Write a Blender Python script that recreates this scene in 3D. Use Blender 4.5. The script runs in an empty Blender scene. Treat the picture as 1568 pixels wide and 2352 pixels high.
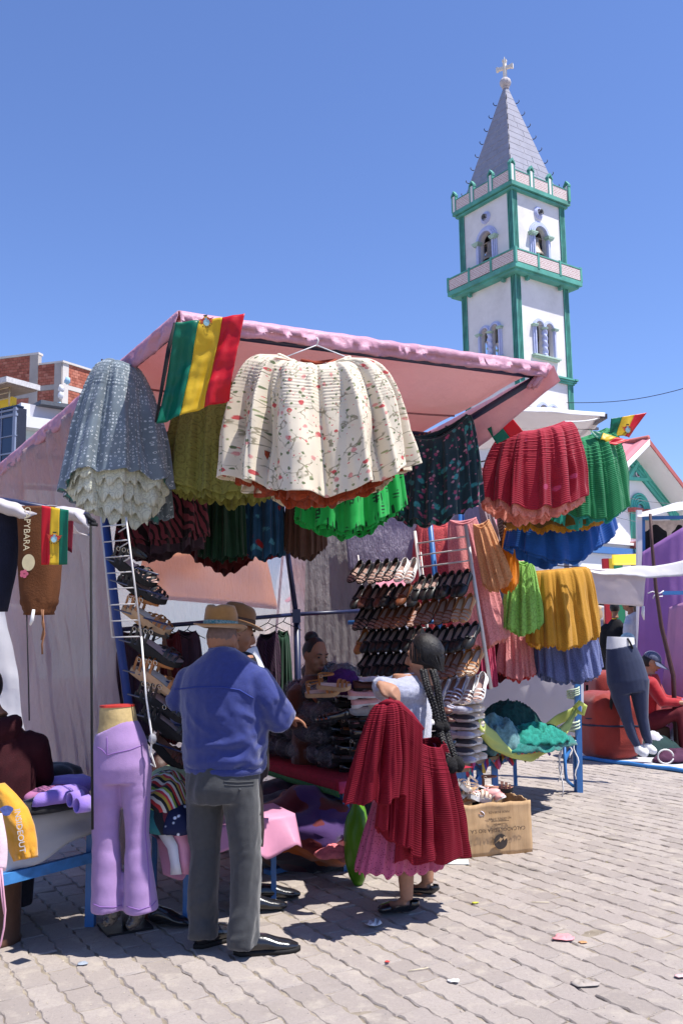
import bpy, bmesh, math, random
import numpy as np
from mathutils import Vector, Matrix, noise as mnoise
R = math.radians
rnd = random.Random(7)
nr = np.random.RandomState(11)
scene = bpy.context.scene
col = scene.collection
# ---------------------------------------------------------------- camera, sky, sun, exposure
CAM_H, PITCH, ROLL, FPX = 1.58, math.atan(280 / 2100), R(0.9), 2058.0
cd = bpy.data.cameras.new('camera')
cam = bpy.data.objects.new('camera', cd)
col.objects.link(cam)
cd.sensor_fit = 'VERTICAL'
cd.sensor_height = 36.0
cd.lens = 36.0 * FPX / 2352.0
cd.clip_start, cd.clip_end = 0.05, 3000
_f = Vector((0, math.cos(PITCH), math.sin(PITCH)))
_u0 = Vector((0, -math.sin(PITCH), math.cos(PITCH)))
_r0 = Vector((1, 0, 0))
_r = _r0 * math.cos(ROLL) - _u0 * math.sin(ROLL)
_u = _u0 * math.cos(ROLL) + _r0 * math.sin(ROLL)
CAM = Vector((0, 0, CAM_H))
cam.matrix_world = Matrix(((_r.x, _u.x, -_f.x, 0), (_r.y, _u.y, -_f.y, 0), (_r.z, _u.z, -_f.z, CAM_H), (0, 0, 0, 1)))
scene.camera = cam
SUN_AZ, SUN_EL = R(-19), R(66)          # angle from +X, counter-clockwise; height
SDIR = Vector((math.cos(SUN_AZ) * math.cos(SUN_EL), math.sin(SUN_AZ) * math.cos(SUN_EL), math.sin(SUN_EL)))
world = bpy.data.worlds.new('World')
scene.world = world
world.use_nodes = True
wt = world.node_tree
sky = wt.nodes.new('ShaderNodeTexSky')
sky.sky_type = 'NISHITA'
sky.sun_disc = False
sky.sun_elevation = SUN_EL
sky.sun_rotation = R(90) - SUN_AZ
sky.altitude = 3800
sky.air_density = 1.75
sky.dust_density = 0.0
sky.ozone_density = 7.0
bg = wt.nodes['Background']
bg.inputs['Strength'].default_value = 0.112
tint = wt.nodes.new('ShaderNodeMix')
tint.data_type, tint.blend_type = 'RGBA', 'MULTIPLY'
tint.inputs[0].default_value = 1.0
tint.inputs[7].default_value = (0.97, 0.93, 1.12, 1)
wt.links.new(sky.outputs[0], tint.inputs[6])
wt.links.new(tint.outputs[2], bg.inputs[0])
ld = bpy.data.lights.new('sun', 'SUN')
ld.energy = 5.0
ld.angle = R(0.53)
ld.color = (1.0, 0.96, 0.9)
lo = bpy.data.objects.new('sun', ld)
lo.rotation_euler = SDIR.to_track_quat('Z', 'Y').to_euler()
lo.location = (20, -5, 40)
col.objects.link(lo)
scene.view_settings.view_transform = 'Standard'
scene.view_settings.look = 'None'
scene.view_settings.exposure = 0.62
scene.view_settings.gamma = 1.0
scene.view_settings.use_curve_mapping = False
scene.render.engine = 'CYCLES'
scene.cycles.max_bounces = 8
scene.cycles.transparent_max_bounces = 12
# ---------------------------------------------------------------- placing: a point of the picture (1568 x 2352) at a true distance
def ray(x, y):
 d = _f * FPX + _r * (x - 784) + _u * (1176 - y)
 return d / d.y
def V(x, y, dep):
 return CAM + ray(x, y) * dep
def G(x, y, z=0.0):
 r = ray(x, y)
 return CAM + r * ((z - CAM_H) / r.z)
def Vz(x, z, dep):
 """point at lateral picture position x, height z, distance dep"""
 p = V(x, 1450, dep)
 for _ in range(4):
  y = 1450 - (z - V(x, 1450, dep).z) / dep * FPX
  p = V(x, y, dep)
 return Vector((p.x, dep, z))
def fbm(p, sc=1.0, oct=3):
 s, a = 0.0, 1.0
 q = Vector(p) * sc
 for _ in range(oct):
  s += a * mnoise.noise(q)
  q = q * 2.03 + Vector((7.1, 3.3, 1.7))
  a *= 0.5
 return s
# ---------------------------------------------------------------- node helper
class NT:
 def __init__(s, name):
  s.m = bpy.data.materials.new(name)
  s.m.use_nodes = True
  s.t = s.m.node_tree
  s.t.nodes.clear()
  s.out = s.t.nodes.new('ShaderNodeOutputMaterial')
 def n(s, typ, ins=None, **att):
  nd = s.t.nodes.new('ShaderNode' + typ)
  for k, v in att.items():
   setattr(nd, k, v)
  for k, v in (ins or {}).items():
   sk = nd.inputs[k]
   if isinstance(v, bpy.types.NodeSocket):
    s.t.links.new(v, sk)
   elif isinstance(v, bpy.types.Node):
    s.t.links.new(v.outputs[0], sk)
   else:
    if isinstance(v, (tuple, list)) and len(v) == 3 and sk.type == 'RGBA':
     v = (*v, 1)
    sk.default_value = v
  return nd
 def math(s, op, a, b=0.0, c=0.0):
  return s.n('Math', {0: a, 1: b, 2: c}, operation=op).outputs[0]
 def mix(s, f, a, b, mode='MIX'):
  nd = s.n('Mix', {0: f, 6: a, 7: b}, data_type='RGBA', blend_type=mode)
  return nd.outputs[2]
 def ramp(s, f, *stops, interp='LINEAR'):
  nd = s.n('ValToRGB', {0: f})
  nd.color_ramp.interpolation = interp
  e = nd.color_ramp.elements
  while len(e) < len(stops):
   e.new(0.5)
  for k, (p, c) in enumerate(stops):
   e[k].position = p
   c = (c, c, c) if isinstance(c, (int, float)) else c
   e[k].color = (*c, 1)
  return nd.outputs[0]
 def obj(s):
  return s.n('TexCoord').outputs['Object']
 def uv(s):
  return s.n('TexCoord').outputs['UV']
 def noise(s, vec, scale, detail=3, rough=0.55, dist=0.0):
  return s.n('TexNoise', {'Vector': vec, 'Scale': scale, 'Detail': detail, 'Roughness': rough, 'Distortion': dist}).outputs[0]
 def voro(s, vec, scale, feat='F1', out='Distance', rnd_=1.0):
  return s.n('TexVoronoi', {'Vector': vec, 'Scale': scale, 'Randomness': rnd_}, feature=feat).outputs[out]
 def mapping(s, vec, scale=(1, 1, 1), rot=(0, 0, 0), loc=(0, 0, 0)):
  return s.n('Mapping', {'Vector': vec, 'Scale': scale, 'Rotation': rot, 'Location': loc}).outputs[0]
 def bump(s, h, strength=0.3, dist=0.01):
  return s.n('Bump', {'Height': h, 'Strength': strength, 'Distance': dist}).outputs[0]
 def pbr(s, color, rough=0.7, bump=None, spec=0.3, metal=0.0, trans=0.0, tcol=None, alpha=None, sheen=0.0, coat=0.0):
  ins = {'Base Color': color, 'Roughness': rough, 'Specular IOR Level': spec, 'Metallic': metal}
  if sheen:
   ins['Sheen Weight'] = sheen
  if coat:
   ins['Coat Weight'] = coat
  if bump is not None:
   ins['Normal'] = bump
  sh = s.n('BsdfPrincipled', ins).outputs[0]
  if trans:
   ti = {'Color': tcol if tcol is not None else color}
   if bump is not None:
    ti['Normal'] = bump
   tr = s.n('BsdfTranslucent', ti).outputs[0]
   sh = s.n('MixShader', {0: trans, 1: sh, 2: tr}).outputs[0]
  if alpha is not None:
   tp = s.n('BsdfTransparent').outputs[0]
   sh = s.n('MixShader', {0: alpha, 1: tp, 2: sh}).outputs[0]
  s.t.links.new(sh, s.out.inputs[0])
  return s.m
_mc = {}
def mul(c, k):
 return tuple(min(1.0, v * k) for v in c)
def M(name, c, rough=0.7, var=0.18, scale=14.0, bump=0.12, bscale=90.0, spec=0.3, metal=0.0, trans=0.0, tcol=None, alpha=None, sheen=0.0, coat=0.0, dirt=0.0):
 """plain material with mottled colour and fine relief"""
 if name in _mc:
  return _mc[name]
 t = NT(name)
 o = t.obj()
 c1 = t.mix(t.ramp(t.noise(o, scale, 4), (0.3, 0.0), (0.7, 1.0)), mul(c, 1 - var), mul(c, 1 + var))
 if dirt:
  c1 = t.mix(t.math('MULTIPLY', t.ramp(t.noise(o, scale * 0.31, 6, 0.7), (0.5, 0.0), (0.72, 1.0)), dirt), c1, (0.16, 0.13, 0.10))
 b = t.bump(t.noise(o, bscale, 3), bump, 0.01) if bump else None
 rr = t.math('ADD', rough - 0.06, t.math('MULTIPLY', t.noise(o, scale * 2.2, 2), 0.12)) if rough < 0.93 else rough
 _mc[name] = t.pbr(c1, rr, b, spec, metal, trans, tcol, alpha, sheen, coat)
 return _mc[name]
# ---------------------------------------------------------------- mesh helper
class MB:
 def __init__(s):
  s.v, s.f, s.mi, s.uvs = [], [], [], []
  s.has_uv = False
 def add(s, vs, fs, mi=0, uv=None):
  b = len(s.v)
  s.v.extend([tuple(p) for p in vs])
  for f in fs:
   s.f.append(tuple(i + b for i in f))
   s.mi.append(mi)
  if uv is not None:
   s.has_uv = True
   s.uvs.extend([tuple(q) for q in uv])
  else:
   s.uvs.extend([(0.0, 0.0)] * len(vs))
  return s
 def grid(s, P, mi=0, cu=False, cv=False, uv=None, flip=False):
  P = np.asarray(P, float)
  n, m = P.shape[:2]
  I = np.arange(n * m).reshape(n, m)
  fs = []
  for i in range(n if cu else n - 1):
   i2 = (i + 1) % n
   for j in range(m if cv else m - 1):
    j2 = (j + 1) % m
    q = (I[i, j], I[i2, j], I[i2, j2], I[i, j2])
    fs.append(tuple(int(x) for x in (q[::-1] if flip else q)))
  return s.add(P.reshape(-1, 3), fs, mi, None if uv is None else np.asarray(uv, float).reshape(-1, 2))
 def tube(s, pts, r, n=8, mi=0, caps=True, up=None, closed=False):
  """sweep of an ellipse; r: number, or one per point; each a number or (a, b)"""
  pts = [Vector(p) for p in pts]
  k = len(pts)
  rs = r if isinstance(r, (list, np.ndarray)) else [r] * k
  rs = [(q, q) if not isinstance(q, (tuple, list)) else q for q in rs]
  rings = []
  prev = None
  for i, p in enumerate(pts):
   if closed:
    d = pts[(i + 1) % k] - pts[i - 1]
   else:
    d = pts[min(i + 1, k - 1)] - pts[max(i - 1, 0)]
   if d.length < 1e-9:
    d = Vector((0, 0, 1))
   d.normalize()
   if prev is None:
    a = Vector(up) if up is not None else (Vector((0, 0, 1)) if abs(d.z) < 0.9 else Vector((1, 0, 0)))
   else:
    a = prev
   a = a - d * a.dot(d)
   if a.length < 1e-6:
    a = d.orthogonal()
   a.normalize()
   prev = a
   b = d.cross(a)
   rings.append([p + a * (rs[i][0] * math.cos(2 * math.pi * j / n)) + b * (rs[i][1] * math.sin(2 * math.pi * j / n)) for j in range(n)])
  s.grid([[tuple(q) for q in rg] for rg in rings], mi, cu=closed, cv=True)
  if caps and not closed:
   b = len(s.v) - k * n
   s.f.append(tuple(b + j for j in range(n))); s.mi.append(mi)
   s.f.append(tuple(b + (k - 1) * n + j for j in reversed(range(n)))); s.mi.append(mi)
  return s
 def box(s, c, size, rot=None, mi=0, bev=0.0):
  c = Vector(c)
  h = Vector(size) / 2
  m = rot if rot is not None else Matrix.Identity(3)
  if isinstance(rot, (int, float)):
   m = Matrix.Rotation(rot, 3, 'Z')
  if not bev:
   vs = [c + m @ Vector((sx * h.x, sy * h.y, sz * h.z)) for sz in (-1, 1) for sy in (-1, 1) for sx in (-1, 1)]
   return s.add(vs, [(0, 2, 3, 1), (4, 5, 7, 6), (0, 1, 5, 4), (2, 6, 7, 3), (0, 4, 6, 2), (1, 3, 7, 5)], mi)
  b = min(bev, h.x * .9, h.y * .9, h.z * .9)
  vs = []
  lay = [(-h.z, b), (-h.z + b, 0), (h.z - b, 0), (h.z, b)]
  for z, q in lay:
   x, y = h.x - q, h.y - q
   vs += [c + m @ Vector(p) for p in ((-x, -y, z), (x, -y, z), (x, y, z), (-x, y, z))]
  fs = [(3, 2, 1, 0), (12, 13, 14, 15)]
  for l in range(3):
   for j in range(4):
    a, e = l * 4 + j, l * 4 + (j + 1) % 4
    fs.append((a, e, e + 4, a + 4))
  return s.add(vs, fs, mi)
 def bar(s, p, q, w, h=None, mi=0):
  """square bar from p to q"""
  p, q = Vector(p), Vector(q)
  d = q - p
  L = d.length
  z = d.normalized()
  a = Vector((0, 0, 1)) if abs(z.z) < 0.9 else Vector((1, 0, 0))
  x = a.cross(z).normalized()
  y = z.cross(x)
  return s.box((p + q) / 2, (w, h or w, L), Matrix((x, y, z)).transposed(), mi)
 def ell(s, c, rad, n=16, m=10, rot=None, mi=0, fn=None):
  P = np.zeros((m + 1, n, 3))
  for i in range(m + 1):
   th = math.pi * i / m
   for j in range(n):
    ph = 2 * math.pi * j / n
    q = Vector((math.sin(th) * math.cos(ph), math.sin(th) * math.sin(ph), math.cos(th)))
    if fn:
     q = fn(q)
    q = Vector((q.x * rad[0], q.y * rad[1], q.z * rad[2]))
    if rot is not None:
     q = rot @ q
    P[i, j] = q + Vector(c)
  return s.grid(P, mi, cv=True, flip=False)
 def lathe(s, c, prof, n=20, mi=0, rot=None):
  """profile of (r, z) about a vertical axis at c"""
  P = np.zeros((len(prof), n, 3))
  for i, (r, z) in enumerate(prof):
   for j in range(n):
    a = 2 * math.pi * j / n
    q = Vector((r * math.cos(a), r * math.sin(a), z))
    if rot is not None:
     q = rot @ q
    P[i, j] = Vector(c) + q
  return s.grid(P, mi, cv=True)
 def prism(s, poly, off, mi=0):
  """extrude a flat polygon (list of points) by vector off"""
  n = len(poly)
  a = [Vector(p) for p in poly]
  b = [p + Vector(off) for p in a]
  fs = [tuple(range(n)), tuple(range(2 * n - 1, n - 1, -1))]
  for i in range(n):
   j = (i + 1) % n
   fs.append((i, i + n, j + n, j))
  return s.add(a + b, fs, mi)
 def build(s, name, mats, parent=None, local=False, smooth=True, thick=0.0, props=None, angle=None, fixn=True):
  me = bpy.data.meshes.new(name)
  vs = np.array(s.v, float).reshape(-1, 3)
  if parent is not None and not local:
   vs = vs - np.array(wloc(parent))
  o_loc = None
  if parent is None and not local:
   c = (vs.min(0) + vs.max(0)) / 2
   c[2] = vs[:, 2].min()
   vs = vs - c
   o_loc = c
  me.from_pydata(vs.tolist(), [], s.f)
  mats = mats if isinstance(mats, (list, tuple)) else [mats]
  for m in mats:
   me.materials.append(m)
  if len(mats) > 1:
   me.polygons.foreach_set('material_index', s.mi)
  if s.has_uv:
   ul = me.uv_layers.new(name='UVMap')
   li = np.zeros(len(me.loops), np.int32)
   me.loops.foreach_get('vertex_index', li)
   ul.data.foreach_set('uv', np.array(s.uvs, float)[li].ravel())
  if fixn:
   bm = bmesh.new()
   bm.from_mesh(me)
   bmesh.ops.recalc_face_normals(bm, faces=bm.faces)
   bm.to_mesh(me)
   bm.free()
  if smooth:
   me.polygons.foreach_set('use_smooth', [True] * len(me.polygons))
   if angle is not None:
    me.set_sharp_from_angle(angle=R(angle))
  me.update()
  o = bpy.data.objects.new(name, me)
  col.objects.link(o)
  if parent is not None:
   o.parent = parent
  elif o_loc is not None:
   o.location = o_loc
  if thick:
   md = o.modifiers.new('thickness', 'SOLIDIFY')
   md.thickness = thick
   md.offset = 0
  if props:
   tag(o, **props)
  return o
def wloc(o):
 p = Vector((0, 0, 0))
 while o is not None:
  p += o.location
  o = o.parent
 return p
def tag(o, label=None, cat=None, group=None, kind=None):
 if label:
  o['label'] = label
 if cat:
  o['category'] = cat
 if group:
  o['group'] = group
 if kind:
  o['kind'] = kind
 return o
def thing(name, label, cat, loc=(0, 0, 0), rz=0.0, group=None):
 o = bpy.data.objects.new(name, None)
 o.empty_display_size = 0.1
 col.objects.link(o)
 o.location = loc
 o.rotation_euler = (0, 0, rz)
 return tag(o, label, cat, group)
_kids = {}
def kids_of(root):
 return [o for o in col.objects if o.parent is root]
def dup(root, loc, rot, label=None, group=None, scale=None, mats=None, kids=None):
 """copy of a thing with its parts (and their sub-parts); mats: {part stem: material} to recolour"""
 r = root.copy()
 col.objects.link(r)
 r.location = loc
 r.rotation_euler = rot
 if scale:
  r.scale = scale
 if label:
  r['label'] = label
 if group:
  r['group'] = group
 key = root.name
 if key not in _kids:
  _kids[key] = [(k, kids_of(k)) for k in kids_of(root)]
 for ch, sub in _kids[key]:
  c = ch.copy()
  col.objects.link(c)
  c.parent = r
  if mats:
   st = ch.name.split('.')[0]
   if st in mats:
    mk = (ch.data.name, mats[st].name)
    if mk not in _mc:
     d = ch.data.copy()
     d.materials.clear()
     d.materials.append(mats[st])
     _mc[mk] = d
    c.data = _mc[mk]
  for g in sub:
   d = g.copy()
   col.objects.link(d)
   d.parent = c
 return r
def fuse(mb, name, mat, parent, voxel=0.012, smooth=4, disp=None, local=True, sub=False):
 """weld overlapping closed shapes of mb into one continuous skin"""
 me = bpy.data.meshes.new('tmp')
 me.from_pydata([tuple(p) for p in mb.v], [], mb.f)
 o = bpy.data.objects.new('tmp', me)
 col.objects.link(o)
 md = o.modifiers.new('r', 'REMESH')
 md.mode = 'VOXEL'
 md.voxel_size = voxel
 md.adaptivity = 0.0
 if smooth:
  ms = o.modifiers.new('s', 'SMOOTH')
  ms.iterations = smooth
  ms.factor = 0.5
 dg = bpy.context.evaluated_depsgraph_get()
 ev = bpy.data.meshes.new_from_object(o.evaluated_get(dg))
 bpy.data.objects.remove(o)
 bpy.data.meshes.remove(me)
 n = len(ev.vertices)
 co = np.zeros(n * 3)
 ev.vertices.foreach_get('co', co)
 co = co.reshape(-1, 3)
 if disp is not None:
  no = np.zeros(n * 3)
  ev.vertices.foreach_get('normal', no)
  no = no.reshape(-1, 3)
  d = np.array([disp(Vector(p), Vector(q)) for p, q in zip(co, no)])
  co = co + no * d[:, None]
 if parent is not None and not local:
  co = co - np.array(wloc(parent))
 ev.vertices.foreach_set('co', co.ravel())
 ev.materials.clear()
 ev.materials.append(mat)
 ev.polygons.foreach_set('use_smooth', [True] * len(ev.polygons))
 ev.polygons.foreach_set('material_index', [0] * len(ev.polygons))
 ev.update()
 ev.name = name
 ob = bpy.data.objects.new(name, ev)
 col.objects.link(ob)
 ob.parent = parent
 return ob
def text_obj(s, name, mat, parent, loc, xdir, ydir, size, depth=0.002, align='CENTER'):
 """lettering as a thin mesh; xdir reading direction, ydir up of the letters"""
 cu = bpy.data.curves.new('txt', 'FONT')
 cu.body = s
 cu.size = size
 cu.extrude = depth
 cu.align_x = align
 cu.align_y = 'CENTER'
 o = bpy.data.objects.new('txt', cu)
 col.objects.link(o)
 dg = bpy.context.evaluated_depsgraph_get()
 me = bpy.data.meshes.new_from_object(o.evaluated_get(dg))
 bpy.data.objects.remove(o)
 me.name = name
 me.materials.clear()
 me.materials.append(mat)
 ob = bpy.data.objects.new(name, me)
 col.objects.link(ob)
 x = Vector(xdir).normalized()
 y = Vector(ydir)
 y = (y - x * y.dot(x)).normalized()
 z = x.cross(y)
 mt = Matrix((x, y, z)).transposed().to_4x4()
 p = Vector(loc) - (wloc(parent) if parent is not None else Vector((0, 0, 0)))
 mt.translation = p
 ob.parent = parent
 ob.matrix_local = mt
 return ob
SK = 1.085       # true distance of the stall roof and its wares
def VS(x, y, dep):
 return V(x, y, dep * SK)
def VSz(x, z, dep):
 return Vz(x, z, dep * SK)
ORD = ['first', 'second', 'third', 'fourth', 'fifth', 'sixth', 'seventh', 'eighth', 'ninth', 'tenth', 'eleventh']
def lerp(a, b, t):
 return a + (b - a) * t
# ================================================================ ground
def ground_mat():
 t = NT('sandy ground')
 o = t.obj()
 sand = t.mix(t.ramp(t.noise(o, 9, 5, .65), (.35, 0.), (.65, 1.)), (.20, .165, .125), (.36, .31, .245))
 br = t.n('TexBrick', {'Vector': t.mapping(o, rot=(0, 0, R(58))), 'Color1': (.33, .295, .28, 1), 'Color2': (.40, .36, .34, 1), 'Mortar': (.15, .13, .11, 1), 'Scale': 1.0,
                          'Mortar Size': .008, 'Brick Width': .27, 'Row Height': .135})
 y = t.n('SeparateXYZ', {0: o}).outputs[1]
 far = t.ramp(t.math('MULTIPLY', y, 1 / 40.0), (.36, 0.), (.38, 1.))
 c = t.mix(far, sand, br.outputs[0])
 b = t.bump(t.noise(o, 120, 4, .7), .6, .01)
 return t.pbr(c, .95, b, .1)
def paver_mat():
 t = NT('worn concrete paver')
 o = t.obj()
 geo = t.n('NewGeometry').outputs['Position']
 rn = t.math('FRACT', t.math('ADD', t.n('ObjectInfo').outputs['Random'], t.n('SeparateXYZ', {0: t.uv()}).outputs[0]))
 c = t.ramp(rn, (0., (.29, .25, .225)), (.12, (.35, .302, .272)), (.5, (.385, .333, .302)), (.85, (.415, .362, .326)), (1., (.45, .39, .345)))
 c = t.mix(t.ramp(t.noise(geo, 2.3, 4, .6), (.35, 0.), (.7, .55)), c, (.33, .285, .25))
 c = t.mix(t.ramp(t.noise(geo, 60, 4, .75), (.42, 0.), (.75, .5)), c, (.26, .225, .21))
 spk = t.voro(geo, 150)
 c = t.mix(t.ramp(spk, (.10, .75), (.2, 0.)), c, (.20, .18, .18))
 spk2 = t.voro(geo, 22)
 c = t.mix(t.ramp(spk2, (.06, .8), (.1, 0.)), c, (.14, .13, .14))
 dust = t.ramp(t.noise(geo, 5.5, 5, .7), (.52, 0.), (.68, .75))
 c = t.mix(dust, c, (.47, .41, .345))
 stain = t.ramp(t.noise(geo, .9, 6, .72), (.56, 0.), (.70, .55))
 c = t.mix(stain, c, (.23, .20, .175))
 grit_ = t.ramp(t.noise(geo, 420, 2, .6), (.60, 0.), (.72, .5))
 c = t.mix(grit_, c, (.20, .18, .165))
 h = t.math('ADD', t.noise(geo, 240, 4, .8), t.math('MULTIPLY', t.noise(geo, 28, 4, .7), 1.1))
 return t.pbr(c, .92, t.bump(h, .55, .012), .15)
MG, MPV = ground_mat(), paver_mat()
g = MB()
n = 40
xs = np.concatenate([np.linspace(-260, -9, 8), np.linspace(-8, 8, 26), np.linspace(9, 260, 8)])
ys = np.concatenate([np.linspace(-30, 2, 5), np.linspace(2.4, 14, 30), np.linspace(15, 400, 12)])
P = np.zeros((len(xs), len(ys), 3))
for i, x in enumerate(xs):
 for j, y in enumerate(ys):
  P[i, j] = (x, y, -0.0075 + (0.0045 * fbm((x, y, 0), 3.1, 3) if abs(x) < 8 and y < 14 else 0))
g.grid(P)
ground = g.build('ground', MG, None, local=True, props=dict(kind='structure'))
RW = Vector((math.cos(R(-58)), math.sin(R(-58)), 0))     # along the rows of pavers
RC = Vector((math.cos(R(32)), math.sin(R(32)), 0))
PL_, PW_ = 0.27, 0.137
def paver_shape(seed):
 q = random.Random(seed)
 L, Wd, gap = PL_ / 2, PW_ / 2, 0.0034
 out = []
 k = 8
 wave = lambda x: 0.0075 * math.sin(4 * math.pi * x / PL_)
 for i in range(k + 1):
  x = -L + gap + (PL_ - 2 * gap) * i / k
  out.append((x, -Wd + gap + wave(x)))
 out.append((L - gap + .006, 0))
 for i in range(k, -1, -1):
  x = -L + gap + (PL_ - 2 * gap) * i / k
  out.append((x, Wd - gap + wave(x)))
 out.append((-L + gap + .006, 0))
 top, mid, bot = [], [], []
 for x, y in out:
  jx, jy = q.uniform(-.0035, .0035), q.uniform(-.0035, .0035)
  top.append((x * .955 + jx, y * .915 + jy, q.uniform(-.0012, .0008)))
  mid.append((x + jx * .5, y + jy * .5, -.007))
  bot.append((x, y, -.045))
 m = len(out)
 fs = [tuple(range(m))]
 for a in range(2):
  for j in range(m):
   j2 = (j + 1) % m
   fs.append((a * m + j, (a + 1) * m + j, (a + 1) * m + j2, a * m + j2))
 return top + mid + bot, fs
shapes = [paver_shape(s) for s in range(6)]
pav = []
for r_ in range(-90, 110):
 for k in range(-75, 40):
  c = RC * (r_ * PW_) + RW * (k * PL_ + (PL_ / 2 if r_ % 2 else 0) + 0.03 * math.sin(r_ * 1.7))
  if not (2.5 < c.y < 14.6 and abs(c.x) < .44 * c.y + 1.3):
   continue
  pav.append(c)
inview = []
for i, c in enumerate(pav):
 q = c - CAM
 zc = q.dot(_f)
 px, py = 784 + FPX * q.dot(_r) / zc, 1176 - FPX * q.dot(_u) / zc
 covered = (px < 660 and py < 2120) or (px < 1050 and py < 1930)
 if -30 < px < 1600 and py < 2390 and not covered:
  inview.append((c.y, i))
inview.sort()
single = {i for _, i in inview[:300]}
pm = []
for vs, fs in shapes:
 b = MB()
 b.add(vs, fs)
 o = b.build('paver', MPV, ground, local=True, smooth=False)
 pm.append(o)
used = set()
rest = MB()
ang = math.atan2(RW.y, RW.x)
pr = random.Random(5)
for i, c in enumerate(pav):
 s = pr.randrange(6)
 und = .005 * mnoise.noise((c.x * .9, c.y * .9, 0)) + .004 * mnoise.noise((c.x * 2.7, c.y * 2.7, 4))
 if pr.random() < .12:
  und -= pr.uniform(.001, .006)
 rot = Matrix.Rotation(ang + pr.uniform(-.022, .022) + (math.pi if pr.random() < .5 else 0) * 0, 3, 'Z') @ Matrix.Rotation(pr.uniform(-.03, .03), 3, 'X') @ Matrix.Rotation(pr.uniform(-.018, .018), 3, 'Y')
 loc = Vector((c.x + pr.uniform(-.0035, .0035), c.y + pr.uniform(-.0035, .0035), und))
 if i in single:
  o = pm[s]
  if s in used:
   o = pm[s].copy()
   col.objects.link(o)
  used.add(s)
  o.location = loc
  o.rotation_euler = rot.to_euler()
 else:
  vs, fs = shapes[s]
  u = pr.random()
  rest.add([rot @ Vector(p) + loc for p in vs], fs, 0, [(u, 0)] * len(vs))
rest.build('paver_field', MPV, ground, local=True, smooth=False, fixn=False, props=dict(kind='stuff'))
# dry grass and grit in the joints
gm = M('dry grass', (.42, .36, .17), .9, .35, 30, 0, trans=.3)
t_ = MB()
for i in range(3400):
 y = 3.2 + 7.5 * pr.random() ** 1.7
 x = pr.uniform(-.42, .42) * y
 kk = round(Vector((x, y, 0)).dot(RC) / PW_ - .5) + .5
 p = RC * (kk * PW_ + .0075 * math.sin(4 * math.pi * x / PL_) + pr.gauss(0, .005)) + RW * Vector((x, y, 0)).dot(RW)
 if mnoise.noise((p.x * 1.3, p.y * 1.3, 9)) < .12:
  continue
 for b in range(pr.randint(2, 5)):
  a = pr.uniform(0, 6.28)
  h = pr.uniform(.004, .019)
  d = Vector((math.cos(a), math.sin(a), 0))
  e = Vector((-d.y, d.x, 0)) * .0016
  q = p + d * pr.uniform(0, .012) + Vector((0, 0, -.008))
  t_.add([q - e, q + e, q + d * h * .8 + Vector((0, 0, h))], [(0, 1, 2)])
t_.build('dry_grass', gm, None, local=True, smooth=False, fixn=False, props=dict(kind='stuff', label='dry grass tufts growing in the joints between the pavers', cat='grass'))
gr = MB()
for i in range(2200):
 y = 3.2 + 7 * pr.random() ** 1.6
 x = pr.uniform(-.42, .42) * y
 r0 = pr.uniform(.0015, .0045)
 gr.add([(x + r0 * pr.uniform(.5, 1.4) * math.cos(a), y + r0 * math.sin(a), z) for z, a in ((.001, 0), (.001, 2.1), (.001, 4.2), (r0 * 1.4, 1))], [(0, 1, 3), (1, 2, 3), (2, 0, 3)])
gr.build('grit', M('grit', (.42, .36, .29), .95, .3, 40, 0), None, local=True, smooth=False, fixn=False, props=dict(kind='stuff', label='grit and sand scattered over the pavers', cat='gravel'))
# ================================================================ church tower
TD = 55.0
tc = V(1186, 700, TD)
TW = 5.06
XA = R(-54.6)
lx = Vector((math.cos(XA), math.sin(XA), 0))
ly = Vector((-math.sin(XA), math.cos(XA), 0))
HW = TW / 2
ctr = tc - lx * HW + ly * HW
tower = thing('church_tower', 'white church bell tower with green corner pilasters and grey spire behind the stall', 'church tower', (ctr.x, ctr.y, 0), XA)
zt = lambda y, x=1180: V(x, y, TD).z
M_wht = M('tower plaster', (.76, .73, .72), .85, .07, .6, .15, 6, dirt=.28)
M_grn = M('tower green', (.095, .34, .275), .7, .22, 1.2, .1, 8, dirt=.35)
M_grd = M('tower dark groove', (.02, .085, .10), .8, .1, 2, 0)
M_lil = M('window lilac', (.50, .54, .76), .75, .08, 3, .1)
M_cap = M('window capital', (.42, .56, .46), .8, .1, 3, .1)
def brick_relief():
 t = NT('pink brick relief')
 o = t.obj()
 q = t.n('SeparateXYZ', {0: o})
 v = t.n('CombineXYZ', {0: t.math('ADD', q.outputs[0], q.outputs[1]), 1: q.outputs[2], 2: 0.0}).outputs[0]
 br = t.n('TexBrick', {'Vector': v, 'Color1': (.50, .34, .32, 1), 'Color2': (.58, .44, .42, 1), 'Mortar': (.74, .69, .67, 1), 'Scale': 1.0, 'Mortar Size': .018, 'Brick Width': .27, 'Row Height': .125})
 return t.pbr(br.outputs[0], .85, t.bump(br.outputs[1], -.5, .02), .2)
M_brk = brick_relief()
Z = dict(top=zt(372), cor=zt(425), bal=zt(580), slab=zt(612), slab2=zt(623), c2=zt(846), apex=V(1160, 188, TD + 2.5).z)
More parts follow.
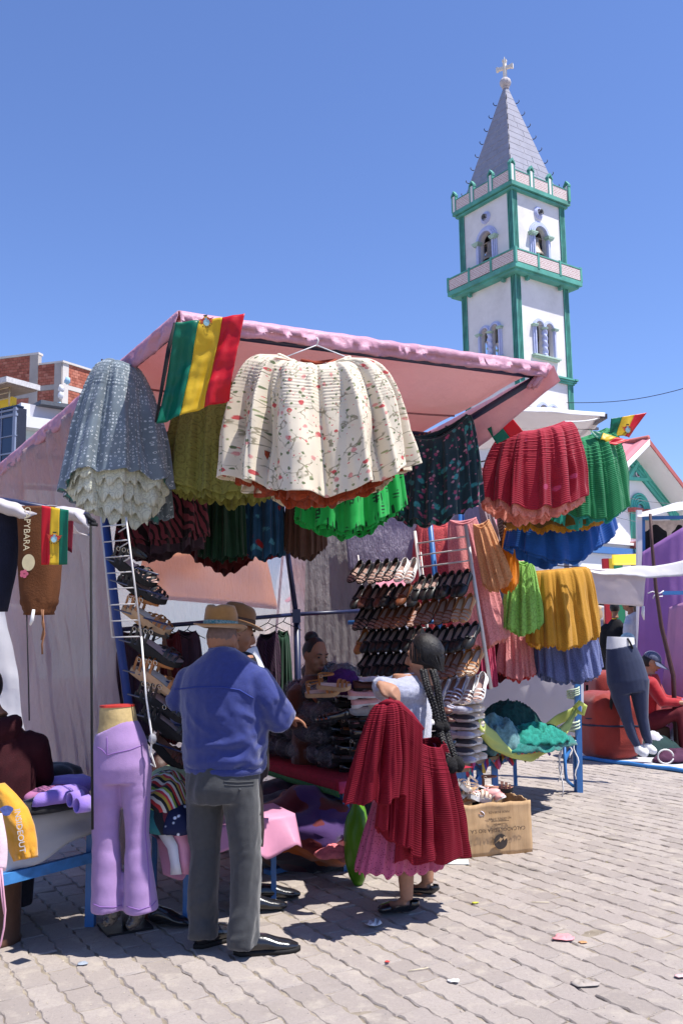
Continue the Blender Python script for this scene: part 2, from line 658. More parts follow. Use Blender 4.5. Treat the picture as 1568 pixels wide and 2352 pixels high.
def arch_wall(w, z0, z1, ops, th=.35, na=14):
 """wall in the plane y=0, x from -w to w, outside is -y, with arched openings (x, half width, sill, springing)"""
 b = MB()
 br = [-w]
 for x, hw, s, sp in sorted(ops):
  br += [(x - hw), (x + hw)]
 br += [w]
 q = lambda x0, za, x1, zb, zc, zd: b.add([(x0, 0, za), (x1, 0, zb), (x1, 0, zd), (x0, 0, zc)], [(0, 1, 2, 3)])
 for i in range(0, len(br), 2):
  q(br[i], z0, br[i + 1], z0, z1, z1)
 for x, hw, s, sp in ops:
  q(x - hw, z0, x + hw, z0, s, s)
  pts = [(x - hw, s)] + [(x - hw * math.cos(math.pi * k / na), sp + hw * math.sin(math.pi * k / na)) for k in range(na + 1)] + [(x + hw, s)]
  for k in range(1, na + 1):
   q(pts[k][0], pts[k][1], pts[k + 1][0], pts[k + 1][1], z1, z1)
  for k in range(len(pts)):
   a, c = pts[k], pts[(k + 1) % len(pts)]
   b.add([(a[0], 0, a[1]), (c[0], 0, c[1]), (c[0], th, c[1]), (a[0], th, a[1])], [(0, 1, 2, 3)])
 return b
def face_rot(k):
 return Matrix.Rotation(k * math.pi / 2, 4, 'Z')      # k=0: the -y face (shade); k=1: the +x face (sun)
def put(o, k, off):
 """place a part modelled on the plane y=0 onto face k at distance off from the axis"""
 o.matrix_local = face_rot(k) @ Matrix.Translation((0, -off, 0))
 return o
def share(o, parent=None):
 c = o.copy()
 col.objects.link(c)
 if parent is not None:
  c.parent = parent
 return c
iw = HW - .10
ow = arch_wall(iw, Z['bal'] - .5, Z['cor'], [(0, .62, Z['bal'] + .12, Z['bal'] + 1.78)]).build('wall', M_wht, tower, local=True, smooth=False)
put(ow, 0, iw)
zl = [(zt(712), zt(808)), (zt(908), zt(1004))]
lops = []
for a, b_ in zl:
 sp = a - .72
 lops += [(-.47, .385, b_ + .12, sp), (.47, .385, b_ + .12, sp)]
b1 = arch_wall(iw, Z['c2'] - 7.5, Z['c2'], [(x, h, s, sp) for x, h, s, sp in lops if s < Z['c2']])
b1v = arch_wall(iw, Z['c2'], Z['bal'] - .5, [(x, h, s, sp) for x, h, s, sp in lops if s > Z['c2']])
lw = b1v.build('wall', M_wht, tower, local=True, smooth=False)
put(lw, 0, iw)
lw2 = b1.build('wall', M_wht, tower, local=True, smooth=False)
put(lw2, 0, iw)
lw3 = MB().box((0, 0, (Z['c2'] - 7.5) / 2), (2 * iw, 2 * iw, Z['c2'] - 7.5)).build('wall', M_wht, tower, local=True, smooth=False)
for k in (1, 2, 3):
 put(share(ow, tower), k, iw)
 put(share(lw, tower), k, iw)
 put(share(lw2, tower), k, iw)
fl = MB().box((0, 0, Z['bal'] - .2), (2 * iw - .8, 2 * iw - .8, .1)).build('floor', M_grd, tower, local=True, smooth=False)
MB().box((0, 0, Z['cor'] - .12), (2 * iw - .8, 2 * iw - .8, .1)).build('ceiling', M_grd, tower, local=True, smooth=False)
# fluted pilasters: one on either side of every corner, in each stage
def pilaster(z0, z1):
 b = MB()
 w = .46
 b.box((w / 2, .02, (z0 + z1) / 2), (w, .06, z1 - z0), mi=1)
 for x0, x1, pr_ in ((.0, .085, .06), (.155, .205, .055), (.275, .325, .055), (.395, .46, .06)):
  b.box(((x0 + x1) / 2, -.02 - pr_ / 2, (z0 + z1) / 2), (x1 - x0, pr_ + .02, z1 - z0), mi=0)
 return b
for z0, z1 in ((Z['bal'] - .4, Z['cor']), (Z['c2'], Z['slab2']), (1.0, Z['c2'] - .3)):
 p0 = None
 for k in range(4):
  for sgn in (1, -1):
   o = pilaster(z0, z1).build('pilaster', [M_grn, M_grd], tower, local=True, smooth=False) if p0 is None else share(p0, tower)
   p0 = p0 or o
   o.matrix_local = face_rot(k) @ Matrix.Translation((-HW if sgn == 1 else HW, -iw - .012, 0)) @ Matrix.Scale(sgn, 4, (1, 0, 0))
for z in (Z['c2'],):
 for k in range(4):
  b = MB()
  for i, (dz, ex) in enumerate(((0, .28), (-.14, .2), (-.26, .1))):
   b.box((0, -ex / 2 + .02, z + dz - .06), (TW + 2 * ex, ex, .11))
  put(b.build('cornice', M_grn, tower, local=True, smooth=False), k, HW - .03)
# balcony
BW = HW + .66
b = MB()
b.box((0, 0, (Z['slab'] + Z['slab2']) / 2), (2 * BW, 2 * BW, Z['slab'] - Z['slab2']))
b.box((0, 0, Z['slab2'] - .08), (2 * BW - .35, 2 * BW - .35, .16))
b.build('balcony_slab', M_grn, tower, local=True, smooth=False)
for k in range(4):
 for x in (-HW * .62, HW * .62):
  b = MB().box((x, -.12, Z['slab2'] - .28), (.2, .24, .28))
  put(b.build('bracket', M_grn, tower, local=True, smooth=False), k, HW)
rh = Z['bal'] + .02 - Z['slab']
for k in range(4):
 for i in range(3):
  w = (2 * BW - .2) / 3
  x = (i - 1) * w
  o = MB().box((x, .06, Z['slab'] + rh * .46), (w - .16, .10, rh * .78)).build('parapet_panel', M_brk, tower, local=True, smooth=False)
  put(o, k, BW)
 o = MB().box((0, .06, Z['slab'] + rh * .92), (2 * BW - .02, .17, .09)).build('rail', M_grn, tower, local=True, smooth=False)
 put(o, k, BW - .012 * (k % 2))
 for i in range(4):
  x = (i - 1.5) * (2 * BW - .16) / 3
  if i == 3:
   continue
  o = MB().box((x, .05, Z['slab'] + rh * .5), (.17, .19, rh * 1.08)).build('post', M_grn, tower, local=True, smooth=False)
  put(o, k, BW - .01)
# top cornice and battlements
CW = HW + .30
b = MB()
b.box((0, 0, Z['cor'] + .055), (2 * CW, 2 * CW, .27))
b.box((0, 0, Z['cor'] - .2), (2 * CW - .3, 2 * CW - .3, .14))
b.build('cornice', M_grn, tower, local=True, smooth=False)
ch = Z['top'] - Z['cor'] - .17
def crenel():
 q = MB()
 q.box((0, 0, ch * .40), (.34, .16, ch * .8), mi=1)
 for s in (-1, 1):
  q.box((s * .17, 0, ch * .39), (.09, .22, ch * .78))
  q.prism([(s * .235, -.13, ch * .76), (s * .235, -.13, ch * .86), (0, -.13, ch * 1.08), (0, -.13, ch * .96)], (0, .26, 0))
 return q
for k in range(4):
 for i in range(4):
  x = (i - 1.5) * (2 * CW - .3) / 3
  w = (2 * CW - .3) / 3
  if i < 3:
   o = MB().box((x + w / 2, .09, Z['cor'] + .19 + ch * .27), (w - .3, .10, ch * .54)).build('parapet_panel', M_brk, tower, local=True, smooth=False)
   put(o, k, CW)
   o = MB().box((x + w / 2, .09, Z['cor'] + .19 + ch * .57), (w - .3, .15, .05)).build('rail', M_grn, tower, local=True, smooth=False)
   put(o, k, CW)
  if i == 3:
   continue
  o = crenel().build('battlement', [M_grn, M_wht], tower, local=True, smooth=False)
  o.matrix_local = face_rot(k) @ Matrix.Translation((x, -CW + .11, Z['cor'] + .19))
# spire of slabs
SW = HW * .97
z0s, z1s = Z['cor'] + .2, Z['apex'] + .25
M_sl = M('spire slab', (.30, .30, .36), .75, .10, 1.5, .2, 12, dirt=.12)
M_sj = M('spire joint', (.50, .47, .48), .85, .05, 3, 0)
sp = MB()
tw = .10
for k in range(1):
 sp.add([(-SW, -SW, z0s), (SW, -SW, z0s), (SW, SW, z0s), (-SW, SW, z0s), (-tw, -tw, z1s), (tw, -tw, z1s), (tw, tw, z1s), (-tw, tw, z1s)],
           [(0, 1, 5, 4), (1, 2, 6, 5), (2, 3, 7, 6), (3, 0, 4, 7), (4, 5, 6, 7)])
spire = sp.build('spire', M_sj, tower, local=True, smooth=False)
ncs = 17
for k in range(4):
 for i in range(ncs):
  t0, t1 = i / ncs + .0022, (i + 1) / ncs - .0022
  h0, h1 = lerp(SW, tw, t0), lerp(SW, tw, t1)
  cuts = [-1, 1] if i > 11 else ([-1, (-.28, .1, .3, -.1)[(i + k) % 4], 1] if i > 4 else [-1, (-.38, -.1, -.45)[i % 3], (.3, .48, .2)[i % 3], 1])
  for a, c in zip(cuts[:-1], cuts[1:]):
   g0 = .022
   za, zb = lerp(z0s, z1s, t0), lerp(z0s, z1s, t1)
   pr_ = rnd.uniform(.012, .024)
   poly = [(a * h0 + g0, -h0, za), (c * h0 - g0, -h0, za), (c * h1 - g0, -h1, zb), (a * h1 + g0, -h1, zb)]
   q = MB().prism([(x, y - pr_, z) for x, y, z in poly], (0, .03, 0))
   o = q.build('slab', M_sl, spire, local=True, smooth=False)
   o.matrix_local = face_rot(k)
hk = None
for k in range(4):
 for i in range(1, 9):
  t = i / 9.6 + .02
  h = lerp(SW, tw, t)
  z = lerp(z0s, z1s, t)
  d = Vector((-1, -1, 0)).normalized()
  if hk is None:
   pts = []
   for j in range(7):
    a = math.pi * 1.25 * j / 6 - .5
    pts.append(Vector((0, 0, .13)) + d * (.12 - .12 * math.cos(a + .6)) * 1.0 + Vector((0, 0, -.13 * math.sin(a + 1.2))))
   hk = MB().tube(pts, [.03, .035, .035, .03, .03, .025, .015], 6).build('hook', M('iron hook', (.06, .06, .075), .6), spire, local=True)
   o = hk
  else:
   o = share(hk, spire)
  o.matrix_local = face_rot(k) @ Matrix.Translation((-h - .02, -h - .02, z))
# ball and cross
bz = z1s + .34
q = MB()
n_ = 40
Pb = np.zeros((13, n_, 3))
for i in range(13):
 th = math.pi * i / 12
 for j in range(n_):
  a = 2 * math.pi * j / n_
  r_ = .40 * (1 - .09 * (j % 4 in (0,)) * math.sin(th))
  Pb[i, j] = (r_ * math.sin(th) * math.cos(a), r_ * math.sin(th) * math.sin(a), .38 * math.cos(th) + bz)
q.grid(Pb, cv=True)
q.lathe((0, 0, z1s - .12), [(.0, 0), (.2, 0), (.26, .06), (.14, .12), (.1, .2)], 14)
q.build('finial_ball', M('finial stone', (.5, .46, .47), .8, .1, 4, .1), tower, local=True)
q = MB()
cz = bz + .35
cdir = Matrix.Rotation(-XA + R(-25), 3, 'Z')
q.box((0, 0, cz + .70), (.20, .20, 1.4))
q.box(cdir @ Vector((0, 0, 0)) + Vector((0, 0, cz + .78)), (1.15, .195, .20), cdir)
for s in (-1, 1):
 q.box(cdir @ Vector((s * .53, 0, 0)) + Vector((0, 0, cz + .78)), (.15, .21, .32), cdir)
q.box((0, 0, cz + 1.32), (.30, .205, .15), cdir)
q.tube([(0, 0, cz + 1.3), (0, 0, cz + 1.62)], .03, 6)
q.build('cross', M('cross cream', (.74, .68, .60), .7, .06, 3, 0), tower, local=True, smooth=False)
# belfry surrounds, oculi, bells
def arch_band(b, x, r0, r1, sp, y0, y1, mi=0, n=18):
 pr_ = []
 for k in range(n + 1):
  a = math.pi * k / n
  c_, s_ = -math.cos(a), math.sin(a)
  pr_.append([(x + r0 * c_, y0, sp + r0 * s_), (x + r1 * c_, y0, sp + r1 * s_), (x + r1 * c_, y1, sp + r1 * s_), (x + r0 * c_, y1, sp + r0 * s_)])
 b.grid(pr_, mi, cv=True)
zs, zsp = Z['bal'] + .1, Z['bal'] + 1.78
for k in range(4):
 b = MB()
 for r0, r1, d in ((.62, .76, .22), (.76, .89, .14), (.89, 1.0, .08)):
  arch_band(b, 0, r0, r1, zsp, -d, .05)
 for s in (-1, 1):
  for x0, x1, d in ((.62, .74, .24), (.77, .85, .18), (.87, .96, .12)):
   b.box((s * (x0 + x1) / 2, -d / 2 + .02, (zs + zsp) / 2), (x1 - x0, d, zsp - zs))
 fr = b.build('window_frame', M_lil, tower, local=True, smooth=False)
 put(fr, k, iw)
 for s in (-1, 1):
  b = MB()
  for dz, ex in ((0, .0), (.084, .06), (.168, .1)):
   b.box((s * .79, -.14, zsp - .14 + dz), (.40 + ex * 2, .36 + ex, .085))
  b.build('capital', M_cap, fr, local=True, smooth=False)
 b = MB()
 b.box((0, -.16, zs - .05), (2.3, .40, .1))
 b.box((0, -.12, zs - .14), (2.1, .3, .08))
 b.build('sill', M_grn, fr, local=True, smooth=False)
 # oculus: rings and a horn loudspeaker
 b = MB()
 zo = zsp + 1.62
 for r0, r1, d in ((.24, .30, .16), (.30, .36, .11), (.36, .42, .06)):
  P = []
  for j in range(25):
   a = 2 * math.pi * j / 24
   c_, s_ = math.cos(a), math.sin(a)
   P.append([(r0 * c_, -d, zo + r0 * s_), (r1 * c_, -d, zo + r1 * s_), (r1 * c_, .02, zo + r1 * s_), (r0 * c_, .02, zo + r0 * s_)])
  b.grid(P, cv=True)
 oc = b.build('oculus', M_lil, tower, local=True, smooth=False)
 put(oc, k, iw)
 b = MB()
 dsk = [(0, .04, zo)] + [(.25 * math.cos(2 * math.pi * j / 20), -.0, zo + .25 * math.sin(2 * math.pi * j / 20)) for j in range(20)]
 b.add(dsk, [(0, 1 + (j + 1) % 20, 1 + j) for j in range(20)])
 b.lathe((0, 0, 0), [(.03, 0), (.05, .12), (.11, .22), (.19, .27), (.18, .262), (.02, .05)], 16)
 hv = b.v[21:]
 b.v[21:] = [(x + .04, -.02 - z, zo + y) for x, y, z in hv]
 b.build('loudspeaker', M('horn grey', (.10, .10, .10), .6), oc, local=True)
M_bel = M('bell bronze', (.30, .24, .19), .5, .2, 5, .1, spec=.5, metal=.5)
prof = [(.0, 1.06), (.16, 1.05), (.22, 1.0), (.235, .9), (.24, .6), (.26, .45), (.33, .28), (.44, .12), (.47, .02), (.46, -.02), (.40, .02), (.3, .2), (.22, .5), (0, .9)]
for k in range(4):
 b = MB().lathe((0, .42, zs + .40), [(r_ * 1.25, z_ * 1.25) for r_, z_ in prof], 22)
 b.ell((0, .42, zs + .42), (.12, .12, .14), 10, 6)
 bl = b.build('bell', M_bel, tower, local=True)
 put(bl, k, iw)
 b = MB().box((0, .42, zs + 1.76), (1.3, .10, .09))
 b.build('yoke', M('yoke timber', (.42, .34, .26), .8, .2, 6), bl, local=True, smooth=False)
for i, (x, y) in enumerate(((-.5, -.6), (.35, -.35))):
 b = MB().lathe((x, y, zs - .35), [(0, .5), (.12, .48), (.15, .3), (.22, .05), (.21, 0), (0, .3)], 14)
 b.build('bell', M_bel, tower, local=True)
MB().bar((-1.6, -.9, zs + .2), (1.6, -.6, zs + .35), .07).build('beam', M('beam', (.08, .07, .06), .8), tower, local=True, smooth=False)
# twin lower windows with twisted column
for a, b_ in zl:
 sp = a - .72
 for k in range(4):
  b = MB()
  for x in (-.47, .47):
   for r0, r1, d in ((.385, .48, .16), (.48, .57, .09)):
    arch_band(b, x, r0, r1, sp, -d, .04)
  for s in (-1, 1):
   for x0, x1, d in ((.86, .96, .2), (.97, 1.07, .13)):
    b.box((s * (x0 + x1) / 2, -d / 2 + .02, (sp + b_ + .1) / 2), (x1 - x0, d, sp - b_ - .1))
  fr = b.build('window_frame', M_lil, tower, local=True, smooth=False)
  put(fr, k, iw)
  b = MB()
  for s in (-1, 1):
   b.box((s * .98, -.12, sp - .02), (.34, .3, .09))
   b.box((s * .98, -.12, sp + .06), (.42, .36, .06))
  b.lathe((0, -.06, sp - .16), [(.12, 0), (.16, .05), (.24, .1), (.26, .17), (.0, .17)], 16)
  b.build('capital', M_cap, fr, local=True, smooth=False)
  n1, n2 = 15, 26
  P = np.zeros((n2 + 1, n1 * 2, 3))
  zb, zc_ = b_ + .2, sp - .15
  for i in range(n2 + 1):
   for j in range(n1 * 2):
    an = math.pi * j / n1
    r_ = .17 + .034 * math.sin(2 * an + 2.6 * math.pi * i / n2 * 3)
    P[i, j] = (r_ * math.cos(an), -.06 + r_ * math.sin(an), lerp(zb, zc_, i / n2))
  b = MB().grid(P, cv=True)
  b.lathe((0, -.06, b_ + .08), [(.0, 0), (.22, 0), (.22, .06), (.16, .12), (.0, .12)], 16)
  b.build('column', M_lil, fr, local=True)
  b = MB()
  b.box((0, -.14, b_ + .04), (2.5, .36, .1))
  b.box((0, -.10, b_ - .06), (2.3, .26, .1))
  b.build('sill', M_cap, fr, local=True, smooth=False)
# power line past the tower
for (x0, y0, x1, y1, dd) in ((1300, 925, 1640, 871, 50),):
 a, c = V(x0, y0, dd), V(x1, y1, dd - 6)
 MB().tube([lerp(a, c, k / 12) + Vector((0, 0, -.4 * math.sin(math.pi * k / 12))) for k in range(13)], .02, 5).build(
  'power_line', M('cable black', (.03, .03, .035), .7, 0, 1, 0), props=dict(label='thin black overhead cable crossing the sky right of the tower', cat='cable'))
# ================================================================ brick building (left, far)
BD = 46.0
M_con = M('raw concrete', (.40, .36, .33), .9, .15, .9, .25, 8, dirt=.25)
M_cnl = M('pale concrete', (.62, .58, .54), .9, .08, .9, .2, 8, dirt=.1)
def brick_mat(name, a, b_):
 t = NT(name)
 r_ = t.n('ObjectInfo').outputs['Random']
 u = t.n('SeparateXYZ', {0: t.uv()}).outputs[0]
 k = t.math('FRACT', t.math('ADD', r_, u))
 c = t.ramp(k, (0., mul(a, .72)), (.5, a), (1., b_))
 return t.pbr(c, .9, None, .15)
M_br = brick_mat('hollow brick red', (.42, .135, .09), (.50, .20, .14))
M_mor = M('mortar', (.42, .30, .25), .95, .1, 2, 0)
# corner of the building near x=190 in view; the long left wall runs away to the left, slightly toward the camera
Bc = V(140, 950, BD)
Bc.z = 0
ba = R(163)
bl_ = Vector((math.cos(ba), math.sin(ba), 0))          # along the front wall, to the left
br_ = Vector((math.cos(R(58)), math.sin(R(58)), 0))      # right-hand wall runs away from the camera
bb = thing('brick_building', 'unfinished red brick building with concrete frame behind the blue glass facade', 'building', (Bc.x, Bc.y, 0))
zB = lambda y: V(120, y, BD).z
nB = Vector((bl_.y, -bl_.x, 0))
nB = nB if nB.y < 0 else -nB
nR = Vector((br_.y, -br_.x, 0))
nR = nR if nR.x > 0 else -nR
zt1, zt2, zbm1, zbm0 = zB(803), zB(829), zB(884), zB(902)
def wbox(name, o, d, nrm, x0, x1, z0, z1, th, mat, proud=0.0, parent=None):
 """slab on a wall that starts at o, runs along d, faces nrm"""
 a = o + d * x0 + nrm * proud
 c = o + d * x1 + nrm * proud
 q = MB().prism([Vector((a.x, a.y, z0)), Vector((c.x, c.y, z0)), Vector((c.x, c.y, z1)), Vector((a.x, a.y, z1))], -nrm * th)
 return q.build(name, mat, parent, smooth=False)
LW = 12.0
px1 = 1.55     # step of the roofline: the corner bay is lower
wbox('wall', Bc, bl_, nB, px1, LW, 0, zt1 - .12, .3, M_mor, 0, bb)
wbox('wall', Bc, bl_, nB, 0, px1 - .003, 0, zt2 - .1, .3, M_mor, 0, bb)
wbox('wall', Bc, br_, nR, .001, 9, 0, zt2 - .1, .3, M_mor, 0, bb)
cap = wbox('coping', Bc, bl_, nB, px1 - .12, LW, zt1 - .12, zt1, .4, M_cnl, .05, bb)
wbox('coping', Bc, bl_, nB, -.05, px1 - .14, zt2 - .1, zt2, .4, M_cnl, .05, bb)
wbox('coping', Bc, br_, nR, -.04, 9, zt2 - .105, zt2 + .003, .5, M_cnl, .12, bb)
for x0, x1, zz in ((px1 - .1, px1 + .42, zt1 - .125), (-.02, .42, zt2 - .105)):
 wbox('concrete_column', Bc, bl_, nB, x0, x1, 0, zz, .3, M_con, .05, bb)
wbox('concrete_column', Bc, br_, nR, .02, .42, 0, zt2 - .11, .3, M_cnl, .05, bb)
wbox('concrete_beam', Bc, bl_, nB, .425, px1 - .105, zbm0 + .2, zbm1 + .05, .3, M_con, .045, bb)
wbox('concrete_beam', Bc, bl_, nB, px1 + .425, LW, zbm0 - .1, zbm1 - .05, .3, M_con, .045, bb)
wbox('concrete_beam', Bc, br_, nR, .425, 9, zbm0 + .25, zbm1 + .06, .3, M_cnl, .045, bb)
# bricks, one by one where the picture shows them
bw, bh = .262, .158
cand = []
for (o_, d_, n_, x0, x1, z0, z1) in ((Bc, bl_, nB, px1 + .43, LW - .05, zbm1 - .03, zt1 - .14), (Bc, bl_, nB, px1 + .43, LW - .05, zB(985), zbm0 - .12),
                                     (Bc, bl_, nB, .43, px1 - .11, zB(985), zbm0 + .18), (Bc, bl_, nB, .43, px1 - .11, zbm1 + .07, zt2 - .12),
                                     (Bc, br_, nR, .43, 6, zbm1 + .08, zt2 - .12), (Bc, br_, nR, .43, 1.2, zB(985), zbm0 + .22)):
 rows = int((z1 - z0) / bh)
 for r_ in range(rows):
  x = x0 - (bw / 2 if r_ % 2 else 0)
  while x < x1:
   a, c = max(x, x0), min(x + bw, x1)
   if c - a > .06:
    m_ = o_ + d_ * ((a + c) / 2)
    z = z0 + (r_ + .5) * (z1 - z0) / rows
    cand.append((m_, d_, n_, a, c, z, (z1 - z0) / rows))
   x += bw
def proj(p):
 q = Vector(p) - CAM
 zc = max(q.dot(_f), .01)
 return 784 + FPX * q.dot(_r) / zc, 1176 - FPX * q.dot(_u) / zc
full = [c for c in cand if abs((c[4] - c[3]) - bw) < 1e-6 and proj((c[0].x, c[0].y, c[5]))[0] > -5 and proj((c[0].x, c[0].y, c[5]))[0] < 215]
rnd.shuffle(full)
one = set(id(c) for c in full[:300])
bm0 = {}
restb = MB()
for c in cand:
 m_, d_, n_, a, e, z, hh = c
 L = (e - a) - .014
 if id(c) in one:
  k = 'b'
  if k not in bm0:
   bm0[k] = MB().box((0, 0, 0), (bw - .014, .05, bh * .9), bev=0).build('brick', M_br, bb, local=True, smooth=False)
   o = bm0[k]
  else:
   o = share(bm0[k], bb)
  p = m_ + n_ * rnd.uniform(.006, .016) - Vector((Bc.x, Bc.y, 0))
  o.location = (p.x, p.y, z)
  o.rotation_euler = (0, 0, math.atan2(d_.y, d_.x))
 else:
  u = rnd.random()
  i0 = len(restb.v)
  restb.box(m_ + n_ * rnd.uniform(.006, .016) + Vector((0, 0, z)), (L, .05, hh * .9), math.atan2(d_.y, d_.x))
  restb.uvs[i0:] = [(u, 0)] * (len(restb.v) - i0)
restb.has_uv = True
restb.build('brick_courses', M_br, bb, smooth=False, props=dict(kind='stuff'))
# window opening of the lit side wall
wbox('window', Bc, br_, nR, 1.25, 4.4, zB(985), zbm0 + .22, .12, M('dark room', (.05, .04, .04), .9), .02, bb)
# plastic scraps and insulators hanging on the corner wire
for i, (x, y, c) in enumerate(((141, 893, 'w'), (140, 908, 'w'), (136, 932, 'b'), (138, 945, 'w'), (133, 952, 'g'), (155, 874, 'b'))):
 p = V(x, y, BD - .8)
 b = MB()
 b.ell(p, (.16, .1, .2), 8, 6, fn=lambda q: q * (1 + .4 * mnoise.noise(q * 3 + Vector((i, 0, 0)))))
 b.build('plastic_scrap', {'w': M('scrap white', (.75, .75, .75), .6), 'b': M('scrap blue', (.35, .55, .7), .6), 'g': M('scrap green', (.25, .4, .35), .6)}[c],
   props=dict(label={'w': 'white', 'b': 'pale blue', 'g': 'grey green'}[c] + ' plastic scrap, %s from the top, strung at the corner of the brick building' % ORD[[1, 2, 3, 4, 5, 0][i]], cat='scrap', group='plastic scraps strung at the brick building'))
# ================================================================ blue glass building and white building (left)
GD = 30.0
gb = thing('glass_building', 'dark blue glass fronted building with yellow strip and rail at the left edge', 'building', V(10, 1300, GD) * 1)
gb.location.z = 0
Gc = V(38, 1000, GD)
Gc = Vector((Gc.x, Gc.y, 0))
gl_ = Vector((math.cos(R(148)), math.sin(R(148)), 0))
gn = Vector((gl_.y, -gl_.x, 0))
gn = gn if gn.y < 0 else -gn
zG = lambda y: V(30, y, GD).z
M_gl = M('blue glass', (.012, .022, .060), .12, .3, .8, 0, spec=.6)
M_mul = M('grey mullion', (.22, .26, .36), .5, .05, 3, 0)
M_gw = M('white panel', (.74, .74, .74), .6, .04, 1, 0)
wbox('wall', Gc, gl_, gn, 0, 9, 0, zG(935), .4, M('glass core', (.02, .025, .045), .6), 0, gb)
fr = wbox('window_frame', Gc, gl_, gn, 0, .12, 0, zG(935), .1, M_mul, .06, gb)
for i in range(13):
 wbox('mullion', Gc, gl_, gn, .12 + i * .62, .15 + i * .62, 0, zG(935), .1, M_mul, .055, gb)
rows = [zG(y) for y in (1290, 1240, 1190, 1135, 1088, 1040, 1000, 952, 935)]
for i in range(13):
 for j in range(len(rows) - 1):
  o = wbox('pane', Gc, gl_, gn, .155 + i * .62, .735 + i * .62, rows[j] + .02, rows[j + 1] - .02, .03, M_gl, rnd.uniform(.018, .024), gb)
for y, w_ in ((1135, .05), (1040, .05), (1000, .03), (952, .09), (940, .06), (1088, .06)):
 wbox('transom', Gc, gl_, gn, -.02, 9, zG(y) - w_ / 2, zG(y) + w_ / 2, .1, M_mul if y != 1135 else M_gw, .07, gb)
wbox('yellow_strip', Gc, gl_, gn, .3, 9, zG(930), zG(908), .2, M('yellow strip', (.80, .55, .04), .6, .05, 2, 0), .0, gb)
wbox('parapet', Gc, gl_, gn, 0, 9, zG(934), zG(930), .3, M_gl, .02, gb)
for z in (zG(918), zG(905), zG(893)):
 a, c = Gc + gn * .3 + Vector((0, 0, z)), Gc + gl_ * 9 + gn * .3 + Vector((0, 0, z))
 MB().tube([a, c], .022, 6).build('rail', M('brass rail', (.5, .4, .25), .4, metal=.5), gb)
for i in range(5):
 a = Gc + gn * .3 + gl_ * (i * 1.4 + .04)
 MB().tube([a + Vector((0, 0, zG(935))), a + Vector((0, 0, zG(893)))], .03, 6).build('rail_post', M('brass rail', (.5, .4, .25)), gb)
wbox('roof', Gc, gl_, gn, -.3, 9, zG(890), zG(878), 1.4, M('pale roof', (.55, .54, .54), .7), .7, gb)
wbox('roof_soffit', Gc, gl_, gn, -.25, 9, zG(893), zG(890) - .003, 1.2, M('soffit brown', (.22, .17, .14), .7), .6, gb)
WDp = 33.0
Wc = V(40, 1000, WDp)
Wc = Vector((Wc.x, Wc.y, 0))
wb = thing('white_building', 'white concrete building with grey canopy slab beside the glass facade', 'building', Wc)
wl_ = Vector((math.cos(R(-10)), math.sin(R(-10)), 0))
wn = Vector((wl_.y, -wl_.x, 0))
zW = lambda y: V(60, y, WDp).z
wd = Vector((math.cos(R(40)), math.sin(R(40)), 0))
wdn = Vector((wd.y, -wd.x, 0))
wbox('wall', Wc, wd, wdn, .0, 9, 0, zW(953), .3, M('pale teal wall', (.62, .74, .74), .8, .04, 1, .05), 0, wb)
wbox('fascia', Wc, wd, wdn, .0, 9, zW(985), zW(960), .6, M_gw, .55, wb)
wbox('fascia', Wc, wd, wdn, .3, 9, zW(957), zW(928), .5, M('grey fascia', (.50, .50, .56), .7, .04, 1, 0), .25, wb)
wbox('fascia', Wc, wd, wdn, .0, .35, zW(957), zW(928), .5, M_gw, .30, wb)
wbox('canopy_slab', Wc, wd, wdn, .6, 9, zW(930), zW(921), 1.0, M('dark slab', (.10, .11, .13), .6), .7, wb)
wn_ = wbox('window', Wc, wd, wdn, 1.1, 8, zW(1080), zW(992), .1, M('brown window', (.10, .075, .06), .4), .03, wb)
for i in range(6):
 wbox('sash', Wc, wd, wdn, 1.1 + i * .9, 1.18 + i * .9, zW(1080), zW(992), .1, M('sash grey', (.4, .36, .34), .5), .06, wn_)
for i in range(8):
 z = lerp(zW(1080), zW(1000), i / 7)
 wbox('slat', Wc, wd, wdn, 1.95, 8, z - .03, z + .03, .05, M('slat', (.34, .30, .29), .5), .065, wn_)
# ================================================================ cloth panels
def cloth_grid(tl, tr, br, bl, nu=24, nv=24, wr=0.012, sc=2.5, sag=0.0, fold=0, famp=0.0, fseed=0, gather=None, aniso=(1, 1)):
 tl, tr, br, bl = map(Vector, (tl, tr, br, bl))
 n = (tr - tl).cross(bl - tl).normalized()
 P = np.zeros((nu + 1, nv + 1, 3))
 uv = np.zeros((nu + 1, nv + 1, 2))
 W, H = ((tr - tl).length + (br - bl).length) / 2, ((bl - tl).length + (br - tr).length) / 2
 for i in range(nu + 1):
  u = i / nu
  for j in range(nv + 1):
   v = j / nv
   p = tl * (1 - u) * (1 - v) + tr * u * (1 - v) + br * u * v + bl * (1 - u) * v
   d = wr * fbm((u * W * aniso[0] + fseed * 3.1, v * H * aniso[1], fseed), sc, 4)
   if fold:
    ph = u * fold * 6.283 + 5.0 * mnoise.noise((u * 2.2 + fseed, v * .8, 5))
    d += famp * math.sin(ph) * (.35 + .65 * v) * (.25 + 1.1 * abs(mnoise.noise((u * 4.7, v * .9 + fseed, 8))))
   p = p + n * d
   p.z -= sag * math.sin(math.pi * u) * (1 - abs(2 * v - 1) * .0)
   P[i, j] = p
   uv[i, j] = (u * W, (1 - v) * H)
 return P, uv
def sheet(name, label, cat, tl, tr, br, bl, mat, thick=.003, group=None, kind=None, parent=None, **kw):
 P, uv = cloth_grid(tl, tr, br, bl, **kw)
 b = MB().grid(P, uv=uv)
 return b.build(name, mat, parent, thick=thick, props=dict(label=label, cat=cat, group=group, kind=kind) if label else None)
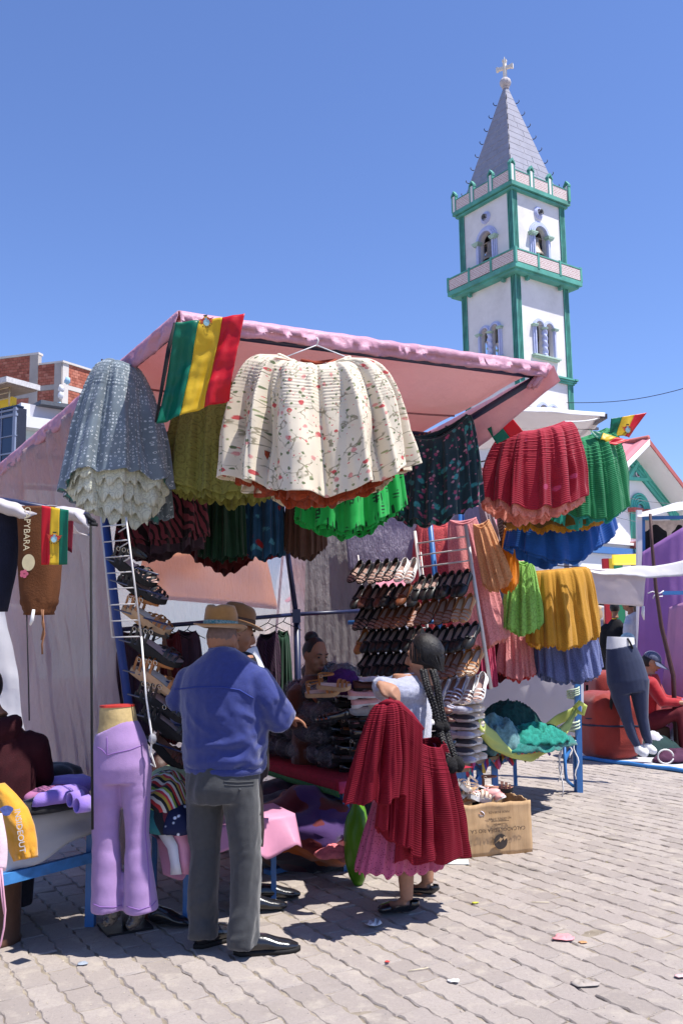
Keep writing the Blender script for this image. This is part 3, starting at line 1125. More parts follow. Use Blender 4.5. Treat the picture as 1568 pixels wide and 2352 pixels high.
def bezier(p0, p1, sag, n=14):
 return [lerp(Vector(p0), Vector(p1), k / n) - Vector((0, 0, sag * 4 * (k / n) * (1 - k / n))) for k in range(n + 1)]
def plane_hit(x, y, p0, n):
 r = ray(x, y)
 return CAM + r * ((p0 - CAM).dot(n) / r.dot(n))
M_blu = M('blue painted steel', (.035, .16, .42), .38, .15, 6, .05, 40, spec=.5, dirt=.25)
M_nvy = M('navy steel tube', (.012, .018, .065), .4, .1, 6, 0, spec=.5)
M_str = M('white cord', (.70, .68, .66), .8, .1, 30, 0)
M_blk = M('black cord', (.012, .012, .014), .8, .1, 30, 0)
# ================================================================ church hall with pink roof (right)
HD = 22.0
Ha = V(1489, 1011, HD)
a_ = Vector((math.cos(R(40)), math.sin(R(40)), 0))
n_ = Vector((a_.y, -a_.x, 0))
rdg = -n_
hall = thing('church_hall', 'white hall with pink corrugated gable roof and turquoise trim at the right edge', 'building', (Ha.x, Ha.y, 0))
sl = .66
wp = Ha - n_ * .7          # a point of the gable wall
wp = Vector((wp.x, wp.y, 0))
M_hw = M('hall plaster', (.80, .79, .78), .85, .04, .9, .1, 6, dirt=.06)
M_tq = M('turquoise trim', (.09, .46, .38), .6, .08, 3, 0)
M_rf = M('pink roof sheet', (.66, .24, .27), .6, .12, 1.5, .05, 10, dirt=.1)
M_rd = M('maroon trim', (.42, .12, .11), .7, .1, 3, 0)
ze = Ha.z - .16
wb_ = [wp - a_ * 5 + Vector((0, 0, 0)), wp + a_ * 5, wp + a_ * 5 + Vector((0, 0, ze - 5 * sl)), wp + Vector((0, 0, ze)), wp - a_ * 5 + Vector((0, 0, ze - 5 * sl))]
MB().prism(wb_, -n_ * .3).build('wall', M_hw, hall, smooth=False)
MB().prism([wp - a_ * 5 - n_ * .305, wp - a_ * 5 - n_ * 7, wp - a_ * 5 - n_ * 7 + Vector((0, 0, ze - 5 * sl)), wp - a_ * 5 - n_ * .305 + Vector((0, 0, ze - 5 * sl))], a_ * .3).build('wall', M_hw, hall, smooth=False)
for s in (-1, 1):
 nn = 56
 P = np.zeros((2, nn + 1, 3))
 e0 = Ha
 e1 = Ha + a_ * (s * 5.8) + Vector((0, 0, -5.8 * sl))
 for j in range(nn + 1):
  t = j / nn * 7.5
  off = .03 * math.sin(j * math.pi / 2 * 1.0) * (1 if j % 2 else 0) * 1.2
  for i, e in enumerate((e0, e1)):
   P[i, j] = e + rdg * t + Vector((0, 0, .03 + off))
 b = MB().grid(P)
 b.build('roof', M_rf, hall, smooth=False, thick=.02)
 # soffit and barge board
 q0 = Ha + Vector((0, 0, -.10))
 q1 = q0 + a_ * (s * 5.8) + Vector((0, 0, -5.8 * sl))
 MB().prism([q0, q1, q1 + rdg * .72, q0 + rdg * .72], Vector((0, 0, .06))).build('soffit', M_hw, hall, smooth=False)
 MB().prism([q0 + n_ * .03 + Vector((0, 0, .12)), q1 + n_ * .03 + Vector((0, 0, .12)), q1 + n_ * .03 + Vector((0, 0, -.02)), q0 + n_ * .03 + Vector((0, 0, -.02))], -n_ * .025).build(
  'barge_board', M_hw if s < 0 else M_rd, hall, smooth=False)
MB().tube([Ha + Vector((0, 0, .06)), Ha + rdg * 7.5 + Vector((0, 0, .06))], .07, 8).build('ridge_cap', M_rd, hall)
hp = lambda x, y: plane_hit(x, y, wp, n_)
# triangle window with an eye
t3 = [hp(1461, 1050), hp(1432, 1103), hp(1487, 1106)]
cen = sum(t3, Vector()) / 3
b = MB()
for i in range(3):
 p, q = t3[i], t3[(i + 1) % 3]
 pi, qi = lerp(p, cen, .38), lerp(q, cen, .38)
 b.prism([p, q, qi, pi], n_ * .10)
tw_ = b.build('triangle_frame', M_tq, hall, smooth=False)
MB().prism([lerp(p, cen, .37) for p in t3], n_ * .02).build('pane', M('triangle teal', (.20, .42, .40), .6), tw_, smooth=False)
ec = hp(1461, 1089)
b = MB()
for r_, d, in ((.115, .045),):
 b.add([ec + n_ * d + a_ * (r_ * math.cos(k / 20 * 6.2832)) + Vector((0, 0, .8 * r_ * math.sin(k / 20 * 6.2832))) for k in range(20)], [tuple(range(20))])
b.build('eye', M('eye white', (.7, .7, .75), .6, 0, 1, 0), tw_, smooth=False)
b = MB()
b.add([ec + n_ * .05 + a_ * (.06 * math.cos(k / 16 * 6.2832)) + Vector((0, 0, .06 * math.sin(k / 16 * 6.2832))) for k in range(16)], [tuple(range(16))])
for k in range(3):
 r0 = .14 + .035 * k
 pts = [ec + n_ * .045 + a_ * (r0 * math.cos(th)) + Vector((0, 0, r0 * math.sin(th))) for th in np.linspace(.3, 2.4, 10)]
 b.tube(pts, .008, 5)
b.build('iris', M('eye dark', (.10, .04, .06), .6, 0, 1, 0), tw_, smooth=False)
# ribbed cornice along the right rake with a scrolled end
p0, p1 = hp(1443, 1066), hp(1532, 1176)
dd = (p1 - p0)
Ln = dd.length
dd.normalize()
pp = n_.cross(dd)
pp = pp if pp.z > 0 else -pp
b = MB()
for k in range(4):
 o0 = pp * (.02 + k * .105)
 pts = [p0 + o0 + n_ * .04, p1 + o0 + n_ * .04]
 for th in np.linspace(0, 1.5, 8):
  r0 = .25 + k * .105
  c0 = p1 + pp * (-.23)
  pts.append(c0 + (dd * math.sin(th) + pp * math.cos(th)) * r0 + n_ * .04)
 b.tube(pts, (.05, .05), 6, up=n_)
b.build('rake_cornice', M_tq, hall)
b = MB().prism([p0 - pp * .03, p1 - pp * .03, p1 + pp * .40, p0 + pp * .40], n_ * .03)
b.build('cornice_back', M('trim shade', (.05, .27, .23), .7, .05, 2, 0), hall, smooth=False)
# arched window with ribbed columns and red capitals
ac = hp(1466, 1172)
b = MB()
for k in range(4):
 r0 = .19 + k * .075
 pts = [ac + a_ * (-r0) + Vector((0, 0, -.75))] + [ac + a_ * (-r0 * math.cos(th)) + Vector((0, 0, r0 * math.sin(th))) + n_ * .05 for th in np.linspace(0, math.pi, 16)] + [ac + a_ * r0 + Vector((0, 0, -.75))]
 b.tube(pts, .034, 6, up=n_)
aw = b.build('arch_frame', M_tq, hall)
b = MB().prism([ac + a_ * (-.17 * math.cos(th)) + Vector((0, 0, .17 * math.sin(th))) for th in np.linspace(0, math.pi, 14)] + [ac + a_ * .17 + Vector((0, 0, -.75)), ac - a_ * .17 + Vector((0, 0, -.75))], n_ * .02)
b.build('pane', M('arch glass', (.16, .26, .34), .2, .1, 3, 0, spec=.5), aw, smooth=False)
b = MB()
for s in (-1, 1):
 b.box(ac + a_ * (s * .31) + n_ * .10 + Vector((0, 0, -.03)), (.40, .2, .10), math.atan2(a_.y, a_.x))
b.build('capital', M_rd, aw, smooth=False)
b = MB()
c0 = ac + Vector((0, 0, -.92))
b.box(c0 + n_ * .12, (1.0, .26, .16), math.atan2(a_.y, a_.x))
b.build('sill', M_rd, aw, smooth=False)
pts = [c0 + a_ * (-.5 + .1 * k) + n_ * .15 + Vector((0, 0, -.14 - .05 * (k % 2) - .012 * k)) for k in range(11)]
MB().tube(pts, .045, 6).build('apron', M_tq, aw)
for (y0, y1, mt, pr_, nm) in ((1258, 1273, M('band blue', (.07, .18, .42), .6, .05, 2, 0), .10, 'band'), (1244, 1250, M_hw, .12, 'band')):
 p, q = hp(1400, y0), hp(1400, y1)
 b = MB().prism([wp - a_ * 2.6 + Vector((0, 0, q.z)), wp + a_ * 3 + Vector((0, 0, q.z)), wp + a_ * 3 + Vector((0, 0, p.z)), wp - a_ * 2.6 + Vector((0, 0, p.z))], n_ * pr_)
 b.build(nm, mt, hall, smooth=False)
p, q = V(1404, 1274, 17), V(1470, 1272, 17)
p2, q2 = V(1404, 1298, 16.4), V(1470, 1298, 16.4)
sheet('kiosk_awning', 'yellow kiosk awning with white rim below the pink roofed hall', 'awning', p, q, q2, p2, M('yellow awning', (.72, .48, .02), .6, .06, 3, .1), wr=.004, nu=8, nv=4)
ks = thing('kiosk', 'small kiosk with red, yellow and green front under a yellow awning', 'kiosk', V(1430, 1470, 17.2) * 1)
ks.location.z = 0
for x0, x1, c in ((1385, 1397, (.5, .03, .04)), (1398, 1408, (.7, .5, .05)), (1409, 1428, (.04, .28, .14)), (1429, 1448, (.72, .70, .68)), (1449, 1475, (.05, .035, .03))):
 a, c_ = V(x0, 1300, 17.3), V(x1, 1300, 17.3)
 MB().prism([Vector((a.x, a.y, .02)), Vector((c_.x, c_.y, .02)), Vector((c_.x, c_.y, 2.9)), Vector((a.x, a.y, 2.9))], (0, .12, 0)).build('panel', M('kiosk %d' % x0, c, .7, .05, 3, 0), ks, smooth=False)
for k, (y0, y1, x1, y2) in enumerate(((1170, 1120, 1640, 1150), (1205, 1150, 1640, 1178), (1222, 1185, 1640, 1199))):
 a, c = V(1395, y0 - 40, 19.5), V(x1, y2, 19.8)
 MB().tube(bezier(a, c, .15), .006, 4).build('power_line', M('cable grey', (.18, .18, .2), .7, 0, 1, 0), props=dict(
  label=['thin cable just above the arched hall window', 'middle thin cable across the white hall wall', 'lowest thin cable across the white hall wall'][k], cat='cable'))
# ================================================================ lilac stall at the right edge
M_lt = M('lilac tarp', (.42, .21, .50), .55, .10, 2.0, .35, 7, trans=.35, tcol=(.50, .26, .60))
M_lt2 = M('pale lilac tarp', (.55, .30, .48), .6, .07, 2.0, .35, 7, trans=.35, tcol=(.62, .36, .54))
M_wtp = M('white tarp', (.78, .76, .76), .6, .05, 3, .3, 9, trans=.3, tcol=(.8, .78, .78))
ld_ = 13.0
ls = thing('tent_frame', 'blue and white tent frame of the lilac stall at the right edge', 'stall frame', V(1475, 1600, ld_) * 1)
ls.location.z = 0
b = MB().bar(Vz(1468, 0.0, ld_), V(1466, 1172, ld_), .07)
b.build('post', M_wht, ls, smooth=False)
MB().bar(Vz(1476, 0.0, ld_ + .15), V(1474, 1182, ld_ + .15), .06).build('post', M_blu, ls, smooth=False)
MB().bar(V(1474, 1190, ld_ + .1), V(1640, 1187, ld_ + .1), .05).build('beam', M_blu, ls, smooth=False)
MB().bar(Vz(1640, 0.0, ld_ + .15), V(1640, 1160, ld_ + .15), .06).build('post', M_blu, ls, smooth=False)
MB().bar(V(1520, 1362, 11.9), V(1640, 1361, 11.9), .05).build('tie_bar', M_blu, ls, smooth=False)
sheet('tent_roof', 'white tarp roof edge of the lilac stall', 'tarp', V(1460, 1178, ld_ + .05), V(1640, 1136, ld_ + .3), V(1640, 1160, ld_ - .05), V(1462, 1188, ld_ - .1), M_wtp, nu=20, nv=6, wr=.02)
sheet('tent_roof', 'white tarp top spanning back over the lilac stall', 'tarp', V(1460, 1181, ld_ + 2.4), V(1660, 1150, ld_ + 2.4), V(1640, 1136, ld_ + .35), V(1460, 1179, ld_ + .1), M_wtp, nu=20, nv=6, wr=.02)
sheet('back_cloth', 'beige cloth hung at the back of the lilac stall', 'cloth', V(1478, 1195, ld_ + 2), V(1640, 1195, ld_ + 2), Vz(1640, .2, ld_ + 2), Vz(1478, .2, ld_ + 2), M('beige cloth', (.55, .46, .42), .8), wr=.02)
for i, (x, w, y0, y1) in enumerate(((1503, 24, 1203, 1300), (1558, 16, 1204, 1290), (1590, 18, 1204, 1300))):
 c = V(x, y0, ld_ + .7)
 wv = w / FPX * ld_
 b = MB()
 H = (y1 - y0) / FPX * ld_
 b.tube([c, c - Vector((0, 0, .06)), c - Vector((0, 0, .12)), c - Vector((0, 0, H * .5)), c - Vector((0, 0, H))], [(.03, .04), (.05, wv * .6), (.06, wv * .95), (.08, wv * .9), (.09, wv)], 12, up=(0, 1, 0))
 for s in (-1, 1):
  b.tube([c + Vector((s * wv * .8, 0, -.11)), c + Vector((s * wv * 1.05, 0, -.34)), c + Vector((s * wv * 1.1, -.03, -.6))], [.05, .05, .04], 8)
 fuse(b, 'black_jacket', M('black knit', (.010, .010, .012), .85, .2, 20), None, voxel=.03, smooth=4, disp=lambda p, q: .01 * fbm(p, 7)).location = (0, 0, 0)
 o = col.objects[-1]
 tag(o, ['black jacket on a hanger beside the brown pole of the lilac stall', 'small dark jacket half hidden above the lilac tarp edge', 'dark jacket on a hanger at the far right of the lilac stall'][i], 'jacket', 'black jackets hung in the lilac stall')
P = [V(1474, 1268, 12.6), V(1640, 1165, 12.4), Vz(1640, .05, 12.0), Vz(1452, .05, 12.8)]
sheet('lilac_tarp', 'large lilac tarp stretched with a slanting upper edge at the right', 'tarp', *P, M_lt, nu=40, nv=40, wr=.03, sc=1.6, fold=7, famp=.02, aniso=(1.6, .5))
sheet('lilac_tarp', 'paler pinkish lilac tarp panel behind the brown pole', 'tarp', V(1536, 1395, 12.0), V(1640, 1360, 11.6), Vz(1640, .05, 11.4), Vz(1505, .05, 12.2), M_lt2, nu=30, nv=30, wr=.04, sc=1.2, fseed=4)
MB().tube([V(1492, 1180, 11.7), V(1496, 1250, 11.7), V(1505, 1350, 11.6), V(1518, 1440, 11.6), V(1545, 1552, 11.6), Vz(1552, .0, 11.6)], [.02, .022, .024, .028, .03, .03], 7).build(
 'brown_pole', M('brown pole', (.075, .035, .035), .6), props=dict(label='thin bent brown pole standing in front of the lilac tarps', cat='pole'))
for i, (x, y) in enumerate(((1506, 1363),)):
 p = V(x, y, 11.85)
 b = MB()
 for k in range(5):
  a = k * 1.3
  b.tube([p, p + Vector((.05 * math.cos(a), 0, .05 * math.sin(a))), p + Vector((.11 * math.cos(a + .4), .01, .07 * math.sin(a + .5)))], .008, 5)
 b.build('cord_knot', M_str, props=dict(label='white cord knot tied at the lilac tarp', cat='cord'))
# white plastic awning strip with a hanging flap in front of the lilac stall
aw = thing('plastic_awning', 'white plastic awning strip with a hanging flap beside the mustard skirt', 'awning', V(1450, 1300, 9.8))
sheet('strip', None, None, V(1322, 1299, 9.8), V(1600, 1279, 9.2), V(1600, 1316, 9.1), V(1330, 1305, 9.7), M_wtp, parent=aw, nu=30, nv=6, wr=.03, sag=.07)
M_wfl = M('patterned plastic', (.72, .66, .67), .5, .10, 5, .35, 8, trans=.4, tcol=(.74, .68, .68), alpha=.92)
sheet('flap', None, None, V(1334, 1306, 9.72), V(1482, 1318, 9.4), V(1476, 1394, 9.45), V(1352, 1386, 9.75), M_wfl, parent=aw, nu=24, nv=16, wr=.05, sc=1.5)
MB().tube([V(1476, 1392, 9.44), V(1475, 1410, 9.44), V(1478, 1424, 9.44)], [.014, .018, .005], 6).build('tie', M_str, aw)
# low white canopy of the stall behind, right of the pink one
cf = thing('white_canopy', 'white tarp canopy with dark bars behind the red and green skirts', 'canopy', V(1290, 960, 8.6))
sheet('roof_cloth', None, None, V(1150, 931, 8.3), V(1388, 951, 8.8), V(1345, 1010, 11.2), V(1090, 1030, 10.8), M_wtp, parent=cf, nu=24, nv=16, wr=.03, sc=1.8)
sheet('hem', None, None, V(1150, 929, 8.29), V(1389, 948, 8.79), V(1388, 957, 8.75), V(1150, 941, 8.25), M_wtp, parent=cf, nu=24, nv=4, wr=.015)
MB().bar(V(1388, 956, 8.9), V(1330, 992, 10.8), .05).build('bar', M('grey bar', (.10, .10, .12), .5), cf, smooth=False)
for xx, dd2 in ((1300, 11.0), (1150, 10.9)):
 MB().bar(V(xx, 1012, dd2), Vz(xx, 0, dd2), .05).build('post', M('grey bar', (.10, .10, .12), .5), cf, smooth=False)
MB().bar(V(1180, 975, 9.6), V(1372, 985, 10.0), .03).build('bar', M('grey bar', (.10, .10, .12), .5), cf, smooth=False)
# ================================================================ the stall: pink canopy
A, B, C_, D = VS(412, 722, 4.2), VS(1252, 840, 5.4), VS(-40, 1106, 6.7), VS(690, 1140, 7.6)
def tarp_pink():
 t = NT('pink tarp')
 o = t.obj()
 c = t.mix(t.ramp(t.noise(o, 1.6, 4), (.35, 0.), (.7, 1.)), (.55, .30, .43), (.66, .39, .51))
 tc_ = t.mix(t.ramp(t.noise(o, .9, 3), (.4, 0.), (.62, 1.)), (.97, .56, .50), (.98, .70, .63))
 stain = t.ramp(t.noise(o, 3.3, 6, .7), (.55, 0.), (.75, .35))
 tc_ = t.mix(stain, tc_, (.62, .36, .33))
 b = t.bump(t.math('ADD', t.noise(o, 9, 4, .6), t.math('MULTIPLY', t.noise(o, 45, 3), .25)), .35, .03)
 return t.pbr(c, .5, b, .35, trans=.34, tcol=tc_)
M_pk = tarp_pink()
def can(u, v, extra=0.0):
 p = A * (1 - u) * (1 - v) + B * u * (1 - v) + D * u * v + C_ * (1 - u) * v
 s = math.sin(math.pi * min(max(u, 0), 1)) ** .8 * math.sin(math.pi * min(max(v, 0), 1)) ** .8
 p = p.copy()
 p.z += .015 * fbm((u * 5, v * 6, 2), 1.0, 4) - .10 * s * math.sin(2 * math.pi * v * 1.5) ** 2 - .03 * s
 return p
cx = (A + B + C_ + D) / 4
canopy = thing('pink_canopy', 'pink tarp canopy over the shoe and skirt stall', 'canopy', cx)
P = np.array([[can(i / 50, j / 50) for j in range(51)] for i in range(51)])
MB().grid(P).build('roof_cloth', M_pk, canopy, thick=.002)
for vv in (.30, .64):
 MB().tube([can(i / 30, vv) - Vector((0, 0, .006)) for i in range(31)], (.009, .003), 6).build('seam', M('tarp seam', (.36, .19, .22), .7, .1, 20, 0), canopy)
def hem(p, q, out, drop, roll, nm, seed, n=60, mat=None):
 """folded-over edge of the tarp round the tube from p to q"""
 p, q, out = Vector(p), Vector(q), Vector(out)
 d = (q - p).normalized()
 prof = [(-.06, .012), (-.02, .022), (.012, .018), (.032, -.006), (.040, -.04), (.036, -.5), (.030, -.8), (.018, -1.0), (.0, -1.02), (-.015, -.92)]
 P = np.zeros((n + 1, len(prof), 3))
 for i in range(n + 1):
  u = i / n
  c = lerp(p, q, u)
  dr = drop * (1 + .16 * mnoise.noise((u * 6, seed, 0)))
  for j, (x, z) in enumerate(prof):
   zz = z if z > -.3 else z * dr
   x2 = x * roll + (.020 * fbm((u * 34 + j * .35, j * .22, seed), 1, 3) if 2 < j < 9 else 0)
   P[i, j] = c + out * x2 + Vector((0, 0, zz + .006 * mnoise.noise((u * 30, j, seed)) + .012 * mnoise.noise((u * 5, 0, seed))))
 return MB().grid(P).build(nm, mat or M_pk, canopy, thick=.003)
outF = Vector(((B - A).y, -(B - A).x, 0)).normalized()
outL = Vector(((A - C_).y, -(A - C_).x, 0)).normalized()
outL = outL if outL.x < 0 else -outL
outR = -outL
hem(A, B, outF, .078, .6, 'hem', 1, 160)
hem(C_, A, outL, .095, .6, 'hem', 2, 160)
# right-hand valance hanging from the outer edge
Rg = [lerp(B, D, t) for t in np.linspace(-.01, .75, 40)]
P = np.zeros((40, 10, 3))
for i, c in enumerate(Rg):
 t = i / 39
 for j in range(10):
  v = j / 9
  hgt = (.10 + .26 * min(1, t * 2.2)) * v
  P[i, j] = c + outR * (.05 + .06 * v * (1 - t) + .02 * fbm((t * 9, v * .8, 8), 1, 3)) - Vector((0, 0, hgt))
MB().grid(P).build('valance', M_pk, canopy, thick=.003)
# bunched corner at the right end
b = MB()
for k in range(5):
 a = k * 1.2
 b.tube([B + Vector((.02, 0, .0)), B + Vector((-.05 + .015 * math.cos(a), .02 * math.sin(a), -.08)), B + Vector((-.10 + .03 * math.cos(a), .04 * math.sin(a), -.15))], [.03, .02, .012], 7)
b.build('corner_gather', M_pk, canopy)
# frame
fr = thing('stall_frame', 'navy and blue steel tube frame holding up the pink canopy', 'stall frame', (cx.x, cx.y, 0))
dn = Vector((0, 0, -.05))
tb = lambda p, q, r_=.02, m=M_nvy, nm='tube': MB().tube([p, q], r_, 8).build(nm, m, fr)
bent = lambda pts, r_=.02, m=M_nvy, nm='tube': MB().tube(pts, r_, 8).build(nm, m, fr)
dw = lambda u, v, dz=-.05: A * (1 - u) * (1 - v) + B * u * (1 - v) + D * u * v + C_ * (1 - u) * v + Vector((0, 0, dz))
tb(dw(.0, .02), dw(1, .02))
tb(dw(.01, 0), dw(.01, 1))
bent([dw(.985, .02, -.07), dw(.985, .3, -.13), dw(.985, .55, -.15), dw(.985, 1, -.07)], .024)
tb(dw(0, .33, -.1), dw(1, .33, -.14), .02)
tb(dw(0, .62, -.16), dw(1, .62, -.18), .02)
tb(dw(0, .98), dw(1, .98))
tb(VS(383, 1000, 5.2), VS(575, 890, 5.5), .02)
b = MB().box(dw(.985, .3, -.15), (.09, .09, .10))
b.build('clamp', M_nvy, fr, smooth=False)
P1 = dw(.985, .55, -.15)
tb(P1, P1 + Vector((.03, 0, -.35)), .028)
bent([VS(238, 1160, 4.95), VS(268, 1420, 4.95), VS(298, 1640, 4.97), VSz(345, 0, 5.0)], .026, M('post blue', (.02, .05, .22), .4, .1, 5, 0, dirt=.2), 'post')
tb(VS(644, 1150, 7.5), VS(681, 1420, 7.5), .024, nm='post')
tb(VS(681, 1420, 7.5), VSz(690, 0, 7.5), .03, nm='post')
tb(VS(660, 1150, 7.9), VS(632, 1480, 7.9), .012, nm='tube')
tb(VS(265, 1447, 6.7), VS(681, 1411, 7.45), .018, nm='rail')
tb(VS(681, 1411, 7.45), VS(850, 1402, 7.9), .018, nm='rail')
MB().box(VS(681, 1415, 7.44), (.07, .07, .12)).build('clamp', M_nvy, fr, smooth=False)
tb(VS(976, 1090, 7.6), VSz(1050, 0, 7.6), .025, M_blu, 'post')
tb(VS(1058, 1100, 7.9), VSz(1066, 0, 7.9), .03, M_blu, 'post')
tb(VS(800, 1430, 8.0), VS(1010, 1428, 7.7), .02, M_blu, 'rail')
rp = thing('corner_post', 'bright blue corner post with strings tied to it behind the yellow cloth', 'post', G(1330, 1820))
bp = G(1330, 1820)
MB().bar(Vector((bp.x, bp.y, 0)), V(1318, 1220, bp.y), .055).build('pole', M_blu, rp, smooth=False)
MB().bar(Vector((bp.x + .07, bp.y + .05, .75)), V(1330, 1560, bp.y) + Vector((.03, .05, 0)), .035).build('pipe', M('white pipe', (.70, .68, .70), .5, .05, 4, 0), rp, smooth=False)
b = MB()
for k in range(4):
 p = bp + Vector((-.02, -.05, .95 - .02 * k))
 b.tube([p + Vector((.06 * math.cos(a), .06 * math.sin(a) + .03, .012 * a - .02)) for a in np.linspace(0, 6.2, 10)], .008, 5)
for k in range(3):
 p = bp + Vector((-.03, -.06, .62 - .03 * k))
 b.tube([p + Vector((.055 * math.cos(a), .055 * math.sin(a) + .04, .01 * a)) for a in np.linspace(0, 6.2, 10)], .01, 5)
b.build('tied_string', M('pale green string', (.50, .58, .42), .8), rp)
b = MB()
for k, (x0, y0, x1, y1) in enumerate(((1175 * 1 + 112, 1680, 1288, 1830), (1290, 1700, 1283, 1795), (1300, 1690, 1312, 1740), (1320, 1700, 1325, 1790))):
 a, c = V(x0, y0, 8.6), V(x1, y1, 8.55)
 b.tube([lerp(a, c, t) + Vector((.02 * math.sin(t * 9 + k), 0, 0)) for t in np.linspace(0, 1, 10)], .007, 5)
b.build('hanging_string', M_str, rp)
# ================================================================ plastic sheets round the stall
def plastic(name, c, tc_, alpha=.85, patch=None, shine=.3):
 t = NT(name)
 o = t.obj()
 cc = t.mix(t.ramp(t.noise(o, 1.1, 4), (.35, 0.), (.65, 1.)), mul(c, .82), mul(c, 1.15))
 tt = tc_
 if patch:
  q = t.noise(o, 1.0, 2, .4)
  tt = t.mix(t.ramp(q, (.47, 0.), (.53, 1.)), tc_, patch)
 streak = t.noise(t.mapping(o, (22, 22, 3.0)), 1.0, 5, .6)
 crink = t.noise(t.mapping(o, (40, 40, 14)), 1.0, 4, .65)
 b = t.bump(t.math('ADD', streak, t.math('MULTIPLY', crink, .8)), 1.0, .035)
 return t.pbr(cc, shine, b, .55, trans=.5, tcol=tt, alpha=alpha)
M_shL = plastic('clear grey plastic', (.52, .44, .46), (.84, .62, .62), .76)
M_shP = plastic('pink plastic', (.72, .56, .62), (.95, .78, .80), .42, (.95, .50, .42), .4)
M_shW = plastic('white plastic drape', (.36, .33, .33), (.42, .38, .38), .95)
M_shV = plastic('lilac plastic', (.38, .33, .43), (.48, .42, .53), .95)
tl, tr = dw(0, .97, -.06), dw(0, .30, -.07)
tl = tl + outL * .02
tr = tr + outL * .02
sheet('plastic_sheet', 'wrinkled clear grey plastic sheet forming the left side wall of the stall', 'plastic sheet', tl, tr, VSz(305, .25, 4.95), VSz(105, .30, 6.3), M_shL,
      nu=90, nv=90, wr=.06, sc=2.0, fold=7, famp=.03, fseed=3, aniso=(1.6, .35))
sheet('plastic_sheet', 'translucent pink plastic sheet closing the back of the stall', 'plastic sheet', VS(215, 1130, 6.6), VS(700, 1140, 7.75), VSz(700, .25, 7.75), VSz(230, .25, 6.75), M_shP,
      nu=50, nv=40, wr=.03, sc=1.6, fseed=7)
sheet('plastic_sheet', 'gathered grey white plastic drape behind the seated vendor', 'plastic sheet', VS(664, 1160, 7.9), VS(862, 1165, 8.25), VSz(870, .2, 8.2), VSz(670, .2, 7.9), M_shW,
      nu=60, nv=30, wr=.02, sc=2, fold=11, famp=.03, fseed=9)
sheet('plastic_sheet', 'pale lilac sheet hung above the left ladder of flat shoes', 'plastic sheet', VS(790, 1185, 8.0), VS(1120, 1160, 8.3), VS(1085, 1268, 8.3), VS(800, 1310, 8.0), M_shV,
      nu=40, nv=20, wr=.05, sc=1.4, fseed=11)
sheet('plastic_sheet', 'white plastic sheet behind the heap of green clothes', 'plastic sheet', VS(1085, 1400, 9.4), VS(1335, 1400, 9.0), VSz(1335, .42, 9.0), VSz(1090, .3, 9.4), M('white plastic film', (.70, .66, .67), .5, .05, 3, .4, 8, trans=.4, tcol=(.75, .7, .7), alpha=.95),
      nu=40, nv=30, wr=.04, sc=1.8, fseed=13)
# what stands in the sun behind the pink sheet
sheet('orange_tarp', 'orange tarp of the next stall showing through the pink plastic sheet', 'tarp', VS(330, 1280, 9.0), VS(600, 1240, 9.6), VS(640, 1400, 9.6), VS(300, 1370, 9.0), M('orange tarp', (.75, .30, .12), .7, .1, 2), nu=10, nv=10, wr=.04)
sheet('white_tarp', 'white tarps of a far stall in the sun left of the plastic sheet', 'tarp', VS(-40, 1380, 10.5), VS(72, 1390, 10.5), VSz(72, .05, 10.5), VSz(-40, .05, 10.5), M_wtp, nu=20, nv=20, wr=.1, sc=1.2)
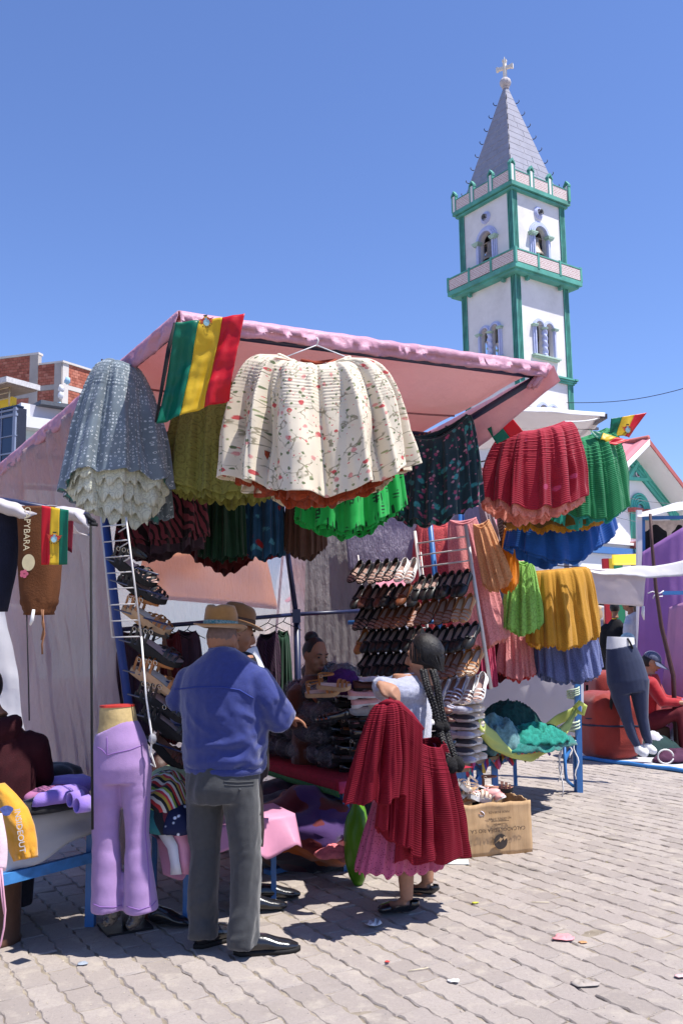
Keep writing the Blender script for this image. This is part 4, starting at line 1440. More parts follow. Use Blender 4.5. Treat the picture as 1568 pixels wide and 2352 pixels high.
# ================================================================ patterned cloths
def cloth(name, base, var=.12, ribs=0, vines=None, floral=None, lace=None, spots=None, zebra=None, leaf=None, rough=.75, trans=.18, bumpk=.3, sheen=.2, check=None):
 """printed or woven cloth; UV is in metres round and up the skirt"""
 if name in _mc:
  return _mc[name]
 t = NT(name)
 uv = t.uv()
 o = t.obj()
 c = t.mix(t.ramp(t.noise(uv, 9, 4), (.35, 0.), (.65, 1.)), mul(base, 1 - var), mul(base, 1 + var))
 h = t.math('MULTIPLY', t.noise(uv, 420, 2), .4)
 alpha = None
 if vines:
  dv_ = t.voro(t.n('VectorMath', {0: uv, 1: t.n('VectorMath', {0: t.n('TexNoise', {'Vector': uv, 'Scale': 22.0}).outputs[1], 'Scale': .05}, operation='SCALE').outputs[0]}, operation='ADD').outputs[0], 13, 'DISTANCE_TO_EDGE')
  c = t.mix(t.math('MULTIPLY', t.ramp(dv_, (.018, 1.), (.035, 0.)), t.ramp(t.noise(uv, 15, 2), (.46, 0.), (.54, .75))), c, vines)
 if floral:
  for k, (sc, size, colr) in enumerate(floral):
   w = t.n('Mapping', {'Vector': uv, 'Location': (k * 3.7, k * 1.9, 0)}).outputs[0]
   wob = t.n('VectorMath', {0: w, 1: t.n('VectorMath', {0: t.n('TexNoise', {'Vector': w, 'Scale': 60.0, 'Detail': 2.0}).outputs[1], 'Scale': .016}, operation='SCALE').outputs[0]}, operation='ADD').outputs[0]
   d = t.voro(wob, sc)
   m = t.ramp(d, (size * .75, 1.), (size, 0.))
   cc = t.mix(t.noise(w, 90, 2), mul(colr, .55), mul(colr, 1.35))
   c = t.mix(m, c, cc)
 if spots:
  sc, size, colr, ring = spots
  d = t.voro(uv, sc, rnd_=.45)
  c = t.mix(t.ramp(d, (size * .9, 1.), (size, 0.)), c, colr)
  if ring:
   c = t.mix(t.ramp(d, (size * .45, 1.), (size * .55, 0.)), c, ring)
 if zebra:
  sc, colr = zebra
  w = t.n('TexWave', {'Vector': t.mapping(uv, rot=(0, 0, .5)), 'Scale': sc, 'Distortion': 9.0, 'Detail': 2.0, 'Detail Scale': .8}, wave_type='BANDS').outputs['Fac']
  c = t.mix(t.ramp(w, (.34, 1.), (.44, 0.)), c, colr)
 if leaf:
  sc, colr = leaf
  for k, (a, s1) in enumerate(((.5, 1.0), (-.8, 1.25))):
   mp = t.mapping(uv, (sc * s1 * 2.3, sc * s1, 1), (0, 0, a), (k * 5.3, k * 2.2, 0))
   d = t.voro(mp, 1.0, rnd_=.9)
   w = t.n('TexWave', {'Vector': t.mapping(uv, rot=(0, 0, a + .9)), 'Scale': sc * 1.9, 'Distortion': .6}).outputs['Fac']
   m = t.math('MULTIPLY', t.ramp(d, (.28, 1.), (.36, 0.)), t.ramp(w, (.40, 1.), (.55, 0.)))
   c = t.mix(m, c, colr)
 if check:
  ck = t.n('TexChecker', {'Vector': uv, 'Color1': (*base, 1), 'Color2': (*check, 1), 'Scale': 70.0}).outputs[0]
  c = ck
 if lace:
  sc, dk = lace
  d1 = t.voro(uv, sc, rnd_=.35)
  ring = t.math('ABSOLUTE', t.math('SUBTRACT', t.math('FRACT', t.math('MULTIPLY', d1, 3.2)), .5))
  rings = t.ramp(ring, (.10, 0.), (.26, 1.))
  d2 = t.voro(uv, sc * 4.5, rnd_=.3)
  holes = t.ramp(d2, (.16, 1.), (.30, 0.))
  c = t.mix(t.math('MULTIPLY', holes, .75), c, dk)
  c = t.mix(t.math('MULTIPLY', rings, .45), c, mul(base, 1.5))
  h = t.math('ADD', h, t.math('MULTIPLY', rings, 1.6))
 if ribs:
  v = t.n('SeparateXYZ', {0: uv}).outputs[1]
  w = t.math('FRACT', t.math('MULTIPLY', v, 1.0 / ribs))
  h = t.math('ADD', h, t.math('MULTIPLY', t.ramp(w, (0., 0.), (.7, 1.), (.95, .9), (1., 0.)), 2.6))
 b = t.bump(h, bumpk, .006)
 _mc[name] = t.pbr(c, rough, b, .2, trans=trans, tcol=c, sheen=sheen)
 return _mc[name]
def skirt_grid(PL, PR, BL, BR, ease=.5, sag=.05, tt=.05, tb_=.22, npl=14, amp=.02, dip=.10, lift=0.0, seed=0, tucks=(), nth=220, nz=70, scal=None, ext=0.0, shrink=1.0, hemflare=0.0, t0=0.0, inset=0.0):
 PL, PR, BL, BR = map(Vector, (PL, PR, BL, BR))
 c0, c1 = (PL + PR) / 2, (BL + BR) / 2
 w0, w1 = (PR - PL).length / 2 * shrink, (BR - BL).length / 2 * shrink
 ex0, ex1 = (PR - PL).normalized(), (BR - BL).normalized()
 eh = Vector((ex1.x, ex1.y, 0)).normalized()
 ey = Vector((eh.y, -eh.x, 0))
 if ey.dot(CAM - c1) < 0:
  ey = -ey
 H = (c0 - c1).length + ext
 P = np.zeros((nth, nz + 1, 3))
 uv = np.zeros((nth, nz + 1, 2))
 circ = 2 * (w1 + tb_) * 1.6
 q = random.Random(seed)
 # pleat phase: irregular
 ph = []
 for i in range(nth):
  th = 2 * math.pi * i / nth
  ph.append(npl * th + 3.0 * mnoise.noise((math.cos(th) * 1.5, math.sin(th) * 1.5, seed * 3.3)) + 2.0 * mnoise.noise((math.cos(th) * 4, math.sin(th) * 4, seed)))
 for j in range(nz + 1):
  t = t0 + (1 - t0) * j / nz
  e = t ** ease
  cc = lerp(c0, c1, t * (1 + ext / max(H, .01) * 1.0))
  w = lerp(w0, w1, e) * (1 + hemflare * max(0, t - .85) / .15)
  th_ = lerp(tt, tb_, e) * shrink
  ex = lerp(ex0, ex1, min(1, t * 2)).normalized()
  tk = 0.0
  for (ta, tb2, step, dep) in tucks:
   if ta <= t <= tb2:
    f = ((t - ta) * H / step) % 1.0
    tk = dep * (f if f < .8 else (1 - f) * 4)
  for i in range(nth):
   th = 2 * math.pi * i / nth
   cs, sn = math.cos(th), math.sin(th)
   a_amp = amp * (.22 + .78 * min(1, t * 1.5)) * (.55 + .9 * abs(mnoise.noise((cs * 2.3, sn * 2.3, seed + t * 1.1))))
   s_ = math.sin(ph[i] + .6 * mnoise.noise((cs * 3, sn * 3 + t * 2.0, seed + 7)))
   pl = a_amp * ((1 - 1.7 * (1 - s_) ** 1.5) if s_ > 0 else (-.7 - .9 * abs(s_) ** .6)) + .35 * a_amp * math.sin(2.7 * ph[i] + 3 * t)
   wob = .02 * t * mnoise.noise((cs * 1.7 + seed, sn * 1.7, t * 2.2))
   pk = pl - inset * min(1, t * 2.2)
   rx, ry = w + pk * .6 + tk + wob, th_ + pk + tk + wob
   p = cc + ex * (rx * cs) + ey * (ry * sn)
   front = sn
   sg = sag * (1 - cs * cs) * (1 if front > 0 else .35) * (1 - t)
   dp = dip * (1 - abs(cs) ** 1.7) * t ** 1.3
   lf = lift * max(0, front) ** .7 * t ** 1.5
   z = -sg - dp + lf
   if scal and j == nz:
    sv = .55 + .9 * abs(mnoise.noise((cs * 3.1, sn * 3.1, seed + 5)))
    z -= scal[1] * sv * (abs(math.sin(th * scal[0] / 2 + 1.2 * mnoise.noise((cs * 2, sn * 2, seed)))) ** .7 - .5)
   z += .012 * t * t * math.sin(ph[i] + 1.0) + .022 * t * t * mnoise.noise((cs * 3.3, sn * 3.3, seed * 1.3))
   p.z += z
   P[i, j] = p
   uv[i, j] = (i / nth * circ, (1 - t) * H)
 return P, uv
def skirt(name, label, mat, PL, PR, BL, BR, lining=None, under=None, group=None, cat='skirt', waist=None, **kw):
 o = thing(name, label, cat, (Vector(BL) + Vector(BR)) / 2, 0, group)
 P, uv = skirt_grid(PL, PR, BL, BR, **kw)
 n = P.shape[0]
 b = MB()
 P2 = np.concatenate([P, P[:1]], 0)
 uv2 = np.concatenate([uv, uv[:1] + np.array([uv[1, 0, 0] * n, 0])], 0)
 b.grid(P2, uv=uv2)
 b.build('cloth', mat, o, thick=.0025)
 if waist is not False:
  wb2 = MB()
  ring = [Vector(P[i, 0]) for i in range(0, n, 4)]
  ring = [p + Vector((0, 0, -.006)) for p in ring]
  wb2.tube(ring, (.016, .006), 6, closed=True, up=(0, 0, 1))
  wb2.build('waistband', waist or mat, o)
 if lining:
  kw2 = dict(kw)
  kw2.update(inset=.014, ext=kw.get('ext', 0) - .012, tucks=(), nz=24, t0=.35, seed=kw.get('seed', 0))
  P3, uv3 = skirt_grid(PL, PR, BL, BR, **kw2)
  MB().grid(P3, cu=True, uv=uv3).build('lining', lining, o)
 for k, (um, ext, sh, sc, extra) in enumerate(under or []):
  kw2 = dict(kw)
  kw2.update(shrink=1 - (1 - sh) * .8, inset=.10 if mat is K_cream else .028, ext=ext, scal=sc, nz=30, nth=400, tucks=(), t0=.72, seed=kw.get('seed', 0))
  kw2.update(extra)
  P3, uv3 = skirt_grid(PL, PR, BL, BR, **kw2)
  P3 = np.concatenate([P3, P3[:1]], 0)
  uv3 = np.concatenate([uv3, uv3[:1] + np.array([uv3[1, 0, 0] * 400, 0])], 0)
  MB().grid(P3, uv=uv3).build('petticoat', um, o, thick=.002)
 return o
K_cream = cloth('cream floral cotton', (.80, .71, .56), .06, vines=(.20, .17, .09), floral=((15, .19, (.62, .10, .10)), (17, .20, (.78, .34, .30)), (27, .22, (.17, .21, .10)), (33, .2, (.34, .36, .18)), (40, .15, (.72, .22, .20))), trans=.2)
K_bluegrey = cloth('blue grey rosette print', (.15, .19, .225), .12, spots=(44, .31, (.52, .57, .60), (.04, .06, .09)), trans=.06)
K_aqua = M('aqua lining', (.13, .42, .40), .6, .06, 6, .1, trans=.3)
K_grlace = cloth('grey green lace', (.52, .53, .43), .10, lace=(26, (.30, .31, .24)), trans=.2)
K_olive = cloth('olive lace', (.30, .30, .075), .15, lace=(15, (.15, .15, .03)), trans=.35)
K_rust = cloth('rust lace', (.33, .055, .02), .15, lace=(22, (.18, .03, .012)), trans=.3)
K_zebra = cloth('maroon zebra cloth', (.20, .04, .06), .1, zebra=(7.5, (.015, .008, .012)))
K_dkgreen = cloth('dark green pleated cloth', (.008, .045, .022), .2)
K_dkred = cloth('dark maroon pleated cloth', (.085, .006, .008), .2)
K_teal = cloth('blue cloth with roses', (.012, .07, .15), .2, floral=((11, .30, (.07, .30, .42)), (9, .26, (.32, .02, .03))))
K_brown = cloth('brown pleated cloth', (.10, .05, .035), .15)
K_char = cloth('charcoal cloth', (.055, .03, .045), .2)
K_leaf = cloth('green leaf print', (.018, .46, .085), .08, leaf=(8.5, (.006, .05, .02)), trans=.3)
K_dkfl = cloth('dark floral satin', (.012, .035, .045), .2, floral=((15, .34, (.04, .24, .25)), (19, .28, (.30, .06, .13)), (23, .22, (.40, .20, .26)), (21, .2, (.02, .15, .10))), trans=.1)
K_red = cloth('crimson ribbed cloth', (.42, .016, .040), .08, ribs=.013, floral=((6.5, .15, (.66, .08, .20)),), trans=.15, bumpk=.5)
K_green = cloth('emerald ribbed cloth', (.025, .27, .10), .08, ribs=.013, trans=.15, bumpk=.5)
K_salmon = cloth('salmon lace', (.80, .30, .24), .08, lace=(20, (.60, .18, .14)), trans=.35)
K_tealtr = M('teal trim', (.04, .42, .36), .6, .1, 12, .1, trans=.3)
K_gold = cloth('bronze pleated cloth', (.16, .09, .02), .15, floral=((9, .2, (.35, .2, .04)),))
K_goldl = cloth('golden lace trim', (.50, .24, .025), .15, lace=(32, (.28, .12, .01)), trans=.3)
K_blue = cloth('royal blue cloth', (.012, .095, .40), .10, ribs=.016, trans=.2)
K_lime = cloth('lime lace cloth', (.30, .58, .13), .08, lace=(15, (.17, .38, .06)), trans=.35)
K_must = cloth('mustard eyelet cloth', (.58, .30, .035), .10, lace=(38, (.36, .17, .015)), trans=.3)
K_slate = cloth('slate blue lace', (.125, .15, .32), .10, lace=(24, (.07, .08, .19)), trans=.2)
K_pinkl = cloth('salmon pink lace', (.76, .30, .30), .08, lace=(17, (.58, .2, .2)), trans=.35)
K_rasp = cloth('raspberry lace', (.50, .05, .12), .1, lace=(30, (.32, .02, .06)), trans=.3)
K_peach = cloth('peach embroidered tulle', (.72, .38, .19), .08, lace=(19, (.55, .26, .12)), trans=.4)
K_orange = cloth('bright orange cloth', (.80, .26, .015), .08, lace=(40, (.6, .17, .01)), trans=.35)
K_lilac = cloth('grey lilac lace', (.42, .32, .34), .08, lace=(24, (.28, .2, .22)), trans=.3)
K_ging = cloth('brown gingham', (.42, .30, .22), .1, check=(.10, .05, .04))
K_coral = cloth('coral red lace', (.70, .12, .12), .1, lace=(16, (.5, .06, .06)), trans=.4)
# ---- the cream floral skirt on its wire hanger
d0 = 4.35
skirt('skirt', 'large cream skirt with red flower print and rust lace petticoat hung on a wire hanger', K_cream, VS(640, 816, d0), VS(802, 822, d0), VS(512, 1092, d0), VS(948, 1072, d0), ease=.24, sag=.075, tt=.07, tb_=.26, npl=12, amp=.070, dip=.16, seed=1,
      tucks=((.05, .40, .0165, .0045),), nth=420, nz=150, lining=M('cream lining', (.74, .66, .54), .8, .05, 6, .1, trans=.3),
      under=[(K_rust, .035, .90, (30, .035), dict(lift=.0, dip=.15))], waist=K_cream)
hg = thing('wire_hanger', 'white wire hanger holding up the cream floral skirt', 'hanger', VS(727, 800, d0 + .02))
b = MB()
b.tube([VS(727, 775, d0 + .02), VS(731, 782, d0 + .02), VS(727, 793, d0 + .02)], .0035, 6)
b.tube([VS(727, 793, d0 + .02), VS(655, 820, d0 + .02), VS(660, 832, d0 + .02)], .0032, 6)
b.tube([VS(727, 793, d0 + .02), VS(800, 822, d0 + .02), VS(794, 834, d0 + .02)], .0032, 6)
b.tube([VS(660, 832, d0 + .02), VS(727, 842, d0 + .02), VS(794, 834, d0 + .02)], .0032, 6)
b.build('wire', M('white wire', (.75, .75, .75), .4), hg)
MB().tube([VS(690, 828, d0 + .05), VS(725, 838, d0 + .06), VS(770, 828, d0 + .05), VS(722, 852, d0 + .02)], [.012, .022, .012, .012], 8).build('rust_ruffle', K_rust, hg)
# ---- blue grey skirts at the left corner
d0 = 4.55
bgs = skirt('skirt', 'blue grey rosette print skirt with aqua lining and scalloped lace underneath', K_bluegrey, VS(238, 828, d0), VS(312, 850, d0 + .15), VS(140, 1120, d0 - .05), VS(388, 1150, d0 + .3), ease=.55, sag=.02, tt=.10, tb_=.26, npl=8, amp=.030, dip=.04,
      lift=.13, seed=4, tucks=((.02, .22, .018, .006),), nth=320, nz=110, lining=K_aqua,
      under=[(K_grlace, -.02, .93, (24, .06), dict(lift=.06)), (K_grlace, .01, .84, (22, .06), dict(lift=.0)), (K_grlace, .04, .74, (20, .06), dict(lift=-.05)), (K_grlace, .06, .60, (18, .06), dict(lift=-.09))])
skirt('skirt', 'second blue grey rosette print skirt half hidden behind the first', K_bluegrey, VS(318, 880, 4.95), VS(350, 905, 5.0), VS(300, 1180, 4.95), VS(392, 1190, 5.05), ease=.5, sag=.02, tt=.06, tb_=.14, npl=9, amp=.02, dip=.03, seed=5, lining=K_aqua)
# ---- olive lace, behind
skirt('skirt', 'olive green lace skirt with scalloped hem behind the large flag', K_olive, VS(440, 880, 4.95), VS(590, 880, 5.0), VS(378, 1110, 4.9), VS(650, 1130, 5.0), ease=.4, sag=.02, tt=.06, tb_=.20, npl=11, amp=.03, dip=.06, seed=6,
      under=[(K_olive, .03, .96, (40, .035), dict())])
# ---- row behind
skirt('skirt', 'maroon zebra print skirt with ruffled hem under the olive lace skirt', K_zebra, VS(330, 1010, 5.5), VS(440, 1010, 5.5), VS(268, 1240, 5.5), VS(482, 1220, 5.5), tt=.06, tb_=.2, npl=9, amp=.035, dip=.05, seed=8, under=[(K_zebra, .03, .95, (18, .03), dict()), (K_char, .10, .92, None, dict())])
skirt('skirt', 'dark green pleated skirt hanging in the shade behind the olive lace', K_dkgreen, VS(470, 1020, 5.8), VS(550, 1020, 5.8), VS(455, 1275, 5.8), VS(566, 1275, 5.8), tt=.05, tb_=.15, npl=16, amp=.015, dip=.04, seed=9)
skirt('skirt', 'dark maroon pleated skirt with curved hem above the two hats', K_dkred, VS(450, 1060, 6.2), VS(570, 1060, 6.2), VS(428, 1262, 6.2), VS(592, 1270, 6.2), tt=.05, tb_=.2, npl=18, amp=.018, dip=.16, seed=10)
skirt('skirt', 'dark blue skirt with rose print hanging behind the cream skirt', K_teal, VS(575, 1050, 5.9), VS(640, 1050, 5.9), VS(555, 1270, 5.9), VS(655, 1272, 5.9), tt=.05, tb_=.14, npl=10, amp=.018, dip=.04, seed=11)
skirt('skirt', 'dark brown pleated skirt just left of the green leaf skirt', K_brown, VS(672, 1060, 5.9), VS(730, 1060, 5.9), VS(652, 1260, 5.9), VS(750, 1255, 5.9), tt=.05, tb_=.14, npl=16, amp=.015, dip=.08, seed=12)
skirt('skirt', 'charcoal purple skirt at the far left of the shaded row', K_char, VS(300, 1060, 6.0), VS(370, 1060, 6.0), VS(268, 1275, 6.0), VS(390, 1280, 6.0), tt=.05, tb_=.16, npl=11, amp=.02, dip=.03, seed=13)
skirt('skirt', 'bright green skirt with dark leaf print hanging under the cream skirt', K_leaf, VS(735, 1000, 5.1), VS(880, 990, 5.1), VS(676, 1195, 5.1), VS(930, 1165, 5.1), ease=.4, tt=.06, tb_=.2, npl=13, amp=.028, dip=.12, seed=14, under=[(K_leaf, .02, .94, (26, .02), dict())])
skirt('skirt', 'dark floral skirt in teal and pink hung from the canopy post', K_dkfl, VS(945, 1003, 5.75), VS(1072, 953, 5.75), VS(904, 1190, 5.75), VS(1105, 1150, 5.75), ease=.35, sag=.09, tt=.05, tb_=.18, npl=15, amp=.026, dip=.10, seed=15, nth=300)
# ---- the sunlit row at the right
skirt('skirt', 'crimson ribbed skirt with salmon lace petticoat in the sun', K_red, VS(1165, 995, 6.1), VS(1295, 970, 6.15), VS(1100, 1145, 6.1), VS(1344, 1135, 6.15), ease=.30, sag=.035, tt=.07, tb_=.26, npl=13, amp=.034, dip=.12, seed=16, tucks=((.10, .42, .022, .005),), nth=380, nz=120,
      under=[(K_salmon, .055, .97, (34, .04), dict()), (K_salmon, .08, .88, (34, .04), dict())])
skirt('skirt', 'emerald green ribbed skirt with teal hem lining', K_green, VS(1312, 1012, 6.55), VS(1392, 985, 6.6), VS(1272, 1175, 6.5), VS(1436, 1150, 6.65), ease=.36, sag=.03, tt=.07, tb_=.26, npl=12, amp=.030, dip=.13, seed=17, tucks=((.12, .40, .025, .006),), nth=340, nz=110,
      under=[(K_tealtr, .02, .97, (36, .02), dict())])
skirt('skirt', 'bronze brown skirt with golden lace trim under the crimson skirt', K_gold, VS(1200, 1060, 6.9), VS(1330, 1050, 6.95), VS(1158, 1200, 6.9), VS(1395, 1180, 7.0), ease=.4, tt=.06, tb_=.24, npl=14, amp=.02, dip=.10, seed=18, under=[(K_goldl, .05, .99, (60, .03), dict())])
skirt('skirt', 'royal blue skirt folded out below the golden lace', K_blue, VS(1215, 1110, 7.1), VS(1350, 1100, 7.15), VS(1160, 1255, 7.1), VS(1410, 1215, 7.25), ease=.4, tt=.06, tb_=.25, npl=12, amp=.03, dip=.22, seed=19, under=[(K_blue, .025, .95, (44, .02), dict())])
skirt('skirt', 'lime green lace skirt hung narrow beside the mustard skirt', K_lime, VS(1180, 1285, 7.5), VS(1216, 1287, 7.5), VS(1148, 1440, 7.5), VS(1246, 1432, 7.5), ease=.5, tt=.05, tb_=.10, npl=6, amp=.02, dip=.06, seed=20, under=[(K_lime, .02, .97, (22, .03), dict())])
skirt('skirt', 'mustard yellow eyelet skirt with lace hem', K_must, VS(1228, 1314, 7.6), VS(1345, 1304, 7.65), VS(1212, 1478, 7.6), VS(1373, 1452, 7.7), ease=.35, sag=.0, tt=.06, tb_=.22, npl=12, amp=.030, dip=.08, seed=21, nth=300, nz=90,
      under=[(K_must, .015, .98, (46, .025), dict())])
skirt('skirt', 'slate blue lace skirt below the mustard skirt', K_slate, VS(1240, 1420, 7.8), VS(1350, 1420, 7.85), VS(1234, 1550, 7.8), VS(1378, 1535, 7.9), ease=.35, tt=.06, tb_=.20, npl=11, amp=.028, dip=.09, seed=22, under=[(K_slate, .02, .97, (28, .03), dict())])
skirt('skirt', 'salmon pink lace skirt below the lime skirt', K_pinkl, VS(1155, 1420, 7.9), VS(1215, 1420, 7.9), VS(1142, 1545, 7.9), VS(1238, 1540, 7.9), tt=.05, tb_=.14, npl=9, amp=.022, dip=.06, seed=23, under=[(K_coral, .02, .96, (24, .03), dict())])
skirt('skirt', 'dark red lace skirt in the shade behind the coral lace', K_dkred, VS(1125, 1390, 8.0), VS(1170, 1390, 8.0), VS(1112, 1560, 8.0), VS(1192, 1545, 8.0), tt=.05, tb_=.12, npl=8, amp=.02, dip=.04, seed=24)
skirt('skirt', 'raspberry lace skirt beside the foot of the white ladder', K_rasp, VS(1085, 1360, 7.75), VS(1118, 1360, 7.75), VS(1092, 1570, 7.75), VS(1142, 1572, 7.75), tt=.04, tb_=.08, npl=6, amp=.014, dip=.03, seed=25)
skirt('skirt', 'coral pink lace skirt hanging long behind the white ladder', K_pinkl, VS(1030, 1195, 7.5), VS(1092, 1190, 7.5), VS(1040, 1480, 7.5), VS(1168, 1462, 7.5), ease=.7, tt=.05, tb_=.13, npl=7, amp=.02, dip=.05, seed=26, under=[(K_salmon, .02, .98, (20, .04), dict())])
skirt('skirt', 'coral red lace skirt in the shade between the two ladders', K_coral, VS(960, 1200, 8.1), VS(1040, 1200, 8.1), VS(940, 1470, 8.1), VS(1075, 1470, 8.1), tt=.05, tb_=.15, npl=8, amp=.02, dip=.03, seed=27)
skirt('skirt', 'peach tulle skirt with looping embroidery hung on the slant', K_peach, VS(1086, 1205, 7.15), VS(1122, 1195, 7.15), VS(1108, 1345, 7.15), VS(1172, 1330, 7.15), ease=.6, tt=.04, tb_=.09, npl=5, amp=.018, dip=.05, seed=28, under=[(K_peach, .02, .98, (20, .035), dict())])
skirt('skirt', 'bright orange skirt with frilled hem behind the peach tulle', K_orange, VS(1158, 1215, 7.3), VS(1180, 1215, 7.3), VS(1142, 1350, 7.3), VS(1190, 1340, 7.3), ease=.6, tt=.04, tb_=.08, npl=5, amp=.014, dip=.03, seed=29, under=[(K_orange, .02, .98, (16, .03), dict())])
skirt('skirt', 'grey lilac lace skirt peeping out above the peach tulle', K_lilac, VS(1098, 1150, 7.3), VS(1118, 1150, 7.3), VS(1112, 1250, 7.3), VS(1148, 1245, 7.3), tt=.03, tb_=.06, npl=5, amp=.012, dip=.03, seed=30)
skirt('skirt', 'brown gingham skirt strip next to the grey lilac lace', K_ging, VS(1140, 1160, 7.35), VS(1158, 1160, 7.35), VS(1146, 1262, 7.35), VS(1172, 1258, 7.35), tt=.03, tb_=.05, npl=5, amp=.01, dip=.02, seed=31)
# skirts on hangers on the rail at the back
for i, (x, w, mt, lab) in enumerate(((430, 42, K_char, 'black skirt on the back rail beside the brown wooden hook'), (395, 30, K_dkred, 'dark wine red garment on the back rail'), (615, 36, cloth('plum striped cloth', (.05, .016, .045), .2, zebra=(14, (.01, .006, .012))), 'plum striped skirt on the back rail right of the hats'),
                                     (650, 22, K_dkgreen, 'dark green garment on the back rail beside the vendor'), (300, 40, K_char, 'dark grey garment at the left end of the back rail'))):
 dd_ = 6.75 + (x - 300) / 400 * .8
 skirt('skirt', lab, mt, VS(x - w * .5, 1448 + (i % 3) * 5, dd_), VS(x + w * .5, 1450, dd_), VS(x - w * 1.1, 1700, dd_), VS(x + w * 1.1, 1700, dd_), ease=.4, sag=.05, tt=.05, tb_=.13, npl=8, amp=.02, dip=.02, seed=40 + i, nth=120, nz=30)
 hgx = thing('wire_hanger', ['dark wire hanger of the black skirt on the back rail', 'dark wire hanger of the wine red garment', 'dark wire hanger of the plum striped skirt', 'dark wire hanger of the dark green garment', 'dark wire hanger at the left end of the back rail'][i], 'hanger', VS(x, 1430, dd_), 0, 'hangers on the back rail')
 b = MB()
 ry = 1447 - (x - 265) / 416 * 36
 b.tube([VS(x + 4, ry - 4, dd_ - .02), VS(x + 8, ry + 2, dd_ - .02), VS(x, ry + 14, dd_ - .02)], .004, 5)
 b.tube([VS(x, ry + 14, dd_ - .02), VS(x - 42, ry + 36, dd_ - .02)], .004, 5)
 b.tube([VS(x, ry + 14, dd_ - .02), VS(x + 42, ry + 34, dd_ - .02)], .004, 5)
 b.build('wire', M_blk, hgx)
# lines the skirts hang from
M_cord = M('dark cord', (.05, .03, .04), .8, 0, 1, 0)
for i, (p, q, s, lab) in enumerate(((VS(235, 826, 4.6), dw(0, .3), .0, 'short cord tying the blue grey skirt to the canopy edge'), (P1 + Vector((.02, 0, -.1)), VS(1320, 1005, 6.3), .03, 'cord carrying the dark floral and crimson skirts'),
         (VS(1295, 968, 6.15), VS(1388, 956, 8.7), .02, 'white cord running from the crimson skirt to the white canopy'), (dw(0, .5), VS(900, 1000, 5.9), .06, 'dark cord under the canopy carrying the shaded row of skirts'),
         (VS(1120, 1190, 7.3), VS(1400, 1170, 7.4), .02, 'cord carrying the golden and royal blue skirts'), (VS(1150, 1285, 7.6), VS(1345, 1303, 7.7), .01, 'cord carrying the lime and mustard skirts'))):
 MB().tube(bezier(p, q, s), .006, 5).build('clothes_line', M_str if i == 2 else M_cord, props=dict(label=lab, cat='cord'))
b = MB()
for k in range(4):
 b.tube([dw(.985, .55, -.16) + Vector((.02 * k, 0, 0)), VS(952 + k * 12, 1000 - 3 * k, 5.8), VS(948 + k * 6, 1030, 5.8)], .005, 5)
b.build('knotted_cord', M('rust cord', (.28, .10, .07), .8), props=dict(label='rust coloured cord knotted round the canopy post above the dark floral skirt', cat='cord'))
